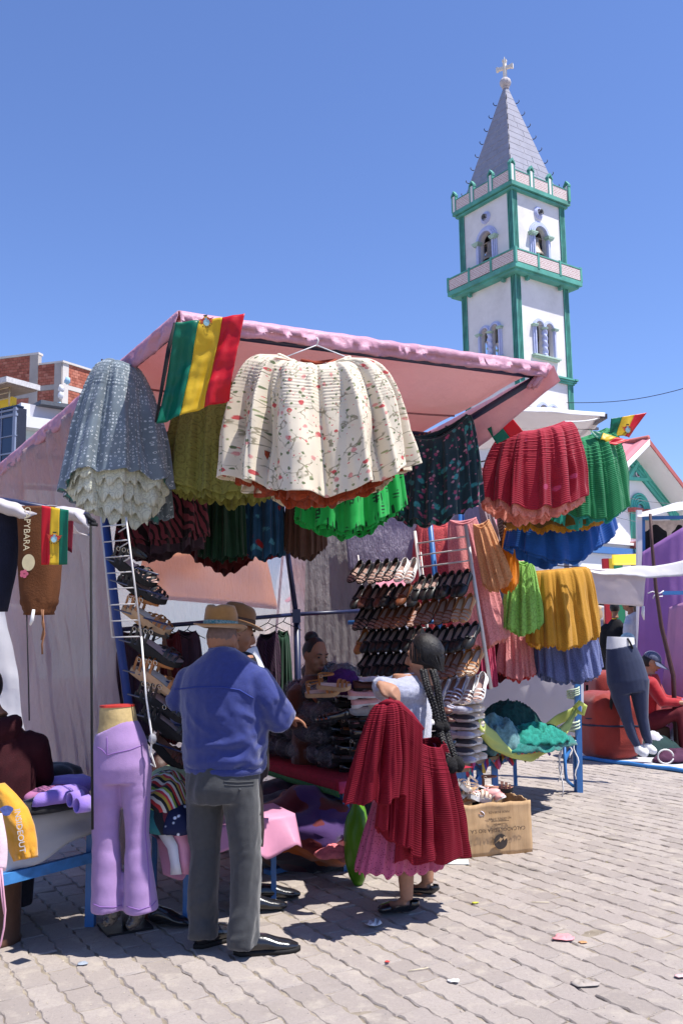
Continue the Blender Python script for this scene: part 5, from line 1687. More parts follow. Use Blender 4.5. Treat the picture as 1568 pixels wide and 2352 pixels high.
# ================================================================ flags
F_r, F_y, F_g = M('flag red satin', (.60, .012, .025), .42, .06, 8, .08, 60, trans=.25), M('flag yellow satin', (.74, .50, .03), .42, .06, 8, .08, 60, trans=.3), M('flag green satin', (.006, .16, .095), .42, .08, 8, .08, 60, trans=.25)
def flag(label, corners, cols, horiz=True, emblem=True, nu=36, nv=36, wr=.02, sc=2.2, fold=2.5, famp=.015, seed=0, er=.06):
 """corners tl tr br bl; stripes run from tl-bl side to the tr-br side"""
 cc = sum((Vector(c) for c in corners), Vector()) / 4
 o = thing('flag', label, 'flag', cc, 0)
 P, uv = cloth_grid(*corners, nu=nu, nv=nv, wr=wr, sc=sc, fold=fold, famp=famp, fseed=seed)
 for k, m in enumerate(cols):
  i0, i1 = k * nu // 3, (k + 1) * nu // 3
  MB().grid(P[i0:i1 + 1], uv=uv[i0:i1 + 1]).build('stripe', m, o, thick=.0012)
 if emblem:
  W = (Vector(corners[1]) - Vector(corners[0])).length
  n = (Vector(corners[1]) - Vector(corners[0])).cross(Vector(corners[3]) - Vector(corners[0])).normalized()
  if n.dot(CAM - cc) < 0:
   n = -n
  fu, fv = emblem
  q = Vector(P[int(fu * nu), int(fv * nv)]) + n * .006
  eu = (Vector(P[int(fu * nu) + 2, int(fv * nv)]) - Vector(P[int(fu * nu) - 2, int(fv * nv)])).normalized()
  ev = n.cross(eu)
  ev = ev if ev.z > 0 else -ev
  def disc(rx, ry, off, h, mt, nm, par, nn=20):
   b = MB()
   b.add([q + n * h + eu * (off[0] + rx * math.cos(a)) + ev * (off[1] + ry * math.sin(a)) for a in np.linspace(0, 6.283, nn, endpoint=False)], [tuple(range(nn))])
   return b.build(nm, mt, par, smooth=False)
  e = disc(er * .62, er * .8, (0, 0), 0, M('emblem gold', (.62, .36, .05), .5), 'emblem', o)
  disc(er * .45, er * .6, (0, -er * .03), .001, M('emblem sky', (.30, .50, .55), .5), 'shield', e)
  b = MB()
  for s in (-1, 1):
   for k in range(4):
    b.prism([q + n * .002 + eu * (s * er * .2) + ev * (er * .35 + k * er * .12), q + n * .002 + eu * (s * er * (1.15 - k * .12)) + ev * (er * (.55 - k * .25)), q + n * .002 + eu * (s * er * (1.05 - k * .12)) + ev * (er * (.42 - k * .25)), q + n * .002 + eu * (s * er * .2) + ev * (er * .25 + k * er * .12)][::s], n * .001)
  b.build('flags', M('emblem red', (.5, .05, .03), .6), e, smooth=False)
  b = MB()
  b.prism([q + n * .003 + eu * (-er * .22) + ev * (er * .75), q + n * .003 + eu * (er * .22) + ev * (er * .75), q + n * .003 + eu * (er * .3) + ev * (er * .98), q + n * .003 + eu * (-er * .3) + ev * (er * .98)], n * .001)
  for k in range(5):
   a = -2.4 + k * .42
   b.prism([q + n * .003 + eu * (er * .9 * math.cos(a)) + ev * (er * .9 * math.sin(a)), q + n * .003 + eu * (er * .7 * math.cos(a + .12)) + ev * (er * .7 * math.sin(a + .12)), q + n * .003 + eu * (er * .9 * math.cos(a + .26)) + ev * (er * .9 * math.sin(a + .26))], n * .001)
  b.build('wreath', M('emblem dark', (.05, .05, .02), .6), e, smooth=False)
 return o
fd = 4.12
flag('large green, yellow and red flag draped over the front edge of the pink canopy', (VS(405, 742, fd - .02), VS(560, 716, fd - .04), VS(524, 918, fd - .02), VS(360, 974, fd + .02)), (F_g, F_y, F_r), emblem=(.47, .05), wr=.05, sc=2.6, fold=2.2, famp=.045, seed=1, er=.036)
b = MB().tube([VS(402, 742, fd), VS(388, 800, fd), VS(374, 880, fd), VS(358, 970, fd + .02)], [.008, .012, .01, .006], 6)
b.build('black_strap', M_blk, props=dict(label='black strap hanging along the left edge of the large flag', cat='strap'))
flag('small red, yellow and green flag hanging over the brown joggers at the left', (V(97, 1161, 3.5), V(160, 1172, 3.5), V(156, 1297, 3.5), V(95, 1297, 3.5)), (F_r, F_y, F_g), emblem=(.5, .55), wr=.018, fold=1.6, famp=.012, seed=2, er=.026, nu=24, nv=24)
flag('green, yellow and red flag flying to the right of the emerald skirt', (VS(1400, 962, 6.5), VS(1480, 949, 6.6), VS(1445, 1005, 6.55), VS(1398, 1000, 6.5)), (F_g, F_y, F_r), emblem=(.62, .7), wr=.03, fold=1.2, famp=.03, seed=3, er=.045, nu=24, nv=20)
flag('lower folded flag in green, yellow and red draped on the emerald skirt', (VS(1352, 985, 6.45), VS(1450, 1008, 6.45), VS(1412, 1022, 6.42), VS(1362, 1000, 6.42)), (F_g, F_y, F_r), emblem=None, wr=.03, fold=1.5, famp=.02, seed=4, nu=24, nv=12)
fo = thing('flag', 'green and red flag scrap tucked under the canopy beside the crimson skirt', 'flag', VS(1160, 985, 5.9))
P, uv = cloth_grid(VS(1118, 985, 5.9), VS(1170, 953, 5.85), VS(1200, 990, 5.85), VS(1140, 1020, 5.9), nu=20, nv=14, wr=.015)
MB().grid(P[:11], uv=uv[:11]).build('stripe', F_g, fo, thick=.0012)
MB().grid(P[10:], uv=uv[10:]).build('stripe', F_r, fo, thick=.0012)
# ================================================================ shoes
def LM(name, c, rough=.45, spec=.4, coat=0.0):
 return M(name, c, rough, .12, 30, .08, 120, spec=spec, coat=coat)
S_blk, S_pat = LM('shoe black leather', (.012, .012, .013), .4), LM('shoe black patent', (.010, .009, .010), .12, .6, .6)
S_brn, S_tan = LM('shoe brown leather', (.18, .055, .02), .5), LM('shoe tan leather', (.36, .14, .04), .5)
S_wht, S_pnk = LM('shoe white', (.74, .72, .70), .4), LM('shoe pink', (.74, .38, .36), .5)
S_bei, S_lil = LM('shoe beige', (.66, .53, .40), .6), LM('shoe lilac grey', (.50, .50, .62), .5)
S_gry = LM('shoe dark grey', (.06, .065, .085), .5)
S_mar = LM('shoe dark brown', (.09, .03, .02), .4)
I_pnk, I_ora, I_bei, I_brn = LM('insole pinkish beige', (.44, .29, .25), .8, .2), LM('insole orange', (.66, .20, .07), .7, .2), LM('insole beige', (.66, .53, .42), .8, .2), LM('insole brown', (.34, .17, .12), .8, .2)
O_blk, O_tan, O_wht = LM('sole black', (.016, .015, .015), .7, .2), LM('sole tan', (.46, .30, .17), .7, .2), LM('sole white', (.70, .68, .64), .6, .2)
HW_ = [(0, .0), (.03, .020), (.10, .028), (.25, .029), (.42, .031), (.6, .039), (.75, .0415), (.86, .038), (.94, .027), (.985, .012), (1, .002)]
def hwid(s):
 for (a, x), (b, y) in zip(HW_[:-1], HW_[1:]):
  if s <= b:
   return lerp(x, y, (s - a) / (b - a))
 return 0.0
SL = .245
def shoe_proto(kind):
 root = thing('shoe', 'proto', 'shoe')
 st = [0, .02, .06, .12, .22, .34, .46, .56, .64, .70, .76, .82, .88, .93, .97, 1.0]
 thick = {'flat': .012, 'band': .012, 'wedge': .024, 'sandal': .030, 'loafer': .018}[kind]
 zb = lambda s: 0.012 * max(0, (s - .75) / .25) ** 2
 # sole
 b = MB()
 P = []
 for s in st:
  w = hwid(s) * 1.05
  x = (s - .02) * SL * 1.01
  hl = (.012 if kind in ('flat', 'loafer', 'band') and s < .26 else 0)
  P.append([(x, -w, zb(s) + thick), (x, -w * .98, zb(s) - hl), (x, w * .98, zb(s) - hl), (x, w, zb(s) + thick)])
 b.grid(P, cv=True)
 b.build('sole', O_blk, root, local=True, angle=40)
 # insole
 b = MB()
 P = []
 for s in st:
  w = hwid(s) * .97
  P.append([(s * SL, -w, zb(s) + thick + .002), (s * SL, 0, zb(s) + thick + .0035), (s * SL, w, zb(s) + thick + .002)])
 b.grid(P)
 b.build('insole', I_pnk, root, local=True)
 if kind in ('flat', 'loafer', 'wedge', 'band'):
  op = {'flat': .60, 'loafer': .44, 'wedge': .50, 'band': .58}[kind]
  b = MB()
  na = 9
  hh = lambda s: (.052 if kind != 'wedge' else .048) * (1 - s / .25 * .35) if s < .25 else (.034 if s < .5 else .036)
  ringsL, ringsR = [], []
  for s in [q for q in st if q <= op + .001]:
   w = hwid(s)
   z0 = zb(s) + thick - .004
   h = hh(s)
   for side, acc in ((-1, ringsL), (1, ringsR)):
    acc.append([(s * SL, side * w, z0), (s * SL - (.004 if s < .05 else 0), side * (w + .0015), z0 + h * .5), (s * SL - (.002 if s < .05 else 0), side * (w - .003), z0 + h), (s * SL, side * max(w - .007, 0), z0 + h - .004)])
  b.grid(ringsL)
  b.grid(ringsR, flip=True)
  rings = []
  ss = [q for q in st if q > op - .11]
  for s in ss:
   w = hwid(s)
   z0 = zb(s) + thick - .004
   h = hh(s) + (.004 if s < .8 else 0)
   h *= 1 if s < .8 else max(.12, 1 - ((s - .8) / .2) ** 2 * .8)
   ring = []
   for k in range(na):
    a = math.pi * k / (na - 1)
    ring.append((s * SL, -w * math.cos(a) if 0 < k < na - 1 else -w * math.cos(a), z0 + h * math.sin(a) ** .75))
   rings.append(ring)
  if kind == 'band':
   for q in range(len(rings) - 1):
    if q % 2 == 0 or q > 6:
     b.grid([rings[q], [tuple(lerp(Vector(u_), Vector(v_), .72)) for u_, v_ in zip(rings[q], rings[q + 1])]])
  else:
   b.grid(rings)
  b.build('upper', S_blk, root, local=True)
  if kind in ('flat', 'wedge'):
   b = MB()
   for s_ in (-1, 1):
    b.tube([(SL * .63, 0, thick + .040), (SL * .66, s_ * .018, thick + .043), (SL * .63, s_ * .024, thick + .036), (SL * .61, s_ * .004, thick + .040)], [.004, .006, .005, .003], 6)
   b.build('bow', S_blk, root, local=True)
 else:
  b = MB()
  for s0, s1, h in ((.62, .70, .045), (.74, .82, .040), (.86, .92, .03)):
   P = []
   for s in (s0, s1):
    w = hwid((s0 + s1) / 2)
    P.append([(s * SL, -w * math.cos(math.pi * k / 8) * 1.03, thick + h * math.sin(math.pi * k / 8) ** .8) for k in range(9)])
   b.grid(P)
  b.build('upper', S_blk, root, local=True)
  b = MB()
  b.grid([[(SL * .12 - .02 * math.sin(math.pi * k / 8), -.03 * math.cos(math.pi * k / 8), thick + .06 + dz) for k in range(9)] for dz in (0, .014)])
  b.grid([[(SL * .10 + .10 * math.sin(math.pi * k / 8), -.031 * math.cos(math.pi * k / 8), thick + .062 + dz + .01 * math.sin(math.pi * k / 8)) for k in range(9)] for dz in (0, .012)])
  for s_ in (-1, 1):
   b.grid([[(SL * .08, s_ * .028, thick), (SL * .07, s_ * .031, thick + .07)], [(SL * .15, s_ * .030, thick), (SL * .13, s_ * .031, thick + .07)]])
  b.build('ankle_strap', S_blk, root, local=True)
  b = MB()
  c = Vector((SL * .17, -.036, thick + .068))
  b.tube([c + Vector((.011 * math.cos(a), 0, .011 * math.sin(a))) for a in np.linspace(0, 6.283, 10, endpoint=False)], .002, 5, closed=True)
  b.build('buckle', M('buckle metal', (.7, .62, .5), .25, metal=.9, bump=0), root, local=True)
 return root
PROTO = {k: shoe_proto(k) for k in ('flat', 'loafer', 'wedge', 'sandal', 'band')}
FIRST = {k: True for k in PROTO}
STY = {'black': (S_blk, I_pnk, O_blk), 'patent': (S_pat, I_ora, O_blk), 'brown': (S_brn, I_pnk, O_blk), 'tan': (S_tan, I_bei, O_tan), 'white': (S_wht, I_pnk, O_wht), 'whiteo': (S_wht, I_ora, O_wht), 'pink': (S_pnk, I_ora, O_wht),
       'beige': (S_bei, I_bei, O_wht), 'lilac': (S_lil, I_brn, O_wht), 'grey': (S_gry, I_ora, O_wht), 'bronze': (S_mar, I_brn, O_blk)}
def frame(T, U):
 T = Vector(T).normalized()
 U = Vector(U)
 U = (U - T * U.dot(T)).normalized()
 Y = U.cross(T)
 return Matrix((T, Y, U)).transposed().to_euler()
def shoe(kind, style, loc, T, U, label, group=None, scale=None):
 up, ins, so = STY[style]
 o = dup(PROTO[kind], loc, frame(T, U), label, group, scale, {'upper': up, 'bow': up, 'ankle_strap': up, 'insole': ins, 'sole': so})
 return o
# white ladder rack (right)
M_wst = M('white rack steel', (.55, .53, .52), .45, .06, 10, .05, spec=.4, dirt=.12)
rk = thing('ladder_rack', 'white steel ladder rack with flat shoes beside the coral lace skirt', 'shoe rack', V(1060, 1580, 6.8))
RL, RR = (V(952, 1220, 7.05), V(1005, 1640, 6.85)), (V(1068, 1205, 6.75), V(1127, 1582, 6.6))
MB().tube(RL, .012, 8).build('rail', M_wst, rk)
MB().tube(RR, .014, 8).build('rail', M_wst, rk)
ly_ = lambda y, a, y0, y1: lerp(a[0], a[1], (y - y0) / (y1 - y0))
rungs = []
for y in (1233, 1262, 1290, 1318, 1373, 1438, 1493, 1549):
 q = ly_(y, RR, 1205, 1582)
 p = ly_(y + 17, RL, 1220, 1640)
 rungs.append((p, q))
 MB().tube([p, q], .006, 6).build('rung', M_wst, rk)
rows = [(3, ['black'] * 7, 'flat'), (4, ['brown'] * 4 + ['tan'] * 2, 'band'), (5, ['black'] * 7, 'flat'), (6, ['brown'] * 4 + ['tan'] * 2, 'band'), (7, ['lilac'] * 4 + ['white'] * 2, 'band')]
names = ['top', 'second', 'third', 'fourth', 'lowest']
for r_, (k, cols, kind) in enumerate(rows):
 p, q = rungs[k]
 n = len(cols)
 for i, c in enumerate(cols):
  f = (i + .55) / n
  pos = lerp(p, q, f) + Vector((0, -.035, -.012))
  T = Vector((-.42 + rnd.uniform(-.09, .09), -.50 + rnd.uniform(-.08, .08), -.74))
  lab = '%s %s shoe, %s from left on the %s row of white ladder rack' % (c if c != 'lilac' else 'lilac', 'open-toed' if kind == 'band' else 'flat', ORD[i], names[r_])
  shoe(kind, c, pos, T, (-.45, -.75, .45), lab, '%s shoes on the %s row of the white ladder rack' % (c, names[r_]))
# second rack of hanging wires (left of it)
rk2 = thing('wire_rack', 'thin wire rack with rows of flat shoes between the drape and the white ladder', 'shoe rack', V(900, 1500, 7.4))
W0, W1 = (V(822, 1275, 7.6), V(846, 1560, 7.5)), (V(966, 1268, 7.3), V(985, 1560, 7.2))
for w in (W0, W1):
 MB().tube([w[0], lerp(w[0], w[1], .5) + Vector((.02, 0, 0)), w[1]], .005, 6).build('wire', M_str, rk2)
rows = [(1288, ['black'] * 5 + ['white'] * 2, 'band'), (1346, ['black', 'bronze', 'black', 'bronze', 'black', 'black', 'brown', 'black'], 'flat'), (1393, ['black'] * 3 + ['brown'] * 5, 'band'),
  (1444, ['tan'] + ['black'] * 7, 'flat'), (1497, ['black'] * 8, 'flat')]
for r_, (y, cols, kind) in enumerate(rows):
 p, q = ly_(y + 8, W0, 1275, 1560), ly_(y, W1, 1268, 1560)
 MB().tube([p, q], .004, 5).build('rung', M_wst, rk2)
 n = len(cols)
 for i, c in enumerate(cols):
  pos = lerp(p, q, (i + .5) / n) + Vector((0, -.035, -.012))
  T = Vector((-.45 + rnd.uniform(-.09, .09), -.50 + rnd.uniform(-.08, .08), -.72))
  kd = 'band' if (c == 'white' or kind == 'band') else 'flat'
  lab = '%s %s shoe, %s from left on the %s row of thin wire rack' % (c, 'open-toed' if kd == 'band' else 'flat', ORD[i], names[r_])
  shoe(kd, c, pos, T, (-.45, -.75, .45), lab, '%s shoes on the %s row of the wire rack' % (c, names[r_]))
# left ladder rack with sandals
rk3 = thing('ladder_rack', 'white steel ladder rack with strappy sandals at the left post of the stall', 'shoe rack', V(290, 1600, 4.9))
LL, LR = (V(232, 1188, 4.9), V(258, 1464, 4.85)), (V(290, 1188, 4.75), V(325, 1462, 4.7))
MB().tube(LL, .0045, 7).build('rail', M_wst, rk3)
MB().tube(LR, .005, 7).build('rail', M_wst, rk3)
MB().tube([V(325, 1462, 4.7), V(336, 1600, 4.68), V(349, 1690, 4.66), V(347, 1730, 4.66), V(357, 1762, 4.66), V(346, 1754, 4.66)], .005, 6).build('rope', M_str, rk3)
b = MB().ell(V(351, 1697, 4.65), (.020, .02, .026), 12, 8, fn=lambda q: q * (1 + .3 * mnoise.noise(q * 3)))
b.build('plastic_knot', M('plastic scrap', (.35, .35, .38), .3, alpha=.6), rk3)
for k in range(8):
 t = k / 7
 MB().tube([lerp(LL[0], LL[1], .08 + t * .92), lerp(LR[0], LR[1], .06 + t * .94)], .0036, 6).build('rung', M_wst, rk3)
for k in (0, 1, 2):
 t = .08 + k / 7 * .92
 MB().tube([lerp(LL[0], LL[1], t) + Vector((.07, .1, -.02)), lerp(LR[0], LR[1], t)], .004, 6).build('rung', M_wst, rk3)
tiers = [(1290, 'black', 3), (1338, 'black', 3), (1405, 'tan', 3), (1475, 'black', 4), (1545, 'tan', 4), (1600, 'black', 4), (1645, 'black', 4), (1700, 'bronze', 2)]
tn = ['topmost', 'second', 'third', 'fourth', 'fifth', 'sixth', 'seventh', 'lowest']
for r_, (y, c, n) in enumerate(tiers):
 x0 = 262 + r_ * 10 if r_ < 7 else 338
 for i in range(n):
  pos = V(x0 + i * 12 - (8 if r_ == 0 else 0), y + i * 3 - 4, 5.12 - i * .075)
  T = (.80, -.34 + .0 * i, -.50 if r_ not in (0, 7) else -.62)
  shoe('sandal', c, pos, T, (.35, -.3, .88), '%s %s strappy sandal from left on the %s tier of the left rack' % (ORD[i], {'bronze': 'dark brown'}.get(c, c), tn[r_]), '%s sandals on the %s tier of the left rack' % (c, tn[r_]), (1.12, 1.1, 1.1))
 MB().tube([V(x0 - 18, y - 6, 5.1), V(x0 + n * 14 + 60, y + 30, 4.75)], .005, 5).build('shelf_bar', M_nvy, rk3)
hk_ = thing('wooden_hook', 'brown wooden forked stick leaning beside the sandals', 'stick', V(380, 1500, 5.3))
b = MB().tube([V(366, 1415, 5.3), V(376, 1460, 5.3), V(392, 1560, 5.3)], .012, 7)
b.tube([V(376, 1455, 5.3), V(362, 1440, 5.3), V(360, 1418, 5.3)], .008, 6)
b.build('stick', M('brown wood', (.15, .06, .03), .6), hk_)
# ================================================================ tables
def table(name, label, legs, z, mat, top=None, th=.03, w=.035):
 """legs: ground points in order round the table"""
 c = sum((Vector(p) for p in legs), Vector()) / len(legs)
 o = thing(name, label, 'table', (c.x, c.y, 0))
 n = len(legs)
 for i, p in enumerate(legs):
  p = Vector(p)
  MB().bar((p.x, p.y, 0), (p.x, p.y, z - th), w).build('leg', mat, o, smooth=False)
  q = Vector(legs[(i + 1) % n])
  d = (q - p).normalized() * (w / 2 + .001)
  MB().bar((p.x + d.x, p.y + d.y, z - th - .02), (q.x - d.x, q.y - d.y, z - th - .02), w * .8, w * 1.1).build('rail', mat, o, smooth=False)
 tp = top or [Vector((p[0], p[1], z - th)) + (Vector((p[0], p[1], 0)) - Vector((c.x, c.y, 0))).normalized() * .06 for p in legs]
 MB().prism([Vector((p.x, p.y, z - th + .002)) for p in tp], (0, 0, th)).build('tabletop', M('table board', (.25, .18, .12), .8, .2, 5), o, smooth=False)
 return o
def stripes(name, cols, scale, axis=0, rot=0.0, dist=.6, bump=.3):
 t = NT(name)
 o = t.obj()
 q = t.mapping(o, rot=(rot * .6, rot, rot))
 v = t.n('SeparateXYZ', {0: q}).outputs[axis]
 v = t.math('FRACT', t.math('ADD', t.math('MULTIPLY', v, scale), t.math('MULTIPLY', t.noise(o, 4, 2), dist * .2)))
 st = [((i / len(cols)), c) for i, c in enumerate(cols)]
 c = t.ramp(v, *st, interp='CONSTANT')
 return t.pbr(c, .8, t.bump(t.noise(o, 160, 3), bump, .006), .2, sheen=.2)
def dome_cloth(name, label, cat, c, rx, ry, h, mat, rz=0.0, seed=0, amp=.03, sc=9, n=44, group=None, flat=.6, thick=.004, jag=.18, cr=2.2):
 """crumpled garment lying in a heap: a folded dome with an irregular rim"""
 P = np.zeros((n, n // 2 + 1, 3))
 R3 = Matrix.Rotation(rz, 3, 'Z')
 for i in range(n):
  a = 2 * math.pi * i / n
  rj = 1 + jag * mnoise.noise((math.cos(a) * 1.4, math.sin(a) * 1.4, seed * 2.7)) * 1.6
  for j in range(n // 2 + 1):
   t = j / (n // 2)
   x, y = rx * rj * t * math.cos(a), ry * rj * t * math.sin(a)
   z = h * max(0, 1 - t ** cr) ** flat
   f = mnoise.noise((x * sc, y * sc, seed * 1.9)) + .55 * mnoise.noise((x * sc * 2.3, y * sc * 2.3, seed))
   rdg = 1 - abs(f)
   z += amp * (rdg - .55) * (1 - .55 * t) * 1.7
   z = max(z, .004)
   p = R3 @ Vector((x, y, z))
   P[i, j] = p + Vector(c)
 b = MB().grid(P, cu=True)
 return b.build(name, mat, thick=thick, props=dict(label=label, cat=cat, group=group))
# --- shoe table
tc0 = G(797, 2000)
e1, e2 = Vector((-.50, .866, 0)), Vector((.866, .50, 0))
ZT = .60
st_ = table('shoe_table', 'low blue trestle table piled with shoes, red cloth along its edge', [tc0, tc0 + e1 * 1.9, tc0 + e1 * 1.9 + e2 * .98, tc0 + e2 * .98], ZT - .012, M_blu, w=.045)
MB().bar(tc0 + Vector((0, 0, .42)), tc0 + e1 * .28 + Vector((0, 0, .54)), .03).build('brace', M_blu, st_, smooth=False)
MB().bar(tc0 + Vector((-.03, .04, .03)), tc0 + Vector((-.03, .04, .3)), .02).build('leg_rod', M('pale steel', (.6, .6, .65), .4), st_, smooth=False)
M_awy = stripes('woven cloth red green', [(.30, .012, .03), (.42, .02, .04), (.05, .10, .03), (.34, .02, .05), (.45, .03, .06)], 3.2, 0)
tcl = thing('tablecloth', 'red woven cloth with green border spread on the shoe table', 'tablecloth', tc0 + e1 * .9 + e2 * .6 + Vector((0, 0, ZT)))
o0 = tc0 - e1 * .09 - e2 * .09
P = np.zeros((41, 22, 3))
for i in range(41):
 for j in range(22):
  u, v = i / 40, j / 21
  p = o0 + e1 * (u * 2.08) + Vector((0, 0, ZT - .006))
  if v < .25:
   dd_ = (.25 - v) / .25
   p = p - e2 * (.012 + .008 * mnoise.noise((u * 9, v, 1))) - Vector((0, 0, .10 * dd_ + .015 * mnoise.noise((u * 5, 0, 2)) * dd_))
  else:
   p = p + e2 * ((v - .25) / .75 * 1.1)
  P[i, j] = p
MB().grid(P[:, 2:]).build('cloth', M('cloth red woven', (.33, .014, .035), .85, .25, 40, .3, 200), tcl, thick=.003)
MB().grid(P[:, :3]).build('border', M('cloth green border', (.045, .17, .06), .85, .25, 40, .3, 200), tcl, thick=.003)
MB().grid(np.array([[o0 - e2 * .014 + e1 * (-.002) + e2 * (a * .5) + Vector((0, 0, ZT - .006 - .075 * b_)) for b_ in (0, .5, 1)] for a in np.linspace(0, 1, 8)])).build('corner_flap', M('cloth pink', (.55, .05, .14), .8, .2, 30, .2), tcl, thick=.003)
# columns of shoes on the table
sid = 0
cols_ = []
cnt = {}
for ci in range(5):
 for cj in range(3):
  hgt = [9, 9, 8, 7, 7][ci] + (cj % 2)
  for k in range(hgt):
   base = tc0 + e2 * (.10 + ci * .14) + e1 * (.05 + cj * .25) + Vector((rnd.uniform(-.035, .035), rnd.uniform(-.03, .03), ZT + .001 + k * .066))
   top = k >= hgt - 2
   if top:
    stl, kd = [('pink', 'flat'), ('whiteo', 'flat'), ('whiteo', 'loafer'), ('bronze', 'flat'), ('whiteo', 'flat')][ci], 'flat'
    stl, kd = [('pink', 'flat'), ('whiteo', 'flat'), ('whiteo', 'loafer'), ('bronze', 'flat'), ('whiteo', 'flat')][(ci + cj) % 5] if cj else [('pink', 'flat'), ('whiteo', 'flat'), ('whiteo', 'loafer'), ('whiteo', 'flat'), ('bronze', 'flat')][ci]
   else:
    stl, kd = ('patent', ('loafer', 'flat', 'band', 'loafer', 'sandal')[(k * 2 + ci + cj) % 5])
   a = rnd.gauss(0, .55) + (0 if k % 2 else .5)
   T = Vector((.80 * math.cos(a), -.35 + math.sin(a) * .4, rnd.uniform(-.08, .08)))
   nm = {'patent': 'black patent', 'pink': 'pink', 'whiteo': 'white orange-lined', 'bronze': 'dark brown'}[stl]
   lab = '%s shoe, %s from bottom in %s stack of the %s row on shoe table' % (nm, ORD[k], ORD[ci], ['front', 'middle', 'back'][cj])
   shoe(kd, stl, base, T, (rnd.uniform(-.15, .15), rnd.uniform(-.25, .05), 1), lab, '%s shoes stacked on the shoe table' % nm)
for (x, y, d_, kd, stl, T, U, lab) in ((728, 1580, 6.25, 'sandal', 'tan', (.7, -.2, -.05), (0, -.3, 1), 'tan sandal lying on top of the bagged shoes'), (702, 1600, 6.3, 'sandal', 'tan', (.75, -.1, .05), (0, -.4, 1), 'tan sandal under the topmost sandal by the vendor'),
                                       (812, 1582, 6.3, 'flat', 'bronze', (.8, -.2, .0), (0, -.2, 1), 'wine coloured flat shoe at the top behind the hand')):
 shoe(kd, stl, V(x, y, d_), T, U, lab)
fz = MB().ell(V(787, 1566, 6.4), (.11, .10, .09), 22, 16, fn=lambda q: q * (1 + .16 * mnoise.noise(q * 6) + .10 * mnoise.noise(q * 17)))
fz.build('fuzzy_slipper', M('purple plush', (.06, .01, .09), .95, .4, 40, .8, 150), props=dict(label='dark purple plush slipper on the pile in front of the vendor', cat='slipper'))
# bagged shoes: dark bundles in crumpled clear bags
def bag_mat():
 t = NT('clear crumpled bag')
 o = t.obj()
 n1 = t.noise(o, 26, 5, .7, 1.2)
 w = t.math('ABSOLUTE', t.math('SUBTRACT', n1, .5))
 m = t.ramp(w, (.0, .45), (.015, .16), (.08, .05))
 g_ = t.n('BsdfPrincipled', {'Base Color': (.55, .55, .60, 1), 'Roughness': .12, 'Specular IOR Level': .8, 'Normal': t.bump(n1, .9, .03)}).outputs[0]
 tp = t.n('BsdfTransparent').outputs[0]
 t.t.links.new(t.n('MixShader', {0: m, 1: tp, 2: g_}).outputs[0], t.out.inputs[0])
 return t.m
M_bag = bag_mat()
M_dk = [M('bundle dark %d' % i, c, .6, .4, 30, .5, 60) for i, c in enumerate(((.012, .012, .016), (.04, .022, .035), (.06, .055, .065)))]
k = 0
lev_ = {0: 'bottom', .15: 'second', .3: 'third', .30: 'third', .45: 'fourth', .58: 'top'}
spots_ = []
for lvl, (n, z) in enumerate(((6, 0), (6, .15), (5, .30), (3, .45))):
 for i in range(n):
  spots_.append((.42 + i * .215 + (lvl % 2) * .10, rnd.uniform(-.0, .08), z))
for lvl, (n, z) in enumerate(((4, 0), (4, .15), (4, .3), (3, .45), (3, .58))):
 for i in range(n):
  spots_.append((.55 + i * .24 + (lvl % 2) * .10, .24, z))
for (a, b_, z) in spots_:
 c = tc0 + e1 * a + e2 * (.08 + b_) + Vector((0, 0, ZT + .085 + z))
 sd = k * 1.7
 o = thing('bagged_shoes', '%s shoes in crumpled clear bag, %s from the left on the %s %s layer' % (['black', 'plum', 'grey'][k % 3], ORD[max(0, 5 - int((a - .42) / .22))], 'back' if b_ > .2 else 'front', lev_[z]), 'bagged shoes', c, 0, 'bagged shoes heaped on the shoe table')
 MB().ell(c, (.105, .10, .078), 18, 12, fn=lambda q: q * (1 + .20 * mnoise.noise(q * 2.2 + Vector((sd, 0, 0))) + .08 * mnoise.noise(q * 7 + Vector((0, sd, 0))))).build('bundle', M_dk[k % 3], o)
 fn = lambda q: q * (1 + .16 * mnoise.noise(q * 2.6 + Vector((sd, 1, 0))) + .14 * abs(mnoise.noise(q * 8 + Vector((0, sd, 3)))))
 bb_ = MB().ell(c, (.118, .112, .088), 22, 14, fn=fn)
 if k % 2 == 0:
  kn = c + Vector((rnd.uniform(-.05, .05), -.115, rnd.uniform(-.02, .03)))
  for q in range(6):
   aa = q * 1.05
   bb_.tube([kn, kn + Vector((.05 * math.cos(aa), .012, .05 * math.sin(aa)))], [.006, .014], 5)
 bb_.build('bag', M_bag, o)
 k += 1
# striped carrying cloth bundle under the table, green bag, plank
M_agu = stripes('aguayo stripes', [(.07, .010, .010), (.26, .07, .010), (.06, .008, .02), (.012, .008, .02), (.22, .05, .01), (.10, .010, .014), (.05, .02, .10), (.09, .010, .012)], 1.25, 0, .9, 1.4)
bun = MB()
c = V(708, 1920, 6.5)
c.z = .24
bun.ell(c, (.42, .46, .245), 44, 30, rot=Matrix.Rotation(.5, 3, 'Z'), fn=lambda q: q * (1 + .26 * mnoise.noise(q * 1.9) + .12 * (1 - abs(mnoise.noise(q * 3.5)) * 2) + .03 * mnoise.noise(q * 9)))
bun.build('cloth_bundle', M_agu, props=dict(label='big bundle in orange and maroon striped carrying cloth under the shoe table', cat='bundle'))
c = V(660, 1840, 6.9)
c.z = .24
MB().ell(c, (.40, .35, .26), 40, 26, fn=lambda q: q * (1 + .16 * mnoise.noise(q * 1.9 + Vector((4, 4, 0))) + .07 * (1 - abs(mnoise.noise(q * 4.1)) * 2))).build(
 'cloth_bundle', stripes('aguayo dark', [(.05, .008, .012), (.16, .04, .01), (.03, .006, .02), (.01, .008, .02)], 1.6, 1, .4, 1.2), props=dict(label='darker striped bundle behind the orange one under the table', cat='bundle'))
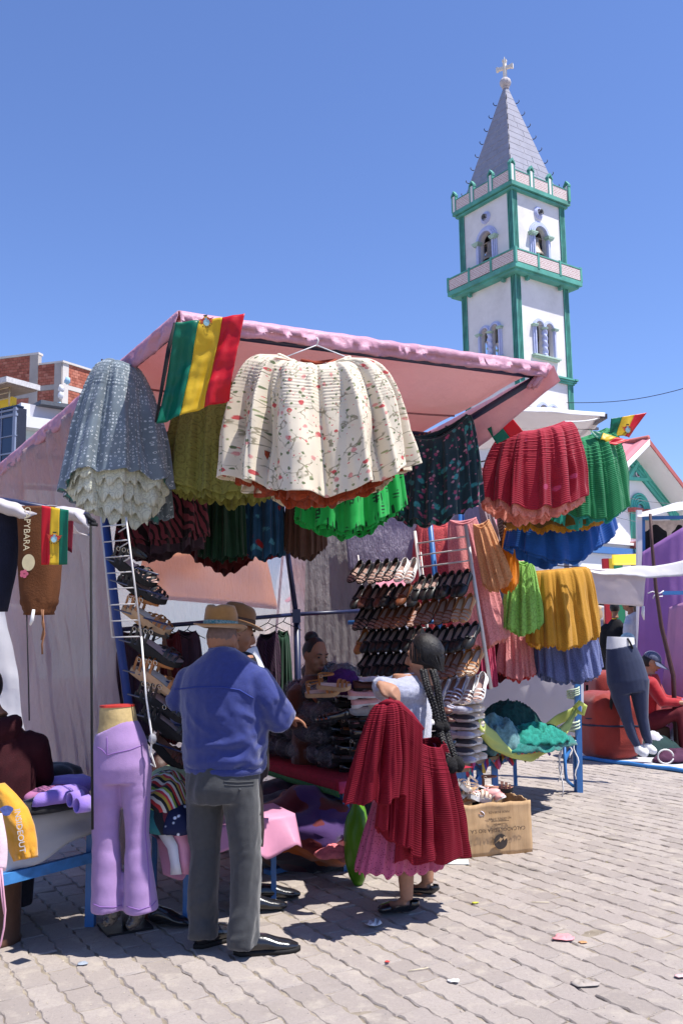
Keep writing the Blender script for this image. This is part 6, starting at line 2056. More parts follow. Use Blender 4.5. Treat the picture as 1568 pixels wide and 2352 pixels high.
pc_ = V(762, 1920, 5.98)
dome_cloth('pink_cloth', 'pink cloth corner lying in a sun patch under the shoe table', 'cloth', (pc_.x, pc_.y, .16), .13, .12, .05, M('pink woven', (.60, .16, .18), .8, .2, 30, .3), seed=3, n=28)
c = V(820, 1905, 5.9)
gb_ = MB().ell((c.x, c.y, .25), (.085, .12, .25), 24, 18, fn=lambda q: q * (1 + .12 * mnoise.noise(q * 1.8)))
gb_.build('green_bag', M('green plastic', (.10, .26, .015), .35, .15, 6, .3, 20, trans=.2), props=dict(label='green plastic bag standing behind the pink skirt under the table', cat='bag'))
p, q = G(612, 2010), G(790, 1972)
MB().bar((p.x, p.y, .02), (q.x, q.y, .025), .07, .03).build('blue_plank', M_blu, smooth=False, props=dict(label='blue painted wooden bar lying on the ground under the shoe table', cat='bar'))
# --- low table in front with print clothes and pink cloth
ft = table('low_table', 'low blue table behind the man in the blue jacket, pink cloth over it', [G(427, 2123), G(629, 2071), G(629, 2071) + Vector((-.33, .75, 0)), G(427, 2123) + Vector((-.33, .75, 0))], .50, M_blu, w=.03)
pcl = thing('pink_tablecloth', 'pink plastic tablecloth with white lining hanging from the low table', 'tablecloth', V(520, 1990, 5.0))
p0, p1 = G(427, 2123), G(629, 2071)
dv = (p1 - p0).normalized()
M_pkc = M('pink oilcloth', (.66, .30, .44), .4, .06, 8, .12, 30, trans=.15)
P = np.zeros((50, 18, 3))
for i in range(50):
 u = i / 49
 base = p0 + dv * (-.22 + u * ((p1 - p0).length + .33))
 dl = .12 + .10 * max(0, math.sin(u * 9.5 + .6)) + .06 * (u > .86) * (u - .86) / .14
 for j in range(18):
  v = j / 17
  if v < .4:
   q = base + Vector((-.4, .9, 0)) * (.28 * (1 - v / .4)) + Vector((0, 0, .506))
  else:
   w = (v - .4) / .6
   q = base + Vector((.09, -.14, 0)) * (.5 + .5 * w) + Vector((.02 * math.sin(u * 22) * w, .03 * math.sin(u * 17 + 1) * w, .506 - dl * w))
  P[i, j] = q
MB().grid(P).build('cloth', M_pkc, pcl, thick=.002)
b = MB()
fl = [V(352, 1905, 4.86), V(372, 1900, 4.85), V(398, 1962, 4.80), V(404, 1945, 4.84), V(398, 2008, 4.78), V(420, 2000, 4.8)]
P = np.array([[V(350, 1895, 4.84), V(362, 1915, 4.82), V(385, 1950, 4.8), V(392, 1985, 4.79), V(392, 2010, 4.79)], [V(378, 1893, 4.82), V(392, 1912, 4.8), V(408, 1940, 4.79), V(412, 1975, 4.78), V(418, 2008, 4.78)]])
MB().grid(P).build('lining', M('oilcloth back', (.62, .62, .68), .5, .05, 5, .1), pcl, thick=.002)
P = np.array([[V(378, 1893, 4.83), V(392, 1912, 4.81), V(408, 1940, 4.80), V(412, 1975, 4.79), V(418, 2008, 4.79)], [V(440, 1890, 4.83), V(440, 1915, 4.82), V(440, 1945, 4.8), V(440, 1980, 4.8), V(440, 2009, 4.79)]])
MB().grid(P).build('front_drop', M_pkc, pcl, thick=.002)
M_prt = stripes('print red zigzag', [(.45, .03, .03), (.62, .55, .45), (.02, .02, .02), (.5, .32, .05), (.55, .04, .06), (.7, .66, .6), (.25, .35, .05), (.03, .02, .02)], 12, 1, .7, 1.0)
M_ppl = stripes('print dark flowers', [(.012, .012, .02), (.02, .12, .12), (.012, .012, .016), (.16, .02, .03)], 7, 0, .5, 2.0)
M_nvf = cloth('navy white flower print', (.012, .018, .06), .1, spots=(1, 1, (0, 0, 0), None)) if False else None
t = NT('navy flower print')
o_ = t.obj()
d_ = t.voro(o_, 26, rnd_=.6)
M_nvf = t.pbr(t.mix(t.ramp(d_, (.18, 1.), (.30, 0.)), (.012, .016, .05), (.62, .66, .74)), .8, None, .2)
c = V(395, 1838, 4.98)
dome_cloth('folded_dress', 'red and black zigzag print dress heaped on the low table', 'dress', V(388, 1872, 5.0), .20, .20, .20, M_prt, .4, 2, .05, 8)
dome_cloth('folded_dress', 'dark flower print dress under the zigzag dress', 'dress', V(392, 1902, 4.92), .22, .18, .13, M_ppl, .2, 5, .04, 9)
dome_cloth('folded_dress', 'navy dress with white flowers at the edge of the low table', 'dress', V(415, 1908, 4.86), .12, .13, .12, M_nvf, .2, 8, .03, 9)
dome_cloth('folded_dress', 'pale green garment behind the zigzag dress', 'dress', V(412, 1782, 5.2), .16, .14, .05, M('pale green', (.45, .58, .32), .8, .15, 12, .2), .2, 9, .02, 9)
c = V(365, 1790, 5.35)
MB().ell(c, (.10, .12, .15), 20, 14, fn=lambda q: q * (1 + .15 * mnoise.noise(q * 2))).build('brown_bag', M('dark brown bag', (.05, .018, .015), .5, .2, 9), props=dict(label='dark brown bag behind the lilac mannequin', cat='bag'))
c = V(405, 1760, 5.45)
dome_cloth('denim_garment', 'dark blue denim garment under the pink back sheet', 'garment', (c.x, c.y, .55), .24, .2, .12, M('denim', (.03, .05, .10), .85, .2, 30, .3), .1, 14, .03, 7)
# --- right table with shoe stacks and green clothes
ta, tb_2 = Vector((V(1062, 1700, 7.35).x, 7.35, 0)), G(1322, 1818)
tdv = (tb_2 - ta).normalized()
tn_ = Vector((-tdv.y, tdv.x, 0))
ZR = .52
rt = table('trestle_table', 'bright blue folding trestle table with beige shoes and green clothes', [ta, tb_2, tb_2 + tn_ * .65, ta + tn_ * .65], ZR, M_blu, w=.035)
for pp_ in (ta + tdv * .25, ta + tdv * .5):
 MB().bar((pp_.x, pp_.y, .005), (pp_.x, pp_.y, ZR - .06), .05).build('leg', M_blu, rt, smooth=False)
for pp_ in (ta + tdv * .12, tb_2 - tdv * .22):
 bl2 = pp_ + tdv * .16
 b = MB().tube([Vector((pp_.x, pp_.y, ZR - .05)), Vector((pp_.x, pp_.y, .20)), Vector((pp_.x, pp_.y, .14)) + tdv * .015, Vector((pp_.x, pp_.y, .12)) + tdv * .04, Vector((bl2.x, bl2.y, .06))], .016, 8)
 b.build('folding_leg', M_blu, rt)
 MB().bar((pp_.x, pp_.y, ZR - .2), (pp_.x + tdv.x * .2, pp_.y + tdv.y * .2, ZR - .06), .02).build('brace', M_blu, rt, smooth=False)
M_mul_ = stripes('bright stripes', [(.5, .03, .06), (.6, .10, .25), (.02, .02, .05), (.6, .35, .04), (.10, .04, .2), (.5, .02, .04), (.05, .25, .2)], 7, 0, .3, 1.0)
rc = thing('table_runner', 'bright multicoloured striped cloth on the trestle table', 'tablecloth', ta + tdv * .9 + Vector((0, 0, ZR)))
P = np.zeros((40, 10, 3))
for i in range(40):
 for j in range(10):
  u, v = i / 39, j / 9
  q = ta - tdv * .08 + tdv * (u * 1.55) + tn_ * (-.06 + v * .7)
  z = ZR + .007 if v > .12 else ZR + .005 - .06 * (.12 - v) / .12 * (1 + .8 * math.sin(u * 40))
  P[i, j] = (q.x, q.y, z)
MB().grid(P).build('cloth', M_mul_, rc, thick=.003)
for lv in range(8):
 for i, (c_, off, kd) in enumerate((('beige', .20, 'wedge'), ('beige', .10, 'wedge'), ('grey' if lv % 3 else 'lilac', -.02, 'loafer'))):
  if c_ != 'beige' and lv > 6:
   continue
  pos = ta + tdv * (off + .02) + tn_ * (.16 - .02 * i) + Vector((rnd.uniform(-.012, .012), rnd.uniform(-.012, .012), ZR + .012 + lv * .064))
  a = rnd.uniform(-.12, .12)
  shoe(kd, c_, pos, (.75, -.65 + a, .0), (0, 0, 1), '%s shoe, %s from bottom in the %s stack at the trestle table end' % ({'beige': 'beige', 'grey': 'dark grey', 'lilac': 'pale lilac'}[c_], ORD[lv], ['right', 'middle', 'left'][i]), '%s shoes stacked on the trestle table' % c_)
M_tea = [M('teal knit', (.012, .16, .135), .9, .3, 40, .5, 120, sheen=.3), M('deep green knit', (.006, .045, .038), .9, .3, 40, .5, 120), M('grey teal knit', (.12, .24, .25), .9, .3, 40, .5, 120), M('emerald knit', (.018, .22, .165), .9, .3, 40, .5, 120)]
for i, (x, y, rx, ry, h, k, lab, dd_) in enumerate(((1195, 1672, .50, .30, .15, 0, 'teal knitted garment spread over the heap on the trestle table', 8.0), (1168, 1640, .36, .24, .30, 1, 'deep green garment at the top of the heap', 8.2),
                                              (1138, 1650, .20, .20, .27, 2, 'grey teal garment at the left of the heap', 7.8), (1225, 1678, .34, .20, .12, 3, 'emerald knitted garment in the middle of the heap', 7.95), (1255, 1662, .22, .18, .12, 1, 'dark green garment by the lime cloth', 8.3))):
 c = V(x, y, dd_)
 dome_cloth('heaped_garment', lab, 'garment', (c.x, c.y, ZR + .015 + (.05 if i in (1, 3) else 0)), rx, ry, h, M_tea[k], .55, 20 + i, .10, 9, n=72)
c = V(1195, 1712, 7.9)
dome_cloth('heaped_garment', 'red and violet striped garment below the teal knit', 'garment', (c.x, c.y, ZR + .012), .30, .16, .06, M_mul_, .5, 31, .03, 9)
ymat = M('lime yellow cloth', (.64, .70, .22), .75, .06, 6, .15, 40, trans=.35)
P = np.zeros((40, 12, 3))
topl = [V(1094, 1632, 7.5), V(1120, 1668, 7.6), V(1165, 1700, 7.75), V(1215, 1712, 8.0), V(1262, 1690, 8.3), V(1300, 1655, 8.55), V(1322, 1622, 8.75)]
botl = [V(1100, 1690, 7.5), V(1130, 1722, 7.55), V(1175, 1742, 7.65), V(1222, 1750, 7.85), V(1270, 1722, 8.2), V(1305, 1680, 8.5), V(1324, 1630, 8.74)]
def poly_at(L, u):
 f = u * (len(L) - 1)
 i = min(int(f), len(L) - 2)
 return lerp(L[i], L[i + 1], f - i)
for i in range(40):
 u = i / 39
 a, c = poly_at(topl, u), poly_at(botl, u)
 for j in range(12):
  v = j / 11
  q = lerp(a, c, v) + Vector((0, -.05 * math.sin(math.pi * v), 0)) + Vector((0, .03 * mnoise.noise((u * 6 + v * 2, v * 3, 5)), .012 * mnoise.noise((u * 8, v * 4, 2))))
  P[i, j] = q
yc = thing('lime_cloth', 'pale lime yellow cloth slung round the green clothes and tied to the blue post', 'cloth', V(1210, 1740, 7.9))
MB().grid(P).build('sling', ymat, yc, thick=.003)
MB().tube([V(1318, 1626, 8.72), V(1330, 1614, 8.68), V(1342, 1622, 8.7), V(1338, 1640, 8.72), V(1324, 1634, 8.7)], [.02, .028, .024, .02, .02], 8).build('knot', ymat, yc)
P2 = np.array([[lerp(V(1200, 1690, 8.5), V(1322, 1618, 8.8), u) + Vector((0, .04 * math.sin(u * 12), -v * .10)) for v in np.linspace(0, 1, 5)] for u in np.linspace(0, 1, 16)])
MB().grid(P2).build('back_fold', ymat, yc, thick=.003)
# ================================================================ cardboard box of shoes
bx0, bx1 = G(1030, 1975), G(1222, 1957)
bd = (bx1 - bx0).normalized()
bnv = Vector((-bd.y, bd.x, 0))
BW_, BD_, BH_ = (bx1 - bx0).length, .36, .36
box = thing('cardboard_box', 'worn open cardboard box full of sandals on the pavers', 'box', (bx0 + bd * BW_ / 2 + bnv * BD_ / 2))
def card_mat():
 t = NT('cardboard')
 o = t.obj()
 c = t.mix(t.ramp(t.noise(o, 6, 5, .6), (.3, 0.), (.7, 1.)), (.44, .28, .145), (.54, .36, .20))
 s = t.ramp(t.noise(t.mapping(o, (30, 30, 1.2)), 1, 4, .6), (.45, 0.), (.7, .45))
 c = t.mix(s, c, (.36, .22, .11))
 return t.pbr(c, .85, t.bump(t.noise(t.mapping(o, (60, 60, 2)), 1, 4, .6), .25, .01), .15)
M_crd = card_mat()
def wall_panel(p, q, ht, seed, th=.006, lean=0.0, nrm=None):
 n, m = 28, 12
 P = np.zeros((n + 1, m + 1, 3))
 for i in range(n + 1):
  for j in range(m + 1):
   u, v = i / n, j / m
   hh = ht + .018 * mnoise.noise((u * 5, seed, 0)) + .008 * mnoise.noise((u * 17, seed, 0))
   x = lerp(Vector(p), Vector(q), u) + Vector((0, 0, hh * v))
   x += nrm * (.012 * math.sin(math.pi * u) * v + .010 * mnoise.noise((u * 4, v * 3, seed)) + .006 * mnoise.noise((u * 11, v * 9, seed)) + lean * v)
   P[i, j] = x
 return MB().grid(P)
c00, c10, c11, c01 = bx0, bx1, bx1 + bnv * BD_, bx0 + bnv * BD_
wall_panel(c00, c10, BH_, 1, nrm=-bnv).build('front_panel', M_crd, box, thick=.006)
wall_panel(c10, c11, BH_ + .01, 2, nrm=bd, lean=-.03).build('side_panel', M_crd, box, thick=.006)
wall_panel(c00, c01, BH_, 3, nrm=-bd).build('side_panel', M_crd, box, thick=.006)
wall_panel(c01, c11, BH_ + .05, 4, nrm=bnv, lean=-.02).build('back_panel', M_crd, box, thick=.006)
M_ink = M('box print', (.045, .035, .03), .8, .2, 30, 0)
fo_ = -bnv * .022
def on_box(u, v, out=.026):
 return bx0 + bd * (u * BW_) + Vector((0, 0, v * BH_)) - bnv * out
text_obj('CALÇADOS BEIRA RIO S.A.', 'lettering', M_ink, box, on_box(.57, .50), -bd, (0, 0, -1), .036, .0005)
text_obj('Produzido por', 'lettering', M_ink, box, on_box(.60, .60), -bd, (0, 0, -1), .018, .0005)
text_obj('RIO GRANDE DO SUL', 'lettering', M_ink, box, on_box(.60, .71), -bd, (0, 0, -1), .018, .0005)
text_obj('www.beirario.com.br', 'lettering', M_ink, box, on_box(.60, .655), -bd, (0, 0, -1), .016, .0005)
text_obj('MADE IN BRAZIL', 'lettering', M_ink, box, on_box(.59, .83), -bd, (0, 0, -1), .022, .0005)
lc = on_box(.60, .27)
b = MB()
b.add([lc + bd * (.052 * math.cos(a)) + Vector((0, 0, .052 * math.sin(a))) for a in np.linspace(0, 6.283, 26, endpoint=False)], [tuple(range(26))])
lg = b.build('round_mark', M_ink, box, smooth=False)
z_ = [(-.05, -.012), (-.012, .012), (-.008, -.004), (.022, .022), (.026, .006), (.054, .028), (.024, .034), (.016, .018), (-.004, .030), (-.010, .018)]
MB().prism([lc - bnv * .002 + bd * x + Vector((0, 0, y)) for x, y in z_], -bnv * .0005).build('zigzag', M_crd, lg, smooth=False)
for i in range(16):
 u, v = rnd.uniform(.24, .76), rnd.uniform(.38, .70)
 pos = bx0 + bd * (u * BW_) + bnv * (v * BD_) + Vector((0, 0, BH_ - .06 + .03 * (i % 4) + (.02 if v > .5 else 0)))
 a = rnd.uniform(0, 6.28)
 stl = ['white', 'pink', 'tan', 'beige', 'lilac', 'brown', 'whiteo', 'bronze'][i % 8]
 shoe(['sandal', 'flat', 'band', 'sandal'][i % 4], stl, pos, (math.cos(a), math.sin(a), rnd.uniform(-.3, .3)), (rnd.uniform(-.6, .6), rnd.uniform(-.6, .2), 1), '%s %s jumbled in the cardboard box, %s from left, %s' % ({'whiteo': 'white orange-lined', 'bronze': 'dark'}.get(stl, stl), ['sandal', 'flat shoe', 'open-toed shoe', 'sandal'][i % 4], 'far' if u > .6 else 'near' if u < .35 else 'halfway', 'at the back' if v > .5 else 'in front'), 'shoes jumbled in the cardboard box')
b = MB()
p = G(1045, 1985)
b.add([p + Vector((-.10, .0, .004)), p + Vector((.09, -.02, .004)), p + Vector((.10, .10, .006)), p + Vector((-.09, .10, .01))], [(0, 1, 2, 3)])
b.build('paper_sheet', M('printed paper', (.66, .70, .72), .7, .3, 25, 0), thick=.002, props=dict(label='printed paper sheet under the left corner of the cardboard box', cat='paper'))
# remove the patterns that the shoe copies came from
for k, o in PROTO.items():
 for ch in kids_of(o):
  bpy.data.objects.remove(ch)
 bpy.data.objects.remove(o)
# ================================================================ people
from mathutils.bvhtree import BVHTree
SKIN = M('brown skin', (.30, .135, .075), .55, .10, 30, .1, 120, spec=.35)
SKIN2 = M('tan skin', (.38, .19, .115), .55, .10, 30, .1, 120, spec=.35)
HAIR = M('black hair', (.012, .010, .010), .42, .3, 60, .5, 140, spec=.35)
EYE = M('eye dark wet', (.02, .012, .010), .2, 0, 1, 0, spec=.6)
LIP = M('lip', (.28, .09, .075), .5, .05, 30, 0)
class Fig:
 def __init__(s, pos, fwd):
  s.o = Vector(pos)
  f = Vector((fwd[0], fwd[1], 0)).normalized()
  s.f, s.r = f, Vector((f.y, -f.x, 0))
  s.m = Matrix((s.r, s.f, Vector((0, 0, 1)))).transposed()
 def __call__(s, x, y, z):
  return s.o + s.r * x + s.f * y + Vector((0, 0, z))
def torso(b, F, rows, n=20):
 b.tube([F(x, y, z) for z, x, y, a, d in rows], [(a, d) for z, x, y, a, d in rows], n, up=F.r)
def headfn(q):
 x, y, z = q
 if z < 0:
  k = -z
  x *= 1 - .30 * k * k
  y *= 1 - .18 * k
  y += .10 * k
 if y < 0:
  y *= 1.06
 x *= 1 - .06 * max(0, y)
 if z > .3 and y > .5:
  y -= .05
 return Vector((x, y, z))
def head(b, F, c, yaw=0.0, pitch=0.0, s=1.0, neck=None):
 """c: centre of the skull; yaw to the figure's left, pitch nods down"""
 Rm = F.m @ Matrix.Rotation(yaw, 3, 'Z') @ Matrix.Rotation(-pitch, 3, 'X')
 A_ = lambda x, y, z: c + Rm @ Vector((x * s, y * s, z * s))
 b.ell(c, (.076 * s, .096 * s, .118 * s), 24, 18, rot=Rm, fn=headfn)
 b.ell(A_(0, .050, -.062), (.046 * s, .042 * s, .050 * s), 14, 10, rot=Rm)
 b.tube([A_(0, .090, .020), A_(0, .104, -.010), A_(0, .112, -.028), A_(0, .098, -.040)], [.008 * s, .012 * s, .016 * s, .010 * s], 8)
 for sx in (-1, 1):
  b.ell(A_(sx * .0765, -.008, -.008), (.011 * s, .021 * s, .033 * s), 10, 8, rot=Rm)
  b.ell(A_(sx * .036, .076, .030), (.026 * s, .016 * s, .009 * s), 8, 6, rot=Rm)
  b.ell(A_(sx * .040, .064, -.030), (.026 * s, .022 * s, .024 * s), 8, 6, rot=Rm)
 b.ell(A_(0, .086, -.068), (.024 * s, .014 * s, .012 * s), 8, 6, rot=Rm)
 if neck is not None:
  b.tube([A_(0, -.022, -.06), lerp(A_(0, -.02, -.08), neck, .6), neck], [.052 * s, .052 * s, .068 * s], 14)
 return A_, Rm
def face(A_, Rm, par, s=1.0, brow=True):
 e = MB()
 for sx in (-1, 1):
  e.ell(A_(sx * .032, .0865, .010), (.0135 * s, .007 * s, .006 * s), 10, 6, rot=Rm)
 e.build('eye', EYE, par)
 if brow:
  e = MB()
  for sx in (-1, 1):
   e.tube([A_(sx * .014, .098, .032), A_(sx * .034, .096, .040), A_(sx * .054, .080, .034)], [.003, .004, .0025], 6)
  e.build('eyebrow', HAIR, par)
 e = MB()
 e.tube([A_(-.024, .088, -.066), A_(-.008, .100, -.062), A_(.008, .100, -.062), A_(.024, .088, -.066)], [.003, .006, .006, .003], 6)
 e.tube([A_(-.02, .087, -.071), A_(0, .099, -.074), A_(.02, .087, -.071)], [.003, .006, .003], 6)
 e.build('mouth', LIP, par)
def hand(b, w, d, pn, s=1.0, curl=.9, thumb=1):
 """w wrist, d direction of the hand, pn out of the back of the hand"""
 d = Vector(d).normalized()
 pn = Vector(pn)
 pn = (pn - d * pn.dot(d)).normalized()
 sd = d.cross(pn) * thumb
 pal = w + d * .045 * s
 b.tube([w - d * .01, w + d * .02 * s, w + d * .055 * s, w + d * .088 * s], [(.024 * s, .020 * s), (.033 * s, .017 * s), (.040 * s, .015 * s), (.039 * s, .012 * s)], 12, up=sd)
 for k, (o_, L) in enumerate(((-.028, .078), (-.0095, .088), (.0095, .083), (.028, .066))):
  p = w + d * .084 * s + sd * (-o_ * s)
  dirv, pts = d.copy(), [p - d * .02 * s]
  for seg in range(3):
   pts.append(p.copy())
   a = curl * (.75 + .1 * k)
   dirv = (dirv * math.cos(a) - pn * math.sin(a)).normalized()
   nn = dirv.cross(sd)
   pn_ = pn
   p = p + dirv * (L * s * (.42, .32, .26)[seg])
   pn2 = (pn * math.cos(a) + d * 0).normalized()
  pts.append(p.copy())
  b.tube(pts, [.0088 * s, .0092 * s, .0086 * s, .008 * s, .0065 * s], 8)
 t0 = w + d * .022 * s + sd * .026 * s
 b.tube([t0, t0 + sd * .022 * s + d * .025 * s - pn * .006, t0 + sd * .020 * s + d * .055 * s - pn * .016 * s, t0 + sd * .008 * s + d * .075 * s - pn * .022 * s], [.014 * s, .012 * s, .010 * s, .008 * s], 8)
def bvh_of(o):
 o_ = Vector(wloc(o))
 me = o.data
 return BVHTree.FromPolygons([v.co + o_ for v in me.vertices], [tuple(p.vertices) for p in me.polygons])
def on_surface(bv, x, y, dep=2.0, off=.003):
 d = ray(x, y).normalized()
 h, n, i, l = bv.ray_cast(CAM, d)
 if h is None:
  return None
 return h - d * off
def wrinkle(seed, amp, dirv, sc, sc2=1.0):
 """folds running along dirv: a ridge pattern stretched in that direction"""
 d = Vector(dirv).normalized()
 def f(p, n):
  a = p.dot(d)
  q = (p - d * a * .80) * sc
  r_ = mnoise.noise(q + Vector((seed, seed * 1.7, 0)))
  r2 = mnoise.noise(q * 2.1 + Vector((seed * 2, 0, seed)))
  w = .5 + .5 * mnoise.noise(p * 3.0 + Vector((0, seed, 3)))
  return amp * w * ((1 - abs(r_) * 2.2) + .45 * (1 - abs(r2) * 2.0)) - amp * .4
 return f
def foot(b, F, x, y, yaw, s=1.0, h=.062, toe=.19, heel=.075):
 """shoe seen from outside: closed, with a heel"""
 c, sn = math.cos(yaw), math.sin(yaw)
 q = lambda fx, fz: F(x - sn * fx, y + c * fx, fz)
 b.tube([q(-heel * s, .030), q(-heel * s * .8, .045), q(-.02, .055), q(.05 * s, .050), q(.10 * s, .038), q(.15 * s, .030), q(toe * s, .022)],
           [(.022 * s, .026), (.036 * s, .040), (.038 * s, .050), (.042 * s, .042), (.046 * s, .032), (.042 * s, .026), (.018 * s, .014)], 14, up=F.r * c + F.f * (-sn) * -1)
# ---------------------------------------------------------------- man in the blue jacket, seen from behind
mp = G(514, 2186)
F = Fig((mp.x, mp.y, 0), (.34, .94))
man = thing('person', 'stout man seen from behind in a blue fleece jacket, grey trousers and tan felt hat', 'person', mp)
b = MB()
hc = F(-.02, .02, 1.545)
torso(b, F, [(.80, 0, 0, .15, .13), (.95, 0, 0, .18, .15), (1.15, 0, 0, .19, .15), (1.35, 0, 0, .19, .12), (1.44, 0, 0, .13, .08)])
A_, Rm = head(b, F, hc, yaw=-.10, pitch=.16, neck=F(-.01, -.01, 1.42))
el_r, el_l = F(.290, .06, 1.14), F(-.285, .06, 1.145)
wr_r, wr_l = F(.10, .30, 1.13), F(-.08, .30, 1.12)
b.tube([F(.19, 0, 1.38), el_r, wr_r], [.05, .045, .03], 10)
b.tube([F(-.19, 0, 1.38), el_l, wr_l], [.05, .045, .03], 10)
hand(b, wr_r, F.f * .5 - F.r * .8, Vector((0, 0, 1)), 1.0, .7, 1)
hand(b, wr_l, F.f * .6 + F.r * .7, Vector((0, 0, 1)), 1.0, .7, -1)
for sx in (-1, 1):
 b.tube([F(sx * .09, 0, .82), F(sx * .10, 0, .45), F(sx * .11, -.02, .08)], [.08, .06, .045], 10)
fuse(b, 'body', SKIN, man, .009, 3, local=False)
face(A_, Rm, man)
b = MB()
torso(b, F, [(.875, .0, 0, .195, .155), (.90, 0, 0, .215, .175), (.98, 0, .005, .225, .185), (1.10, 0, .005, .232, .19), (1.22, 0, -.005, .240, .185), (1.31, 0, -.015, .238, .165), (1.37, 0, -.02, .222, .14), (1.42, 0, -.02, .190, .112), (1.46, -.005, -.015, .125, .088), (1.487, -.01, -.005, .078, .074)])
b.tube([F(.13, -.015, 1.36), F(.192, -.01, 1.345), F(.250, .01, 1.235), el_r + Vector((0, 0, .005)), F(.21, .20, 1.135), wr_r], [.070, .078, .088, .080, .064, .048], 14)
b.tube([F(-.13, -.015, 1.36), F(-.192, -.01, 1.345), F(-.255, .01, 1.235), el_l + Vector((0, 0, .005)), F(-.21, .20, 1.13), wr_l], [.070, .078, .088, .080, .064, .048], 14)
w1 = wrinkle(3, .022, F.r * .75 + Vector((0, 0, -.55)), 10)
w2 = wrinkle(8, .019, F.r * 1.0 + Vector((0, 0, .10)), 10)
def jdisp(p, n):
 z = p.z
 k = max(0, min(1, (1.28 - z) / .05)) if z > 1.15 else 1
 t_ = max(0, min(1, (z - 1.02) / .12))
 return k * (w1(p, n) * t_ + w2(p, n) * (1 - t_)) + .002 * mnoise.noise(p * 30)
M_fle = M('blue fleece', (.026, .038, .170), .92, .10, 60, .35, 260, spec=.15, sheen=.5)
jk = fuse(b, 'jacket', M_fle, man, .010, 5, jdisp, local=False)
bv = bvh_of(jk)
def seam(bv, pts, mat, par, nm, r=.003, n=24):
 out = []
 for i in range(n + 1):
  u = i / n * (len(pts) - 1)
  k = min(int(u), len(pts) - 2)
  x, y = lerp(np.array(pts[k], float), np.array(pts[k + 1], float), u - k)
  q = on_surface(bv, x, y, off=r * .4)
  if q is not None:
   out.append(q)
 if len(out) > 2:
  return MB().tube(out, r, 6).build(nm, mat, par)
M_fled = M('blue fleece seam', (.028, .045, .22), .9, .1, 60, 0)
seam(bv, [(402, 1584), (450, 1578), (510, 1578), (550, 1585), (582, 1604)], M_fled, man, 'yoke_seam', .0035)
b = MB()
torso(b, F, [(1.44, -.005, -.01, .092, .082), (1.475, -.01, -.006, .080, .076), (1.503, -.012, -.003, .076, .074), (1.500, -.012, -.003, .066, .064)], 22)
fuse(b, 'collar', M_fle, man, .008, 3, lambda p, n: .003 * mnoise.noise(p * 22), local=False)
b = MB()
torso(b, F, [(.872, 0, 0, .206, .165), (.885, 0, 0, .212, .172), (.905, 0, 0, .213, .173), (.912, 0, 0, .208, .168)], 26)
fuse(b, 'hem_band', M_fle, man, .008, 3, lambda p, n: .003 * mnoise.noise(p * 14), local=False)
# trousers
b = MB()
torso(b, F, [(.95, 0, 0, .185, .15), (.88, 0, -.005, .195, .165), (.80, 0, -.012, .195, .17), (.74, 0, -.01, .185, .155)])
b.tube([F(-.095, -.01, .82), F(-.105, -.005, .66), F(-.108, 0, .46), F(-.112, -.01, .25), F(-.115, -.015, .06)], [(.100, .115), (.092, .105), (.078, .088), (.074, .082), (.074, .084)], 16, up=F.r)
b.tube([F(.095, -.01, .82), F(.110, .0, .66), F(.120, .01, .46), F(.118, -.005, .25), F(.118, -.02, .045)], [(.100, .115), (.092, .105), (.080, .090), (.076, .084), (.076, .090)], 16, up=F.r)
t1 = wrinkle(14, .016, Vector((0, 0, 1)) + F.r * .35, 9)
t2 = wrinkle(21, .018, F.r + Vector((0, 0, .35)), 11)
def tdisp(p, n):
 z = p.z
 k = max(0, 1 - abs(z - .13) / .13) + max(0, 1 - abs(z - .50) / .10) * .6 + .25
 return t1(p, n) * .8 + t2(p, n) * min(1, k)
M_tro = M('grey trouser wool', (.042, .044, .048), .75, .12, 40, .25, 220, spec=.25, sheen=.3)
tr_ = fuse(b, 'trousers', M_tro, man, .010, 4, tdisp, local=False)
bt = bvh_of(tr_)
M_trd = M('trouser seam', (.05, .052, .056), .8, 0, 1, 0)
seam(bt, [(514, 1795), (545, 1797), (583, 1795)], M_trd, man, 'back_pocket', .003)
seam(bt, [(516, 1803), (545, 1805), (583, 1803)], M_trd, man, 'back_pocket', .0025)
q = on_surface(bt, 551, 1814)
if q:
 MB().ell(q, (.007, .007, .007), 8, 6).build('button', M_trd, man)
seam(bt, [(606, 1800), (602, 1840), (597, 1872)], M_trd, man, 'side_pocket', .0035)
S_lea = LM('black dress shoe', (.012, .012, .014), .22, .5, .4)
for nm, (x, y, yaw) in (('shoe', (.155, .02, -1.05)), ('shoe', (-.115, .07, -.5))):
 b = MB()
 foot(b, F, x, y, yaw, 1.18)
 sh_ = fuse(b, 'shoe', S_lea, man, .007, 3, local=False)
 c, sn = math.cos(yaw), math.sin(yaw)
 b = MB()
 P = []
 for s_ in np.linspace(0, 1, 12):
  w = hwid(s_) * 1.24
  fx = -.10 + s_ * .335
  P.append([F(x - sn * fx + c * e, y + c * fx + sn * e, zz) for e, zz in ((-w, .022), (-w, .001), (w, .001), (w, .022))])
 b.grid([[tuple(q) for q in r_] for r_ in P], cv=True)
 b.build('sole', O_blk, sh_)
